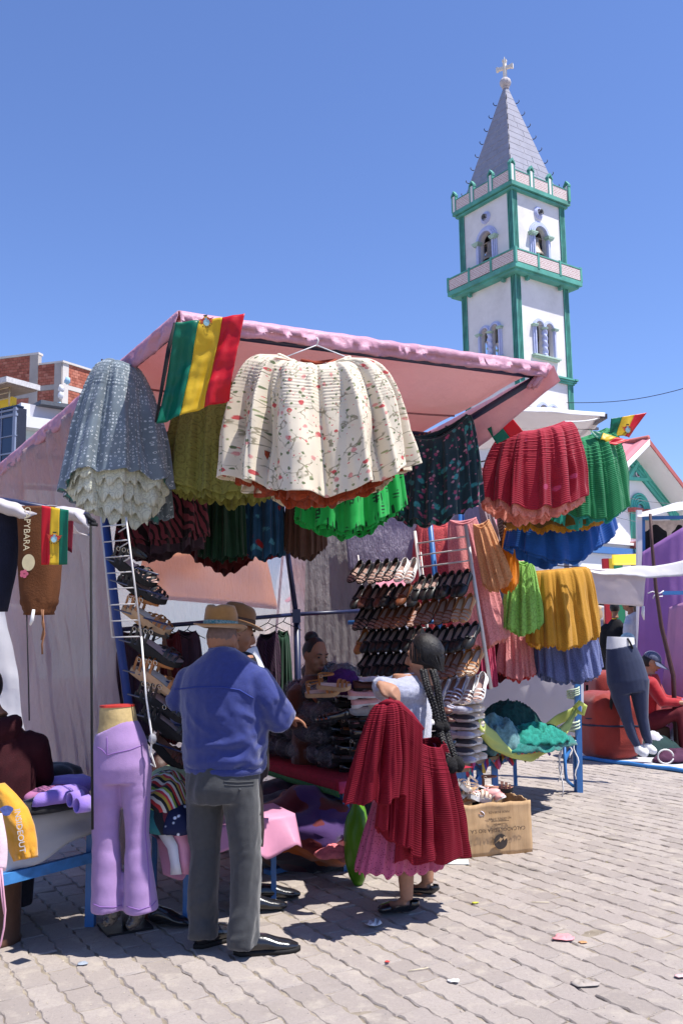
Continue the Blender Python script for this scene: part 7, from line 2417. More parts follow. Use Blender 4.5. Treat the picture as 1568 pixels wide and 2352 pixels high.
# hats
def fedora(name, F, c, mats, par=None, tilt=0.0, s=1.0, h=.115, brim=.052, pitch=0.0):
 Rm = F.m @ Matrix.Rotation(tilt, 3, 'Y') @ Matrix.Rotation(-pitch, 3, 'X')
 n = 40
 rows = []
 prof = [(1.0 + brim / .09, .000), (1.0 + brim / .09, .006), (1.0 + brim / .13, -.002), (1.02, .004), (1.0, .012), (.985, .045), (.965, .075), (.93, .10), (.84, h), (.55, h + .004), (.25, h - .008), (.02, h - .014)]
 P = np.zeros((len(prof), n, 3))
 for i, (r_, z) in enumerate(prof):
  for j in range(n):
   a = 2 * math.pi * j / n
   cx, cy = math.cos(a), math.sin(a)
   rx, ry = .080 * s * r_, .096 * s * r_
   zz = z * s
   if i <= 2:
    zz += .016 * s * (cx * cx) - .010 * s * cy
   if i >= 7:
    zz -= .022 * s * max(0, cy) * (1 - r_ * .4)
    zz -= .020 * s * math.exp(-(cx / .35) ** 2) * (1 - .6 * r_)
    rx *= 1 - .16 * max(0, cy)
   P[i, j] = c + Rm @ Vector((rx * cx, ry * cy, zz))
 o = MB().grid(P, cv=True).build('hat', mats[0], par, thick=.003)
 P = np.zeros((3, n, 3))
 for i, (r_, z) in enumerate(((1.035, .010), (1.03, .026), (1.012, .040))):
  for j in range(n):
   a = 2 * math.pi * j / n
   P[i, j] = c + Rm @ Vector((.080 * s * r_ * math.cos(a), .096 * s * r_ * math.sin(a), z * s))
 MB().grid(P, cv=True).build('hat_band', mats[1], o, thick=.002)
 return o
t = NT('teal paisley band')
o_ = t.obj()
M_bnd = t.pbr(t.mix(t.ramp(t.noise(o_, 70, 4, .7, 1.5), (.42, 0.), (.55, 1.)), (.02, .16, .15), (.35, .38, .30)), .6, None, .3)
M_felt = M('tan felt', (.34, .16, .045), .9, .12, 20, .2, 180, spec=.15, sheen=.4)
M_felt2 = M('brown felt', (.20, .095, .035), .9, .12, 20, .2, 180, spec=.15, sheen=.4)
fedora('hat', F, F(-.03, .015, 1.603), (M_felt, M_bnd), man, tilt=.03, s=1.06, pitch=.06)
b = MB()
b.ell(hc + Vector((0, 0, .012)), (.0775, .098, .105), 20, 14, rot=Rm, fn=lambda q: Vector((headfn(q).x, min(headfn(q).y, .25), max(q.z, -.45))))
b.build('hair', M('grey stubble', (.16, .10, .08), .8, .2, 60, .3, 200), man)
# ---------------------------------------------------------------- second man, behind him, in profile
p2 = G(640, 2030)
p2 = Vector((V(560, 1700, 5.45).x, 5.45, 0))
F2 = Fig(p2, (.97, .25))
m2 = thing('person', 'man in a brown felt hat and white shirt half hidden behind the blue jacket', 'person', p2)
b = MB()
hc2 = Vector((V(545, 1455, 5.4).x, 5.4, V(545, 1455, 5.4).z))
torso(b, F2, [(.85, 0, 0, .13, .11), (1.1, 0, 0, .15, .12), (1.36, 0, 0, .16, .10), (1.45, 0, 0, .10, .07)])
A2, R2 = head(b, F2, hc2, pitch=.25, neck=F2(0, -.01, 1.44))
w2 = [F2(.2, .20, 1.08), F2(-.2, .22, 1.05)]
for sx, w in ((1, w2[0]), (-1, w2[1])):
 b.tube([F2(sx * .18, 0, 1.38), F2(sx * .24, .02, 1.12), w], [.05, .045, .03], 10)
 hand(b, w, F2.f, Vector((0, 0, 1)), 1, .6, -sx)
 b.tube([F2(sx * .09, 0, .86), F2(sx * .1, .02, .45), F2(sx * .1, 0, .08)], [.08, .06, .04], 10)
fuse(b, 'body', SKIN, m2, .010, 3, local=False)
face(A2, R2, m2)
b = MB()
torso(b, F2, [(.84, 0, 0, .17, .15), (1.1, 0, 0, .19, .15), (1.3, 0, -.01, .19, .13), (1.42, 0, -.01, .14, .09), (1.475, 0, 0, .07, .07)])
for sx, w in ((1, w2[0]), (-1, w2[1])):
 b.tube([F2(sx * .15, 0, 1.37), F2(sx * .2, 0, 1.33), F2(sx * .245, .02, 1.12), w], [.07, .08, .065, .045], 12)
fuse(b, 'jacket', M('black cardigan', (.014, .014, .018), .9, .2, 30, .3), m2, .013, 4, wrinkle(5, .01, (0, .3, 1), 9), local=False)
b = MB()
torso(b, F2, [(1.0, 0, .075, .07, .09), (1.3, 0, .065, .08, .085), (1.44, 0, .02, .072, .075), (1.49, 0, .01, .066, .07)])
fuse(b, 'shirt', M('white shirt', (.66, .66, .68), .8, .05, 20, .2), m2, .01, 3, local=False)
b = MB()
torso(b, F2, [(.92, 0, 0, .155, .14), (.8, 0, 0, .165, .15), (.74, 0, 0, .15, .14)])
for sx in (-1, 1):
 b.tube([F2(sx * .085, 0, .8), F2(sx * .095, .03, .46), F2(sx * .1, 0, .06)], [.095, .08, .075], 12)
fuse(b, 'trousers', M('dark brown trousers', (.035, .028, .028), .8, .2, 30, .2), m2, .013, 4, wrinkle(2, .012, (0, 0, 1), 9), local=False)
for sx in (-1, 1):
 b = MB()
 foot(b, F2, sx * .1, .02 + .12 * (sx < 0), 0, 1.12)
 fuse(b, 'shoe', S_lea, m2, .008, 3, local=False)
fedora('hat', F2, hc2 + Vector((0, 0, .055)), (M_felt2, M('brown band', (.08, .04, .02), .7)), m2, s=1.06, pitch=.22)
b = MB().ell(hc2 + Vector((0, 0, .012)), (.0775, .098, .108), 20, 14, rot=R2, fn=lambda q: Vector((headfn(q).x, min(headfn(q).y, .15), max(q.z, -.4))))
b.build('hair', HAIR, m2)
# ---------------------------------------------------------------- woman customer with braids
wp_ = G(944, 2068)
F = Fig((wp_.x, wp_.y, 0), (-.86, .51))
wom = thing('person', 'woman with two long black braids, lilac grey sweater and crimson skirt, holding up a skirt', 'person', wp_)
hc = V(972, 1506, wp_.y)
b = MB()
nk = V(972, 1566, wp_.y)
A_, Rm = head(b, F, hc, yaw=.22, pitch=.12, s=1.02, neck=nk)
wz = lambda x, y, d_=0.0: V(x, y, wp_.y + d_)
sh_l, el_l_, wr_l_ = wz(950, 1600, -.12), wz(880, 1582, -.19), wz(872, 1572, -.36)
sh_r, el_r_, wr_r_ = wz(940, 1585, .12), wz(892, 1600, .22), wz(892, 1640, .02)
torso(b, F, [(.75, 0, 0, .14, .12), (1.0, 0, 0, .14, .11), (1.2, 0, 0, .15, .11), (1.32, 0, 0, .10, .07)])
for a, c, w in ((sh_l, el_l_, wr_l_), (sh_r, el_r_, wr_r_)):
 b.tube([a, c, w], [.05, .042, .026], 10)
hand(b, wr_l_, Vector((.75, -.40, -.30)), Vector((.2, -.75, .65)), 1.08, .95, 1)
hand(b, wr_r_, Vector((-.3, -.6, -.5)), Vector((-.6, .2, .6)), .95, .8, 1)
lf, rf = G(934, 2098), G(982, 2058)
for q, top in ((lf, F(-.07, 0, .6)), (rf, F(.09, -.02, .6))):
 b.tube([top, Vector((lerp(top.x, q.x, .75), lerp(top.y, q.y, .75), .30)), Vector((q.x, q.y, .20)), Vector((q.x, q.y, .075))], [.07, .058, .046, .036], 12)
 b.tube([Vector((q.x, q.y, .07)), Vector((q.x, q.y, .03)) + F.f * .05, Vector((q.x, q.y, .02)) + F.f * .13], [.036, .034, .026], 10)
fuse(b, 'body', SKIN2, wom, .0085, 3, local=False)
face(A_, Rm, wom, 1.0)
b = MB()
torso(b, F, [(.86, .0, 0, .150, .125), (.93, 0, -.005, .158, .132), (1.02, 0, -.01, .165, .136), (1.12, 0, -.015, .172, .136), (1.20, 0, -.012, .172, .122), (1.27, 0, 0, .145, .095), (1.315, 0, .01, .085, .072)])
b.tube([F(-.12, -.005, 1.24), sh_l, lerp(sh_l, el_l_, .55), el_l_, lerp(el_l_, wr_l_, .6), wr_l_], [.07, .088, .080, .070, .055, .038], 14)
b.tube([F(.12, 0, 1.24), sh_r, el_r_, wr_r_], [.07, .080, .066, .042], 14)
M_swt = M('lilac grey fuzzy knit', (.40, .41, .52), .95, .14, 50, .7, 190, spec=.1, sheen=.7)
fuse(b, 'sweater', M_swt, wom, .010, 4, lambda p, n: wrinkle(4, .009, F.r * .4 + Vector((0, 0, 1)), 10)(p, n) + .003 * mnoise.noise(p * 55), local=False)
b = MB()
b.ell(hc + Rm @ Vector((0, -.016, .012)), (.092, .108, .124), 40, 28, rot=Rm, fn=lambda q: (lambda v: Vector((v.x, min(v.y, .12 + .75 * max(0, q.z)), max(v.z, -.78 + .2 * v.y))))(headfn(q)) * (1 + .035 * mnoise.noise(Vector((q.x * 14, q.y * 14, q.z * 3)))))
hr = b.build('hair', HAIR, wom)
b = MB()
for k in range(170):
 a = rnd.uniform(-2.9, 2.2)
 s0 = rnd.uniform(.2, 1.2)
 q0 = Rm @ Vector((.094 * math.sin(s0) * math.sin(a), -.012 - .110 * math.sin(s0) * math.cos(a) * .9, .012 + .126 * math.cos(s0)))
 q1 = Rm @ Vector((.097 * math.sin(1.6) * math.sin(a) * .95, -.016 - .112 * math.cos(a) * .95, -.03))
 q2 = Rm @ Vector((.05 * math.sin(a), -.105, -.105))
 mid = (q0 + q1) * .5 * 1.05
 b.tube([hc + q0, hc + mid, hc + q1 * 1.02, hc + q2], [.001, .0028, .003, .002], 4, caps=False)
b.build('hair_strands', HAIR, hr)
def braid(pts, r0, n, par, nm='braid'):
 """three-strand plait along a line"""
 out = MB()
 m = 60
 P = [Vector(p) for p in pts]
 def at(u):
  f = u * (len(P) - 1)
  i = min(int(f), len(P) - 2)
  g_ = f - i
  p0_, p1_, p2_, p3_ = P[max(i - 1, 0)], P[i], P[i + 1], P[min(i + 2, len(P) - 1)]
  return .5 * (2 * p1_ + (p2_ - p0_) * g_ + (2 * p0_ - 5 * p1_ + 4 * p2_ - p3_) * g_ ** 2 + (-p0_ + 3 * p1_ - 3 * p2_ + p3_) * g_ ** 3)
 for k in range(3):
  line, rad = [], []
  for i in range(m * 2 + 1):
   u = i / (m * 2)
   ph = u * n * 2 * math.pi + k * 2.094
   tp = 1 - .25 * u
   line.append(at(u) + _r0 * (r0 * .75 * tp * math.sin(ph)) + Vector((0, -1, 0)) * (r0 * .42 * tp * math.sin(2 * ph)))
   rad.append(r0 * .62 * tp)
  out.tube(line, rad, 6)
 return out.build(nm, HAIR, par)
bk = -.13
br1 = [wz(972, 1540, bk), wz(980, 1575, bk - .04), wz(996, 1620, bk - .05), wz(1008, 1670, bk - .07), wz(1022, 1715, bk - .15), wz(1034, 1758, bk - .20)]
br2 = [wz(994, 1540, bk + .02), wz(1003, 1575, bk - .02), wz(1010, 1620, bk - .03), wz(1022, 1670, bk - .05), wz(1036, 1715, bk - .12), wz(1050, 1755, bk - .16)]
for k, bb_ in enumerate((br1, br2)):
 o = braid(bb_, .0195, 12, wom)
 for q, r_ in ((bb_[-1], .040), (bb_[3] + Vector((0, -.01, 0)), .028)):
  MB().ell(q, (r_, r_, r_ * 1.1), 22, 16, fn=lambda v: v * (1 + .22 * mnoise.noise(v * 9 + Vector((k, 0, 0))) + .12 * mnoise.noise(v * 21))).build('tassel', M('black wool tassel', (.014, .013, .014), .95, .3, 60, .8, 200), o)
# skirts of the woman
K_wpink = cloth('rose eyelet skirt', (.50, .10, .20), .08, spots=(78, .26, (.16, .01, .04), None), trans=.15)
K_wred = cloth('deep red ribbed skirt', (.215, .006, .020), .08, ribs=.0115, trans=.05, bumpk=.45, sheen=.0)
P, uv = skirt_grid(V(905, 1705, 5.15), V(990, 1705, 5.38), V(832, 2008, 5.02), V(1000, 1978, 5.55), ease=.8, tt=.09, tb_=.17, npl=22, amp=.014, dip=.0, seed=60, nth=260, nz=60)
P2 = np.concatenate([P, P[:1]], 0)
MB().grid(P2, uv=np.concatenate([uv, uv[:1] + np.array([uv[1, 0, 0] * 260, 0])], 0)).build('underskirt', K_wpink, wom, thick=.003)
P, uv = skirt_grid(V(926, 1692, 5.14), V(1008, 1694, 5.33), V(900, 1978, 5.02), V(1046, 1952, 5.45), ease=.8, tt=.10, tb_=.19, npl=9, amp=.042, dip=.0, seed=61, nth=300, nz=110, tucks=((.08, .26, .026, .004),))
P2 = np.concatenate([P, P[:1]], 0)
MB().grid(P2, uv=np.concatenate([uv, uv[:1] + np.array([uv[1, 0, 0] * 300, 0])], 0)).build('skirt', K_wred, wom, thick=.003)
b = MB()
for q in (lf, rf):
 b = MB()
 Ff = Fig((q.x, q.y, 0), (-.93, -.10) if q is lf else (-.80, .35))
 foot(b, Ff, 0, 0, 0, .98, toe=.17, heel=.06)
 o = fuse(b, 'shoe', S_lea, wom, .007, 3, lambda p, n: -.002, local=False)
 # opening of the pump: cut away what lies above the rim
 bm = bmesh.new()
 bm.from_mesh(o.data)
 ow = wloc(o)
 dl = [v for v in bm.verts if (v.co + ow).z > .058 - .03 * max(0, min(1, ((v.co + ow - Ff.o).dot(Ff.f) - .06) / .05)) + (.012 if (v.co + ow - Ff.o).dot(Ff.f) < -.02 else 0) + (.05 if (v.co + ow - Ff.o).dot(Ff.f) > .095 else 0)]
 bmesh.ops.delete(bm, geom=dl, context='VERTS')
 bm.to_mesh(o.data)
 bm.free()
# the crimson skirt she holds up
hs = thing('skirt', 'deep crimson ribbed skirt held up in the hand of the woman with braids', 'skirt', V(880, 1800, 5.0), 0)
P, uv = skirt_grid(V(868, 1618, 4.92), V(914, 1612, 4.96), V(800, 1850, 4.86), V(932, 1826, 4.98), ease=.45, sag=0, tt=.03, tb_=.13, npl=6, amp=.040, dip=-.01, seed=62, nth=260, nz=110, tucks=((.05, .24, .018, .0025),))
P2 = np.concatenate([P, P[:1]], 0)
MB().grid(P2, uv=np.concatenate([uv, uv[:1] + np.array([uv[1, 0, 0] * 260, 0])], 0)).build('cloth', K_wred, hs, thick=.003)
P, uv = skirt_grid(V(893, 1600, 4.93), V(968, 1668, 5.0), V(866, 1905, 4.92), V(952, 1962, 5.02), ease=.6, sag=0, tt=.03, tb_=.08, npl=5, amp=.032, dip=.0, seed=63, nth=220, nz=110, tucks=((.05, .22, .018, .0025),))
P2 = np.concatenate([P, P[:1]], 0)
MB().grid(P2, uv=np.concatenate([uv, uv[:1] + np.array([uv[1, 0, 0] * 220, 0])], 0)).build('side_drape', K_wred, hs, thick=.003)
b = MB()
b.tube([V(870, 1619, 4.92), V(888, 1611, 4.905), V(914, 1615, 4.94), V(942, 1642, 4.97), V(970, 1676, 5.0)], [.010, .014, .016, .018, .012], 8)
b.build('waistband', K_wred, hs)
# ---------------------------------------------------------------- vendor seated behind the shoes
vp = Vector((V(722, 1600, 7.05).x, 7.05, 0))
F = Fig(vp, (.62, -.78))
vn = thing('person', 'young woman vendor in a rust brown sweater seated behind the shoe pile', 'person', vp)
hc = V(724, 1504, 7.0)
b = MB()
A_, Rm = head(b, F, hc, pitch=.32, s=1.08, neck=F(0, -.02, hc.z - .17))
z0 = hc.z - .2
torso(b, F, [(.45, 0, 0, .16, .14), (.8, 0, 0, .15, .12), (z0 - .08, 0, 0, .16, .10), (z0 + .02, 0, 0, .09, .07)])
wv = [F(.12, .28, .98), F(-.10, .30, .98)]
for sx, w in ((1, wv[0]), (-1, wv[1])):
 b.tube([F(sx * .16, 0, z0 - .06), F(sx * .22, .06, z0 - .30), w], [.045, .04, .026], 10)
 hand(b, w, F.f * .8 - F.r * sx * .4, Vector((0, 0, 1)), .95, .7, -sx)
for sx in (-1, 1):
 b.tube([F(sx * .08, 0, .5), F(sx * .12, .40, .48), F(sx * .12, .42, .06)], [.09, .065, .04], 10)
fuse(b, 'body', SKIN, vn, .009, 3, local=False)
face(A_, Rm, vn)
b = MB()
torso(b, F, [(.42, 0, 0, .20, .17), (.7, 0, 0, .19, .15), (z0 - .12, 0, 0, .19, .13), (z0, 0, 0, .12, .09), (z0 + .05, 0, 0, .07, .07)])
for sx, w in ((1, wv[0]), (-1, wv[1])):
 b.tube([F(sx * .13, 0, z0 - .06), F(sx * .18, 0, z0 - .09), F(sx * .23, .06, z0 - .30), w], [.065, .078, .065, .042], 12)
fuse(b, 'sweater', M('rust brown knit', (.10, .024, .009), .95, .2, 40, .5, 160, sheen=.4), vn, .012, 4, wrinkle(6, .009, (0, 0, 1), 9), local=False)
b = MB()
for sx in (-1, 1):
 b.tube([F(sx * .09, -.05, .5), F(sx * .13, .42, .49), F(sx * .13, .44, .05)], [.12, .09, .07], 12)
fuse(b, 'trousers', M('dark trousers', (.02, .02, .03), .85, .2, 30, .2), vn, .014, 4, local=False)
b = MB().ell(hc + Rm @ Vector((0, -.018, .014)), (.086, .106, .122), 26, 18, rot=Rm, fn=lambda q: (lambda v: Vector((v.x, min(v.y, .45 + .3 * max(0, q.z)), max(v.z, -.6))))(headfn(q)))
b.ell(hc + Rm @ Vector((.01, -.075, .115)), (.055, .05, .05), 14, 10)
b.build('hair', HAIR, vn)
MB().tube([(vp.x, vp.y, 0), (vp.x, vp.y, .02), (vp.x, vp.y, .36), (vp.x, vp.y, .40)], [.16, .15, .15, .17], 14).build('stool', M('brown plastic stool', (.10, .05, .03), .5), props=dict(label='brown stool under the seated vendor behind the shoe table', cat='stool'))
# ---------------------------------------------------------------- hooded person seated at the left edge
hp_ = Vector((V(-6, 1700, 4.95).x, 4.95, 0))
F = Fig(hp_, (-.3, .95))
hd = thing('person', 'person in a dark red hooded sweatshirt seated with the back turned at the left edge', 'person', hp_)
hc = V(-34, 1584, 4.98)
b = MB()
A_, Rm = head(b, F, hc, yaw=.4, pitch=.3, neck=F(0, -.02, hc.z - .16))
torso(b, F, [(.45, 0, 0, .16, .14), (.8, 0, 0, .16, .12), (1.05, 0, 0, .16, .10), (1.12, 0, 0, .1, .08)])
for sx in (-1, 1):
 b.tube([F(sx * .17, 0, 1.02), F(sx * .22, .12, .8), F(sx * .12, .3, .75)], [.05, .042, .03], 10)
 hand(b, F(sx * .12, .3, .75), F.f, Vector((0, 0, 1)), 1, .6, -sx)
 b.tube([F(sx * .1, 0, .45), F(sx * .12, .40, .45), F(sx * .12, .42, .06)], [.09, .065, .04], 10)
fuse(b, 'body', SKIN, hd, .012, 3, local=False)
b = MB()
torso(b, F, [(.40, 0, 0, .20, .18), (.60, 0, 0, .205, .17), (.85, 0, -.01, .205, .15), (1.0, 0, -.015, .19, .12), (1.09, 0, -.01, .12, .09), (1.13, 0, 0, .08, .08)])
b.tube([F(-.09, -.06, 1.12), F(-.02, -.11, 1.08), F(.06, -.09, 1.10), F(.10, -.03, 1.13)], [.045, .07, .065, .045], 12)
for sx in (-1, 1):
 b.tube([F(sx * .13, 0, 1.02), F(sx * .19, 0, .99), F(sx * .235, .12, .8), F(sx * .12, .3, .75)], [.07, .085, .07, .045], 12)
fuse(b, 'hoodie', M('dark red sweatshirt', (.034, .003, .006), .9, .15, 30, .3, 160), hd, .012, 4, wrinkle(9, .011, (.3, 0, 1), 8), local=False)
b = MB()
for sx in (-1, 1):
 b.tube([F(sx * .1, -.08, .46), F(sx * .13, .42, .45), F(sx * .13, .43, .05)], [.13, .09, .07], 12)
fuse(b, 'trousers', M('dark trousers', (.02, .02, .03)), hd, .014, 4, local=False)
MB().ell(hc + Rm @ Vector((0, -.018, .012)), (.086, .106, .122), 22, 16, rot=Rm, fn=lambda q: (lambda v: Vector((v.x, min(v.y, .4), max(v.z, -.7))))(headfn(q))).build('hair', HAIR, hd)
MB().tube([(hp_.x, hp_.y, 0), (hp_.x, hp_.y, .02), (hp_.x, hp_.y, .3), (hp_.x, hp_.y, .33)], [.16, .15, .15, .17], 14).build('stool', M('brown plastic stool', (.10, .05, .03)), props=dict(label='low stool under the hooded person at the left edge', cat='stool'))
# ---------------------------------------------------------------- mannequins
D1 = 4.74
mq = thing('mannequin', 'mannequin legs in flared lilac trousers with a bare yellowed waist', 'mannequin', Vector((V(280, 2100, D1).x, D1, 0)))
q = lambda x, y, d_=0.0: V(x, y, D1 + d_)
W_ = 1 / FPX * D1
b = MB()
b.tube([q(270, 1622), q(270, 1632), q(272, 1655), q(274, 1690)], [(38 * W_, .07), (40 * W_, .075), (42 * W_, .08), (50 * W_, .095)], 24, up=(1, 0, 0))
stump = b.build('waist', M('yellowed plaster', (.52, .38, .17), .7, .35, 9, .3, 30, dirt=.35), mq, angle=50)
b = MB().tube([q(270, 1619), q(270, 1623)], [(39 * W_, .071), (39.5 * W_, .074)], 24, up=(1, 0, 0))
b.build('top_rim', M('red paint rim', (.42, .03, .02), .6, .3, 14), mq, angle=50)
b = MB()
b.tube([q(266, 1664), q(270, 1672), q(276, 1710), q(281, 1760), q(281, 1795)], [(45 * W_, .085), (50 * W_, .092), (60 * W_, .112), (66 * W_, .125), (64 * W_, .115)], 26, up=(1, 0, 0))
b.tube([q(250, 1770), q(247, 1820), q(243, 1910), q(246, 2000), q(249, 2090)], [(32 * W_, .095), (31 * W_, .085), (30 * W_, .066), (33 * W_, .074), (37 * W_, .090)], 20, up=(1, 0, 0))
b.tube([q(312, 1770), q(314, 1820), q(315, 1910, -.01), q(319, 2000, -.02), q(326, 2092, -.02)], [(35 * W_, .095), (32 * W_, .085), (26 * W_, .062), (31 * W_, .074), (37 * W_, .092)], 20, up=(1, 0, 0))
M_lpt = M('lilac stretch cloth', (.33, .205, .41), .75, .06, 20, .15, 200, spec=.2, sheen=.25)
ltr = fuse(b, 'trousers', M_lpt, mq, .009, 5, lambda p, n: .0035 * mnoise.noise(Vector((p.x * 6, p.y * 6, p.z * 14))) + wrinkle(31, .006, Vector((1, 0, .25)), 12)(p, n) * (max(0, 1 - abs(p.z - .78) / .12) + max(0, 1 - abs(p.z - .5) / .1)), local=False)
bv = bvh_of(ltr)
M_lsm = M('lilac seam', (.24, .12, .36), .8, 0, 1, 0)
seam(bv, [(224, 1716), (235, 1722), (247, 1735), (262, 1730), (300, 1722), (330, 1710)], M_lsm, mq, 'waist_seam', .0022)
seam(bv, [(246, 1692), (247, 1735)], M_lsm, mq, 'waist_seam', .002, 8)
seam(bv, [(336, 1830), (334, 1910), (342, 2000), (345, 2080)], M_lsm, mq, 'leg_seam', .0025)
seam(bv, [(214, 2076), (230, 2083), (262, 2084), (280, 2079)], M_lsm, mq, 'hem_seam', .0022)
seam(bv, [(292, 2082), (320, 2090), (350, 2080), (360, 2068)], M_lsm, mq, 'hem_seam', .0022)
b = MB()
for (x, y, tx, ty) in ((262, 2095, 240, 2122), (318, 2098, 292, 2130)):
 b.tube([q(x, y - 20), q(x, y + 5), q((x + tx) / 2, (y + ty) / 2 + 6), q(tx, ty, -.03)], [.034, .036, .032, .018], 12)
fuse(b, 'boots', M('crumpled black film', (.03, .028, .03), .18, .4, 30, .9, 50, spec=.7), mq, .008, 2, lambda p, n: .004 * mnoise.noise(p * 40), local=False)
bs = G(288, 2130)
MB().box((bs.x, bs.y, .006), (.25, .22, .012), .5).build('base_plate', M('black base', (.014, .012, .014), .5, .2, 9), mq, smooth=False)
MB().tube([(bs.x, bs.y, .012), q(283, 2060)], .02, 8).build('rod', M('steel rod', (.4, .4, .42), .3, metal=.8), mq)
for i, (x, y, st_2) in enumerate(((352, 2118, 'bronze'), (372, 2126, 'black'))):
 p = G(x, y)
 shoe_o = MB()
 Ff = Fig((p.x, p.y, 0), (.9, -.3))
 foot(shoe_o, Ff, 0, 0, 0, .9)
 o = fuse(shoe_o, 'old_shoe', S_mar if i == 0 else S_lea, None, .008, 2)
 tag(o, ['worn brown shoe on the ground behind the lilac mannequin', 'worn black shoe lying beside the brown shoe by the table leg'][i], 'shoe')
D2 = 10.72
mq2 = thing('mannequin', 'leaning mannequin legs in tight navy leggings and white sneakers beside the red sack', 'mannequin', Vector((V(1472, 1715, D2).x, D2, 0)))
q = lambda x, y, d_=0.0: V(x, y, D2 + d_)
W_ = 1 / FPX * D2
b = MB().tube([q(1424, 1463), q(1424, 1470), q(1424, 1492)], [(30 * W_, .10), (31 * W_, .11), (32 * W_, .12)], 20, up=(1, 0, 0))
b.build('waist', M('white plaster', (.66, .65, .66), .7, .1, 6, .2), mq2, angle=50)
b = MB()
b.tube([q(1424, 1485), q(1432, 1520), q(1440, 1562), q(1446, 1590)], [(33 * W_, .125), (42 * W_, .15), (47 * W_, .165), (42 * W_, .15)], 24, up=(1, 0, 0))
b.tube([q(1417, 1560), q(1424, 1600), q(1438, 1650), q(1451, 1690), q(1463, 1713)], [(23 * W_, .13), (20 * W_, .11), (13 * W_, .075), (10.5 * W_, .065), (8 * W_, .05)], 16, up=(1, 0, 0))
b.tube([q(1466, 1560), q(1468, 1600), q(1474, 1650), q(1483, 1690), q(1490, 1708)], [(23 * W_, .13), (19 * W_, .11), (13 * W_, .075), (10.5 * W_, .065), (8 * W_, .05)], 16, up=(1, 0, 0))
fuse(b, 'leggings', M('navy stretch cloth', (.018, .026, .065), .7, .1, 20, .1, 100, sheen=.15), mq2, .011, 3, local=False)
b = MB()
for x, y in ((1466, 1722), (1486, 1716)):
 b.tube([q(x - 3, y - 10), q(x, y), q(x + 12, y + 8, -.05), q(x + 20, y + 12, -.08)], [.05, .055, .05, .03], 10)
fuse(b, 'sneakers', M('sneaker white', (.68, .66, .64), .6, .2, 20), mq2, .012, 2, local=False)
MB().tube([q(1412, 1520, .1), q(1400, 1640, .2), q(1392, 1700, .3)], .02, 7).build('prop', M_blk, mq2)
MB().tube([q(1440, 1466, -.1), q(1446, 1476, -.12), q(1452, 1490, -.12)], .012, 6).build('strap', M_blk, mq2)
# ---------------------------------------------------------------- seated vendor at the right
rp_ = Vector((V(1512, 1690, 11.7).x, 11.7, 0))
F = Fig(rp_, (.93, -.36))
rv = thing('person', 'seated woman in a striped peaked cap and red sweater at the right stall', 'person', rp_)
hc = V(1496, 1520, 11.7)
b = MB()
A_, Rm = head(b, F, hc, pitch=.5, s=1.05, neck=F(-.0, -.06, hc.z - .17))
z0 = hc.z - .19
torso(b, F, [(.38, 0, -.12, .17, .15), (.65, 0, -.10, .16, .13), (z0 - .06, 0, -.06, .16, .10), (z0 + .03, 0, -.05, .09, .07)])
wr_ = [F(.10, .42, .62), F(-.10, .44, .62)]
for sx, w in ((1, wr_[0]), (-1, wr_[1])):
 b.tube([F(sx * .16, -.05, z0 - .05), F(sx * .23, .08, z0 - .30), w], [.05, .045, .028], 10)
 hand(b, w, F.f * .9 - F.r * sx * .3, Vector((0, 0, 1)), 1, .6, -sx)
 b.tube([F(sx * .1, -.1, .40), F(sx * .14, .28, .52), F(sx * .14, .30, .06)], [.10, .07, .04], 10)
fuse(b, 'body', SKIN2, rv, .011, 3, local=False)
face(A_, Rm, rv)
b = MB()
torso(b, F, [(.34, 0, -.12, .21, .19), (.6, 0, -.10, .20, .16), (z0 - .1, 0, -.06, .19, .13), (z0, 0, -.05, .12, .10), (z0 + .04, 0, -.05, .08, .08)])
for sx, w in ((1, wr_[0]), (-1, wr_[1])):
 b.tube([F(sx * .13, -.05, z0 - .05), F(sx * .19, -.04, z0 - .08), F(sx * .24, .08, z0 - .30), w - F.f * .10], [.075, .088, .075, .055], 12)
fuse(b, 'sweater', M('red sweater', (.34, .008, .014), .85, .12, 20, .3, 100, sheen=.3), rv, .016, 4, wrinkle(11, .012, (0, 0, 1), 7), local=False)
b = MB()
for w in wr_:
 b.tube([w - F.f * .12, w - F.f * .02], [.058, .045], 12)
b.build('cuff', M('lilac cuff', (.48, .30, .56), .85, .15, 30, .4), rv)
b = MB()
for sx in (-1, 1):
 b.tube([F(sx * .1, -.16, .36), F(sx * .15, .28, .50), F(sx * .15, .30, .08)], [.15, .11, .075], 12)
fuse(b, 'trousers', M('maroon trousers', (.10, .008, .014), .85, .15, 20, .3), rv, .018, 4, wrinkle(4, .015, (0, 0, 1), 6), local=False)
b = MB()
P = np.zeros((18, 6, 3))
for i in range(18):
 for j in range(6):
  u, v = i / 17, j / 5
  p = F(-.19 + .04 * v, -.02 + .40 * u, .60 - .26 * v * (1 + .15 * math.sin(u * 40)))
  P[i, j] = p
b.grid(P)
b.build('shawl', M('fringed grey shawl', (.22, .19, .18), .95, .3, 30, .5), rv, thick=.01)
capm = stripes('striped cap cloth', [(.05, .06, .12), (.14, .15, .22)], 60, 0, 0, .1)
b = MB().ell(hc + Rm @ Vector((0, -.012, .045)), (.094, .112, .088), 24, 14, rot=Rm, fn=lambda v: Vector((v.x, v.y, max(v.z, -.15))))
P = np.zeros((13, 6, 3))
for i in range(13):
 a = lerp(-1.25, 1.25, i / 12)
 for j in range(6):
  r_ = j / 5
  P[i, j] = hc + Rm @ Vector((math.sin(a) * (.092 + .05 * r_), math.cos(a) * (.105 + .12 * r_), .040 - .035 * r_ - .02 * math.sin(a) ** 2))
b.grid(P)
b.build('cap', capm, rv, thick=.004)
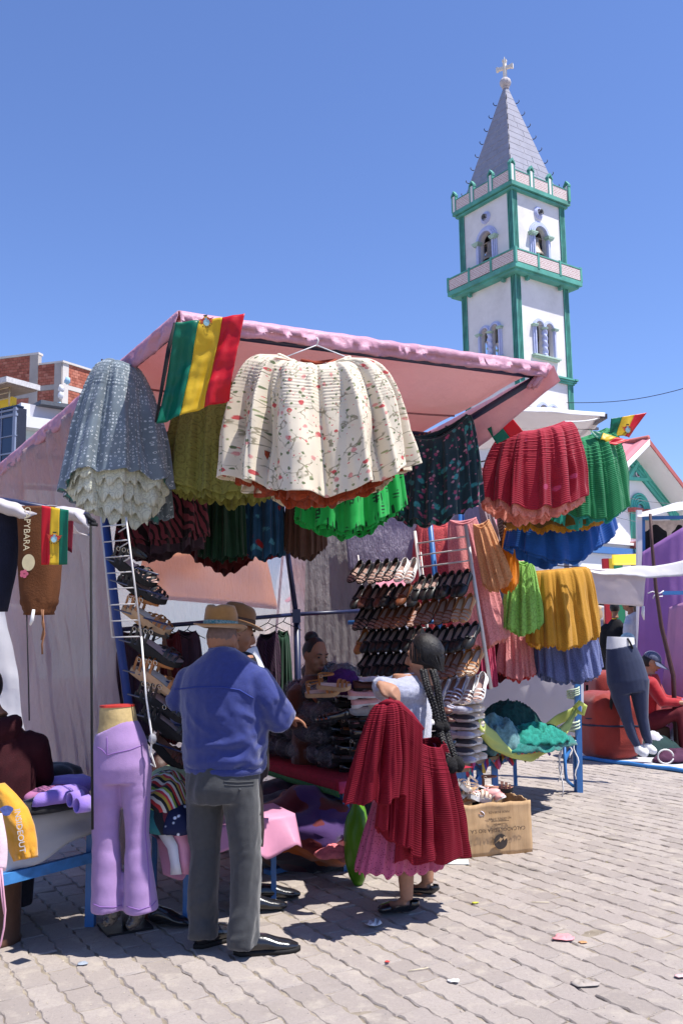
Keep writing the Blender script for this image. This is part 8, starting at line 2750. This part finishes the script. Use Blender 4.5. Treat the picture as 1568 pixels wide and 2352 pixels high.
MB().ell(hc + Rm @ Vector((0, -.03, -.005)), (.085, .100, .11), 20, 14, rot=Rm, fn=lambda q_: (lambda v: Vector((v.x, min(v.y, .3), v.z)))(headfn(q_))).build('hair', HAIR, rv)
MB().box((rp_.x - .1, rp_.y + .05, .16), (.36, .34, .32), .3, bev=.02).build('stool', M('brown plastic stool', (.10, .05, .03)), smooth=False, props=dict(label='low stool hidden under the seated woman in the striped cap', cat='stool'))
# ---------------------------------------------------------------- passers-by far behind
def far_person(label, x, ytop, d, fwd, top, bot, cap=None, hs=1.0, hood=False, skin=SKIN, seated=False):
 zt_ = V(x, ytop, d).z
 p = Vector((V(x, ytop + 40, d).x, d, 0))
 F = Fig(p, fwd)
 o = thing('person', label, 'person', p)
 s = zt_ / 1.68
 b = MB()
 c = F(0, .01, zt_ - .12 * hs)
 A_, Rm = head(b, F, c, s=hs, neck=F(0, -.02, zt_ - .29 * hs))
 torso(b, F, [(.78 * s, 0, 0, .14, .12), (1.2 * s, 0, 0, .15, .11), (1.38 * s, 0, 0, .10, .07)])
 for sx in (-1, 1):
  b.tube([F(sx * .17, 0, 1.32 * s), F(sx * .22, .02, 1.05 * s), F(sx * .18, .16, .86 * s)], [.05, .042, .03], 8)
  hand(b, F(sx * .18, .16, .86 * s), F.f * .4 + Vector((0, 0, -1)), F.r * sx, 1, .4, -sx)
  b.tube([F(sx * .09, 0, .8 * s), F(sx * .1, 0, .44 * s), F(sx * .1, 0, .06)], [.08, .06, .04], 8)
 fuse(b, 'body', skin, o, .016, 2, local=False)
 face(A_, Rm, o, brow=False)
 b = MB()
 torso(b, F, [(.76 * s, 0, 0, .18, .15), (1.0 * s, 0, 0, .185, .15), (1.25 * s, 0, 0, .185, .13), (1.38 * s, 0, 0, .12, .09), (1.43 * s, 0, 0, .07, .07)])
 if hood:
  b.ell(F(0, -.08, 1.41 * s), (.11, .08, .09), 12, 8)
 for sx in (-1, 1):
  b.tube([F(sx * .13, 0, 1.33 * s), F(sx * .19, 0, 1.3 * s), F(sx * .23, .02, 1.05 * s), F(sx * .18, .16, .88 * s)], [.07, .08, .065, .045], 10)
 fuse(b, 'top', top, o, .02, 3, local=False)
 b = MB()
 torso(b, F, [(.9 * s, 0, 0, .16, .14), (.74 * s, 0, 0, .17, .15)])
 for sx in (-1, 1):
  b.tube([F(sx * .09, 0, .78 * s), F(sx * .1, 0, .44 * s), F(sx * .1, 0, .05)], [.1, .08, .07], 10)
 fuse(b, 'trousers', bot, o, .02, 3, local=False)
 MB().ell(c + Rm @ Vector((0, -.018, .014)), (.086 * hs, .106 * hs, .122 * hs), 16, 12, rot=Rm, fn=lambda q_: (lambda v: Vector((v.x, min(v.y, .45), max(v.z, -.5))))(headfn(q_))).build('hair', HAIR, o)
 if cap:
  b = MB().ell(c + Rm @ Vector((0, -.01, .045)), (.094, .112, .088), 18, 10, rot=Rm, fn=lambda v: Vector((v.x, v.y, max(v.z, -.1))))
  b.ell(c + Rm @ Vector((0, .14, .045)), (.075, .09, .012), 12, 6, rot=Rm)
  b.build('cap', cap, o)
 return o
far_person('passer-by in a pale grey hooded sweatshirt beside the lilac tarp', 1446, 1372, 15.5, (-.8, .5), M('grey marl', (.50, .50, .56), .9, .1, 20, .2), M('dark trousers', (.02, .02, .03)), hood=True)
far_person('passer-by dressed all in black beside the grey hooded sweatshirt', 1412, 1382, 15.8, (.3, .9), M('black cotton', (.012, .012, .014), .9, .2, 20, .2), M('dark trousers', (.02, .02, .03)))
far_person('child in a pale teal peaked cap and white top behind the leggings mannequin', 1442, 1456, 13.4, (-.95, -.2), M('white cotton', (.70, .68, .66), .9, .1, 20, .2), M('dark trousers', (.02, .02, .03)), cap=M('pale teal cap', (.42, .56, .55), .8), hs=.95)
# ================================================================ neighbouring stall at the left edge
nd = 3.62
nc = thing('neighbour_canopy', 'pale grey canopy edge of the neighbouring clothes stall at the left', 'canopy', V(80, 1160, nd))
M_ngt = M('grey white tarp', (.62, .58, .60), .6, .10, 8, .4, 12, trans=.3)
P = np.zeros((40, 8, 3))
for i in range(40):
 u = i / 39
 top = lerp(V(-60, 1142, nd - .05), V(196, 1176, nd + .10), u) + Vector((0, 0, .012 * math.sin(u * 9)))
 for j in range(8):
  v = j / 7
  P[i, j] = top + Vector((0, -.03 * math.sin(math.pi * v) + .01 * mnoise.noise((u * 9, v * 2, 1)), -.058 * v + .008 * mnoise.noise((u * 12, v, 4))))
MB().grid(P).build('hem', M_ngt, nc, thick=.003)
P = np.zeros((20, 12, 3))
for i in range(20):
 for j in range(12):
  u, v = i / 19, j / 11
  a = lerp(V(-60, 1150, nd), V(150, 1168, nd + .08), u)
  P[i, j] = a + Vector((-.25 * v, 1.3 * v, .04 * v + .02 * mnoise.noise((u * 4, v * 4, 2)) - .05 * math.sin(math.pi * v)))
MB().grid(P).build('roof_cloth', M_ngt, nc, thick=.003)
b = MB()
b.grid(np.array([[V(168, 1176, nd + .06), V(182, 1195, nd + .05), V(204, 1216, nd + .05)], [V(184, 1180, nd + .07), V(194, 1192, nd + .06), V(206, 1210, nd + .06)], [V(200, 1186, nd + .09), V(205, 1190, nd + .08), V(208, 1200, nd + .07)]]))
b.build('corner_flap', M_ngt, nc, thick=.004)
b = MB()
for k in range(4):
 b.tube([V(198 + k * 2, 1182, nd + .08), V(206 + 6 * (k % 2), 1190 + 5 * k, nd + .06), V(216 + 3 * k, 1196 + 3 * k, nd + .07)], .008, 5)
b.build('knot', M_blk, nc)
MB().tube([V(209, 1190, nd + .1), V(211, 1600, nd + .11), V(213, 1905, nd + .12)], .0055, 6).build('hanging_rope', M_blk, props=dict(label='long black rope hanging in front of the plastic sheet', cat='rope'))
MB().tube([V(62, 1400, 3.9), V(66, 1560, 3.9), V(68, 1655, 3.9)], .003, 5).build('hanging_rope', M_blk, props=dict(label='thin dark string hanging under the brown joggers', cat='rope'))
MB().tube([V(-70, 1140, nd + .05), V(30, 1152, nd + .06), V(204, 1184, nd + .1)], .012, 6).build('pole', M_nvy, nc)
# brown joggers hung upside down
jg = thing('joggers', 'brown jogging trousers with cream lettering hung upside down behind the small flag', 'trousers', V(88, 1300, 3.68))
jd = 3.68
W_ = jd / FPX
b = MB()
P = np.zeros((48, 40, 3))
for i in range(48):
 a = 2 * math.pi * i / 48
 for j in range(40):
  t = j / 39
  y = lerp(1166, 1412, t)
  xc = lerp(84, 90, t) + (4 * math.sin(t * 3))
  hw = 46 if t < .55 else lerp(46, 40, (t - .55) / .35) if t < .9 else 33 + 3 * math.sin(j * 1.6)
  hw *= (1 - .05 * math.sin(t * 7))
  dp = .055 * (1 + .2 * t)
  ca, sa = math.cos(a), math.sin(a)
  r_ = 1 + .05 * mnoise.noise((ca * 2, sa * 2, t * 5)) + (.05 * math.sin(a * 14) if t > .86 else 0)
  p = V(xc, y, jd) + Vector((hw * W_ * abs(ca) ** .7 * (1 if ca > 0 else -1) * r_, dp * sa * r_, 0))
  P[i, j] = p
b.grid(P, cu=True)
M_jog = M('brown jersey', (.11, .036, .010), .85, .10, 20, .3, 160)
b.build('cloth', M_jog, jg, thick=.003)
b = MB()
b.tube([V(100, 1400, jd - .07), V(98, 1432, jd - .07), V(103, 1455, jd - .07), V(97, 1480, jd - .07), V(98, 1503, jd - .07)], .004, 6)
b.tube([V(96, 1400, jd - .07), V(102, 1440, jd - .07), V(96, 1470, jd - .07)], .004, 6)
b.build('drawcord', M('brown cord', (.22, .10, .05), .8), jg)
MB().tube([V(78, 1400, jd - .075), V(74, 1425, jd - .078), V(70, 1436, jd - .075)], [.006, .008, .004], 6).build('white_tag', M_str, jg)
M_ltr = M('cream lettering', (.70, .60, .38), .7, .05, 20, 0)
text_obj('CAPYBARA', 'lettering', M_ltr, jg, V(62, 1214, jd - .066), Vector((0, 0, -1)), Vector((1, 0, 0)), .036, .0008)
b = MB()
c = V(66, 1292, jd - .064)
b.add([c + Vector((.026 * math.cos(a), 0, .034 * math.sin(a))) for a in np.linspace(0, 6.283, 24, endpoint=False)], [tuple(range(24))])
b.build('oval_patch', M('cream patch', (.66, .56, .34), .7, .1, 30, 0), jg, smooth=False)
b = MB()
for k in range(5):
 a = k * 1.257
 q = V(56, 1318, jd - .066) + Vector((.010 * math.cos(a), 0, .010 * math.sin(a)))
 b.add([q + Vector((.008 * math.cos(t_), -.0005 * k, .008 * math.sin(t_))) for t_ in np.linspace(0, 6.283, 10, endpoint=False)], [tuple(range(10))])
b.build('flower_patch', M('pink patch', (.55, .12, .18), .7, .1, 30, 0), jg, smooth=False)
# navy trousers at the very edge, maroon garment behind the flag
P = np.zeros((40, 24, 3))
for i in range(40):
 a = 2 * math.pi * i / 40
 for j in range(24):
  t = j / 23
  y = lerp(1180, 1405, t)
  x1 = lerp(44, 16, max(0, (t - .35) / .65) ** 1.2)
  xc, hw = (x1 - 60) / 2, (x1 + 60) / 2
  P[i, j] = V(xc, y, 3.75) + Vector((hw * 3.75 / FPX * math.cos(a), .05 * math.sin(a), 0)) * (1 + .04 * mnoise.noise((math.cos(a) * 2, math.sin(a) * 2, t * 4)))
nv = thing('trousers', 'dark navy trousers hanging at the left edge of the picture', 'trousers', V(0, 1300, 3.75))
MB().grid(P, cu=True).build('cloth', M('navy jersey', (.010, .012, .028), .85, .15, 20, .3, 160), nv, thick=.003)
sheet('maroon_garment', 'narrow maroon garment hanging behind the small flag', 'garment', V(150, 1172, 3.8), V(170, 1178, 3.8), V(166, 1270, 3.8), V(152, 1262, 3.8), M('maroon jersey', (.16, .012, .03), .85), nu=6, nv=10, wr=.004)
# table with folded clothes
tl0, tr0 = G(208, 2128), V(208, 2128, 4.8)
lt0 = G(208, 2126)
ldv = (V(205, 1965, 4.83) - V(0, 2010, 4.42))
ldv.z = 0
ldv.normalize()
lnv = Vector((-ldv.y, ldv.x, 0))
lnv = lnv if lnv.y > 0 else -lnv
ltb = table('clothes_table', 'blue steel table with folded printed sweatshirts at the left edge', [lt0, lt0 - ldv * 1.5, lt0 - ldv * 1.5 + lnv * .75, lt0 + lnv * .75], .66, M_blu, w=.05)
a, c = lt0 + Vector((0, 0, .37)), lt0 - ldv * 1.5 + Vector((0, 0, .37))
MB().bar(a - ldv * .03 - lnv * .028, c + ldv * .03 - lnv * .028, .03, .055).build('lower_rail', M('worn blue steel', (.05, .20, .48), .5, .25, 12, .1, 40, dirt=.5), ltb, smooth=False)
M_wpl = M('white plastic cover', (.60, .62, .66), .35, .08, 4, .35, 12, spec=.5, trans=.25)
tcv = thing('plastic_cover', 'white plastic cover sagging over the front of the clothes table', 'tablecloth', lt0 - ldv * .7 + Vector((0, 0, .6)))
P = np.zeros((44, 20, 3))
for i in range(44):
 u = i / 43
 base = lt0 + ldv * .06 - ldv * (u * 1.62)
 dl = .10 + .24 * min(1, (u * 2.0)) ** .8 + .015 * math.sin(u * 30)
 for j in range(20):
  v = j / 19
  if v < .35:
   p = base + lnv * (.62 * (1 - v / .35) - .02) + Vector((0, 0, .672))
  else:
   w = (v - .35) / .65
   p = base - lnv * (.045 + .03 * math.sin(u * 12) * w + .02 * mnoise.noise((u * 8, w * 3, 2))) + Vector((0, 0, .668 - dl * w))
  P[i, j] = p
MB().grid(P).build('cover', M_wpl, tcv, thick=.002)
def on_tab(x, y, z=.675):
 r = ray(x, y)
 return CAM + r * ((z - CAM_H) / r.z)
M_lh, M_bk2, M_ph, M_ye = M('violet jersey', (.27, .17, .55), .85, .08, 20, .25, 160, sheen=.3), M('black jersey', (.010, .010, .012), .88, .2, 20, .25, 160, sheen=.3), M('pink jersey', (.55, .23, .42), .85, .08, 20, .25, 160, sheen=.3), M('amber jersey', (.62, .29, .02), .85, .06, 20, .25, 160, sheen=.3)
pos = lambda x, y, z=.675: on_tab(x, y, z)
pz = .676
for i, (x, y, rx, ry, h, mt, lab, z_) in enumerate(((150, 1815, .19, .17, .07, M_lh, 'violet sweatshirt folded with printed front on the clothes table', pz + .03), (120, 1858, .24, .12, .06, M_bk2, 'black sweatshirt at the front of the clothes table', pz),
            (70, 1812, .16, .10, .06, M_ph, 'pink sweatshirt rolled on the clothes table', pz + .05), (60, 1835, .24, .14, .055, M_bk2, 'black sweatshirt with green print under the pink one', pz + .0),
            (100, 1790, .24, .15, .08, M_bk2, 'black garment at the back of the clothes table', pz + .02), (10, 1800, .14, .12, .08, M('grey jersey', (.16, .15, .17), .85), 'grey sweatshirt at the left of the clothes table', pz + .03),
            (118, 1836, .15, .09, .06, M('mauve jersey', (.33, .12, .25), .85), 'mauve sweatshirt with a bright printed stripe', pz + .03), (140, 1842, .17, .07, .07, M_lh, 'second violet sweatshirt with open cuffs at the front right', pz + .04))):
 c = on_tab(x, y, z_)
 dome_cloth('folded_sweatshirt', lab, 'sweatshirt', c, rx, ry, h, mt, math.atan2(ldv.y, ldv.x), 50 + i, .018, 7, 40, flat=.4, cr=4)
for k, (x, y) in enumerate(((172, 1835), (188, 1848))):
 c = on_tab(x, y, pz + .085)
 MB().tube([c + ldv * (-.03), c + ldv * .04], [(.034, .026), (.040, .030)], 14, caps=False).build('sleeve', M_lh, thick=.006, props=dict(label=['open violet sleeve cuff nearer the back at the clothes table end', 'open violet sleeve cuff at the front end of the clothes table'][k], cat='sleeve'))
M_pr = [M('print white', (.7, .7, .7), .6, .1, 30, 0), M('print red', (.6, .08, .08), .6, .1, 30, 0), M('print yellow', (.7, .6, .15), .6, .1, 30, 0), M('print green', (.35, .55, .18), .6, .1, 30, 0)]
# amber trousers hanging over the front, with lettering
at_ = thing('amber_trousers', 'amber yellow jogging trousers with white lettering hanging over the table front', 'trousers', on_tab(40, 1900, .5))
P = np.zeros((26, 34, 3))
L0 = [(-30, 1805), (-16, 1840), (2, 1890), (14, 1925), (24, 1955), (33, 1978)]
R0 = [(10, 1800), (38, 1826), (64, 1858), (78, 1895), (84, 1930), (86, 1968)]
for j in range(34):
 v = j / 33
 l, r_ = poly_at([Vector((*q, 0)) for q in L0], v), poly_at([Vector((*q, 0)) for q in R0], v)
 for i in range(26):
  u = i / 25
  q = lerp(l, r_, u)
  d_ = 4.62 - .10 * min(1, v * 2) - .05 * math.sin(math.pi * u) + .012 * mnoise.noise((u * 5, v * 5, 3)) + .008 * math.sin(u * 20) * (v > .9)
  P[i, j] = V(q.x, q.y, d_)
MB().grid(P).build('cloth', M_ye, at_, thick=.012)
text_obj('INSIDEOUT', 'lettering', M_pr[0], at_, V(46, 1908, 4.43), V(57, 1985, 4.435) - V(40, 1855, 4.45), V(80, 1918, 4.44) - V(30, 1926, 4.44), .040, .0008)
b = MB()
c = V(16, 1862, 4.46)
b.add([c + Vector((.03 * math.cos(a) * (1 + .2 * math.sin(3 * a)), 0, .024 * math.sin(a))) for a in np.linspace(0, 6.283, 20, endpoint=False)], [tuple(range(20))])
b.build('print_patch', M('print blue', (.12, .16, .42), .6, .3, 60, 0), at_, smooth=False)
# white and pink drawstring garment hanging at the very left
wg = thing('drawstring_garment', 'white and pink garment with long pink drawstrings hanging at the left edge', 'garment', V(0, 1950, 4.2))
P = np.array([[V(x, y, 4.25 - .03 * math.sin(k)) for k, x in enumerate((-60, -30, -8, 8 + 10 * math.sin((y - 1885) / 45)))] for y in np.linspace(1868, 2000, 12)])
MB().grid(P).build('cloth', M('pale pink jersey', (.74, .56, .62), .85, .12, 9, .2), wg, thick=.01)
b = MB()
b.tube([V(4, 1995, 4.2), V(8, 2040, 4.2), V(13, 2090, 4.2), V(10, 2130, 4.2), V(2, 2170, 4.2), V(-8, 2190, 4.2)], .0045, 6)
b.tube([V(0, 1995, 4.2), V(5, 2060, 4.2), V(11, 2100, 4.2)], .0045, 6)
b.build('drawcord', M('pink cord', (.70, .36, .45), .8, .05, 30, 0), wg)
# ================================================================ right: mat, sack, clothes on the ground
mat_ = thing('ground_mat', 'blue edged grey plastic mat spread on the pavers at the right stall', 'mat', G(1500, 1760))
p0, p1, p2_, p3 = G(1330, 1744), G(1640, 1784), G(1640, 1700), G(1340, 1715)
sheet('sheet', None, None, p0 + Vector((0, 0, .012)), p1 + Vector((0, 0, .012)), p2_ + Vector((0, 0, .012)), p3 + Vector((0, 0, .012)), M('grey plastic mat', (.55, .56, .60), .5, .1, 5, .2), parent=mat_, nu=20, nv=10, wr=.004)
MB().tube([lerp(p0, p1, k / 10) + Vector((0, 0, .022 + .006 * math.sin(k * 2))) for k in range(11)], .024, 7).build('edge', M('mat blue', (.04, .18, .45), .5, .2, 6), mat_)
sk_c = V(1396, 1668, 11.25)
sack = thing('red_sack', 'big red cloth sack tied with two dark straps beside the navy leggings', 'sack', (sk_c.x, sk_c.y, 0))
b = MB()
def sackfn(q):
 e = 2.0 / 4.5
 f = lambda v: math.copysign(abs(v) ** e, v)
 w = Vector((f(q.x), f(q.y), f(q.z)))
 w *= 1 + .05 * mnoise.noise(w * 2.0) + .025 * (1 - 2 * abs(mnoise.noise(w * 4.2)))
 for zz in (.02, .22):
  w.x *= 1 - .05 * math.exp(-((w.z - zz) / .07) ** 2)
  w.y *= 1 - .05 * math.exp(-((w.z - zz) / .07) ** 2)
 w.x *= 1 - .05 * max(0, w.z)
 return w
b.ell((sk_c.x, sk_c.y, .40), (.34, .34, .395), 44, 34, rot=Matrix.Rotation(.2, 3, 'Z'), fn=sackfn)
M_rsk = M('red sack cloth', (.25, .022, .014), .75, .12, 6, .3, 60, sheen=.2)
b.build('sack_body', M_rsk, sack)
for z in (.41, .49):
 b = MB()
 n = 40
 pts = []
 for k in range(n):
  a = 2 * math.pi * k / n
  q = sackfn(Vector((math.cos(a), math.sin(a), 0)))
  pts.append(Matrix.Rotation(.2, 3, 'Z') @ Vector((q.x * .335, q.y * .335, 0)) + Vector((sk_c.x, sk_c.y, z + .012 * math.sin(a * 2))))
 b.tube(pts, (.018 if z < .45 else .010, .012), 6, closed=True, up=(0, 0, 1))
 b.build('strap', M('dark strap', (.02, .022, .05), .8), sack)
c2 = V(1470, 1640, 12.2)
MB().ell((c2.x - .35, c2.y, .50), (.30, .28, .50), 24, 18, fn=sackfn).build('red_bundle', M_rsk, props=dict(label='second red cloth bundle standing behind the navy leggings', cat='bundle'))
for i, (x, y, rx, ry, h, mt, lab) in enumerate(((1500, 1735, .42, .22, .20, M('dark green jersey', (.012, .035, .035), .85, .15, 12, .3), 'dark green trousers with a white drawstring heaped on the mat'), (1545, 1716, .40, .25, .20, M('navy cotton', (.03, .03, .07), .85, .15, 12, .3), 'navy garments heaped behind the dark green trousers'),
            (1558, 1752, .34, .18, .12, M('plum jersey', (.07, .02, .05), .85, .15, 12, .3), 'plum coloured garment at the edge of the mat'), (1552, 1700, .26, .14, .26, M('rose jersey', (.42, .14, .20), .85, .1, 12, .3), 'rose pink garment on the heap at the right edge'),
            (1560, 1722, .26, .12, .24, M('pale grey jersey', (.45, .46, .50), .85, .1, 12, .3), 'pale grey garment on the heap at the right edge'))):
 c = G(x, y)
 dome_cloth('heaped_garment', lab, 'garment', (c.x, c.y, .02), rx, ry, h, mt, .2, 70 + i, .05, 6, 44)
c = V(1520, 1735, 10.1)
MB().tube([c + Vector((.085 * math.cos(a), -.1, .075 * math.sin(a) - .0)) for a in np.linspace(0, 6.0, 18)], .009, 6).build('white_drawstring', M_str, props=dict(label='loop of white drawstring on the dark green trousers', cat='cord'))
c = V(1497, 1690, 11.35)
MB().ell((c.x, c.y, .16), (.13, .11, .14), 18, 14, fn=lambda q: q * (1 + .12 * mnoise.noise(q * 3))).build('white_bag', M('white bag film', (.74, .72, .78), .35, .05, 9, .4, 30, trans=.3), props=dict(label='round white plastic bag beside the sneakers of the leggings mannequin', cat='bag'))
# things beyond, between the mustard skirt and the lilac stall
fs = thing('far_stall', 'dark clothes stall with white roof far behind the navy leggings', 'stall', V(1420, 1500, 18.5) * 1)
fs.location.z = 0
for x in (1335, 1470):
 MB().bar(Vz(x, 0, 18.5), Vz(x, 2.45, 18.5), .06).build('post', M_blu, fs, smooth=False)
sheet('roof_cloth', None, None, Vz(1320, 2.5, 18.2), Vz(1500, 2.5, 18.2), Vz(1500, 2.9, 20.5), Vz(1320, 2.9, 20.5), M_wtp, parent=fs, wr=.05)
sheet('back_cloth', None, None, Vz(1325, 2.5, 20.3), Vz(1500, 2.5, 20.3), Vz(1500, .1, 20.3), Vz(1325, .1, 20.3), M('black cloth', (.015, .014, .016), .9), parent=fs, wr=.05)
for i, (x, w, y0, y1, c_, lab) in enumerate(((1392, 17, 1392, 1492, (.55, .38, .24), 'beige cloth hanging at the far dark stall'), (1376, 12, 1388, 1470, (.55, .55, .60), 'pale grey cloth hanging at the far dark stall'), (1428, 22, 1392, 1560, (.014, .013, .015), 'black garment row at the far dark stall'))):
 sheet('hanging_cloth', lab, 'cloth', V(x - w, y0, 17.6), V(x + w, y0 + 4, 17.6), V(x + w * .7, y1 - 12, 17.5), V(x - w, y1, 17.6), M('far cloth %d' % i, c_, .85, .1, 4, .3), nu=14, nv=14, wr=.05, sc=2.5)
for i, (x, y, rr, c_, lab) in enumerate(((1392, 1532, .30, (.30, .48, .62), 'striped pale blue cloth bundle on the ground far behind'), (1384, 1512, .28, (.60, .30, .36), 'pink patterned bundle far behind the slate skirt'), (1372, 1530, .26, (.62, .40, .30), 'salmon bundle far behind the slate skirt'))):
 p = G(x, y + 28)
 MB().ell((p.x, p.y, rr * .85), (rr, rr, rr * .95), 20, 14, fn=lambda q: q * (1 + .14 * mnoise.noise(q * 2 + Vector((i, 0, 0))))).build('cloth_bundle', stripes('bundle stripe %d' % i, [c_, (.7, .68, .66), mul(c_, .6), (.55, .42, .40)], 6, 0, .6, .6), props=dict(label=lab, cat='bundle'))
k = 0
stone = MB()
for i in range(34):
 x, y = rnd.uniform(1358, 1440), rnd.uniform(1578, 1650)
 p = G(x, y)
 stone.box((p.x, p.y, rnd.uniform(.02, .10)), (rnd.uniform(.3, .75), rnd.uniform(.25, .6), rnd.uniform(.05, .1)), rnd.uniform(0, 3), bev=.02)
stone.build('loose_flagstones', M('pale flagstone', (.56, .54, .52), .9, .15, 5, .3), smooth=False, props=dict(label='scatter of pale loose flagstones on the ground behind the navy leggings', cat='stones', kind='stuff'))
ms = thing('maroon_stool', 'small maroon wooden stool beyond the blue corner post', 'stool', G(1352, 1608))
mg = G(1352, 1608)
for dx in (-.14, .14):
 for dy in (-.12, .12):
  MB().bar((mg.x + dx, mg.y + dy, 0), (mg.x + dx * .85, mg.y + dy * .85, .34), .05).build('leg', M_rd, ms, smooth=False)
MB().box((mg.x, mg.y, .36), (.36, .30, .045), bev=.008).build('seat', M_rd, ms, smooth=False)
MB().box((mg.x, mg.y - .11, .12), (.26, .03, .05)).build('stretcher', M_rd, ms, smooth=False)
# ================================================================ litter
def scrap(name, label, x, y, r0, mt, seed, h=.03, cat='litter'):
 p = G(x, y)
 b = MB()
 n, m = 12, 5
 P = np.zeros((n, m, 3))
 for i in range(n):
  a = 2 * math.pi * i / n
  rr = r0 * (1 + .5 * mnoise.noise((math.cos(a) * 1.5, math.sin(a) * 1.5, seed)))
  for j in range(m):
   t = j / (m - 1)
   P[i, j] = p + Vector((rr * t * math.cos(a), rr * t * math.sin(a) * .7, .006 + h * abs(mnoise.noise((math.cos(a) * t * 2.2, math.sin(a) * t * 2.2, seed * 2)))))
 b.grid(P, cu=True)
 b.build(name, mt, thick=.0012, props=dict(label=label, cat=cat))
M_pap = M('white scrap paper', (.70, .68, .66), .7, .1, 20, .2)
scrap('crumpled_wrapper', 'crumpled pink wrapper lying on the sunlit pavers', 1295, 2158, .060, M('pink wrapper', (.72, .28, .30), .5, .15, 20, .3), 1)
scrap('paper_scrap', 'white crumpled paper between the man and the woman', 858, 2128, .045, M_pap, 2, .05)
scrap('paper_scrap', 'small white paper on the pavers below the woman', 1041, 2256, .03, M_pap, 3, .015)
scrap('grey_flake', 'flat grey flake of stone or cardboard at the lower right', 1338, 2263, .06, M('grey flake', (.33, .29, .26), .8, .2, 20), 4, .03)
scrap('leaf', 'small yellow green leaf on the pavers right of the woman', 1090, 2076, .022, M('yellow leaf', (.45, .45, .05), .7), 5, .012)
scrap('leaf', 'dry orange leaf beside the pink wrapper', 1338, 2167, .025, M('dry leaf', (.50, .26, .12), .8), 6, .012)
scrap('paper_scrap', 'tiny white scrap under the clothes table', 196, 2088, .024, M_pap, 7, .02)
scrap('bottle_cap', 'bluish flattened cap in front of the clothes table', 190, 2216, .03, M('blue grey scrap', (.30, .34, .40), .5), 8, .012)
scrap('paper_scrap', 'pinkish scrap at the right edge of the picture', 1562, 2245, .03, M('pink paper', (.62, .40, .40), .7), 9, .012)
scrap('red_scrap', 'tiny red scrap on the pavers right of the black shoe', 889, 2212, .014, M('red scrap', (.55, .06, .05), .7), 10, .01)
scrap('paper_scrap', 'white crumpled tissue by the low table leg', 432, 2125, .02, M_pap, 12, .012)
for i, (x, y, a, lab) in enumerate(((960, 2230, .3, 'pale straw lying on the pavers below the woman'), (1240, 2075, -.2, 'thin straw across the pavers at the right'))):
 p = G(x, y)
 d = Vector((math.cos(a), math.sin(a), 0)) * .05
 MB().tube([p - d + Vector((0, 0, .006)), p + d + Vector((0, 0, .008))], .0025, 5).build('straw', M('straw', (.62, .54, .38), .8, .1, 20, 0), props=dict(label=lab, cat='litter'))
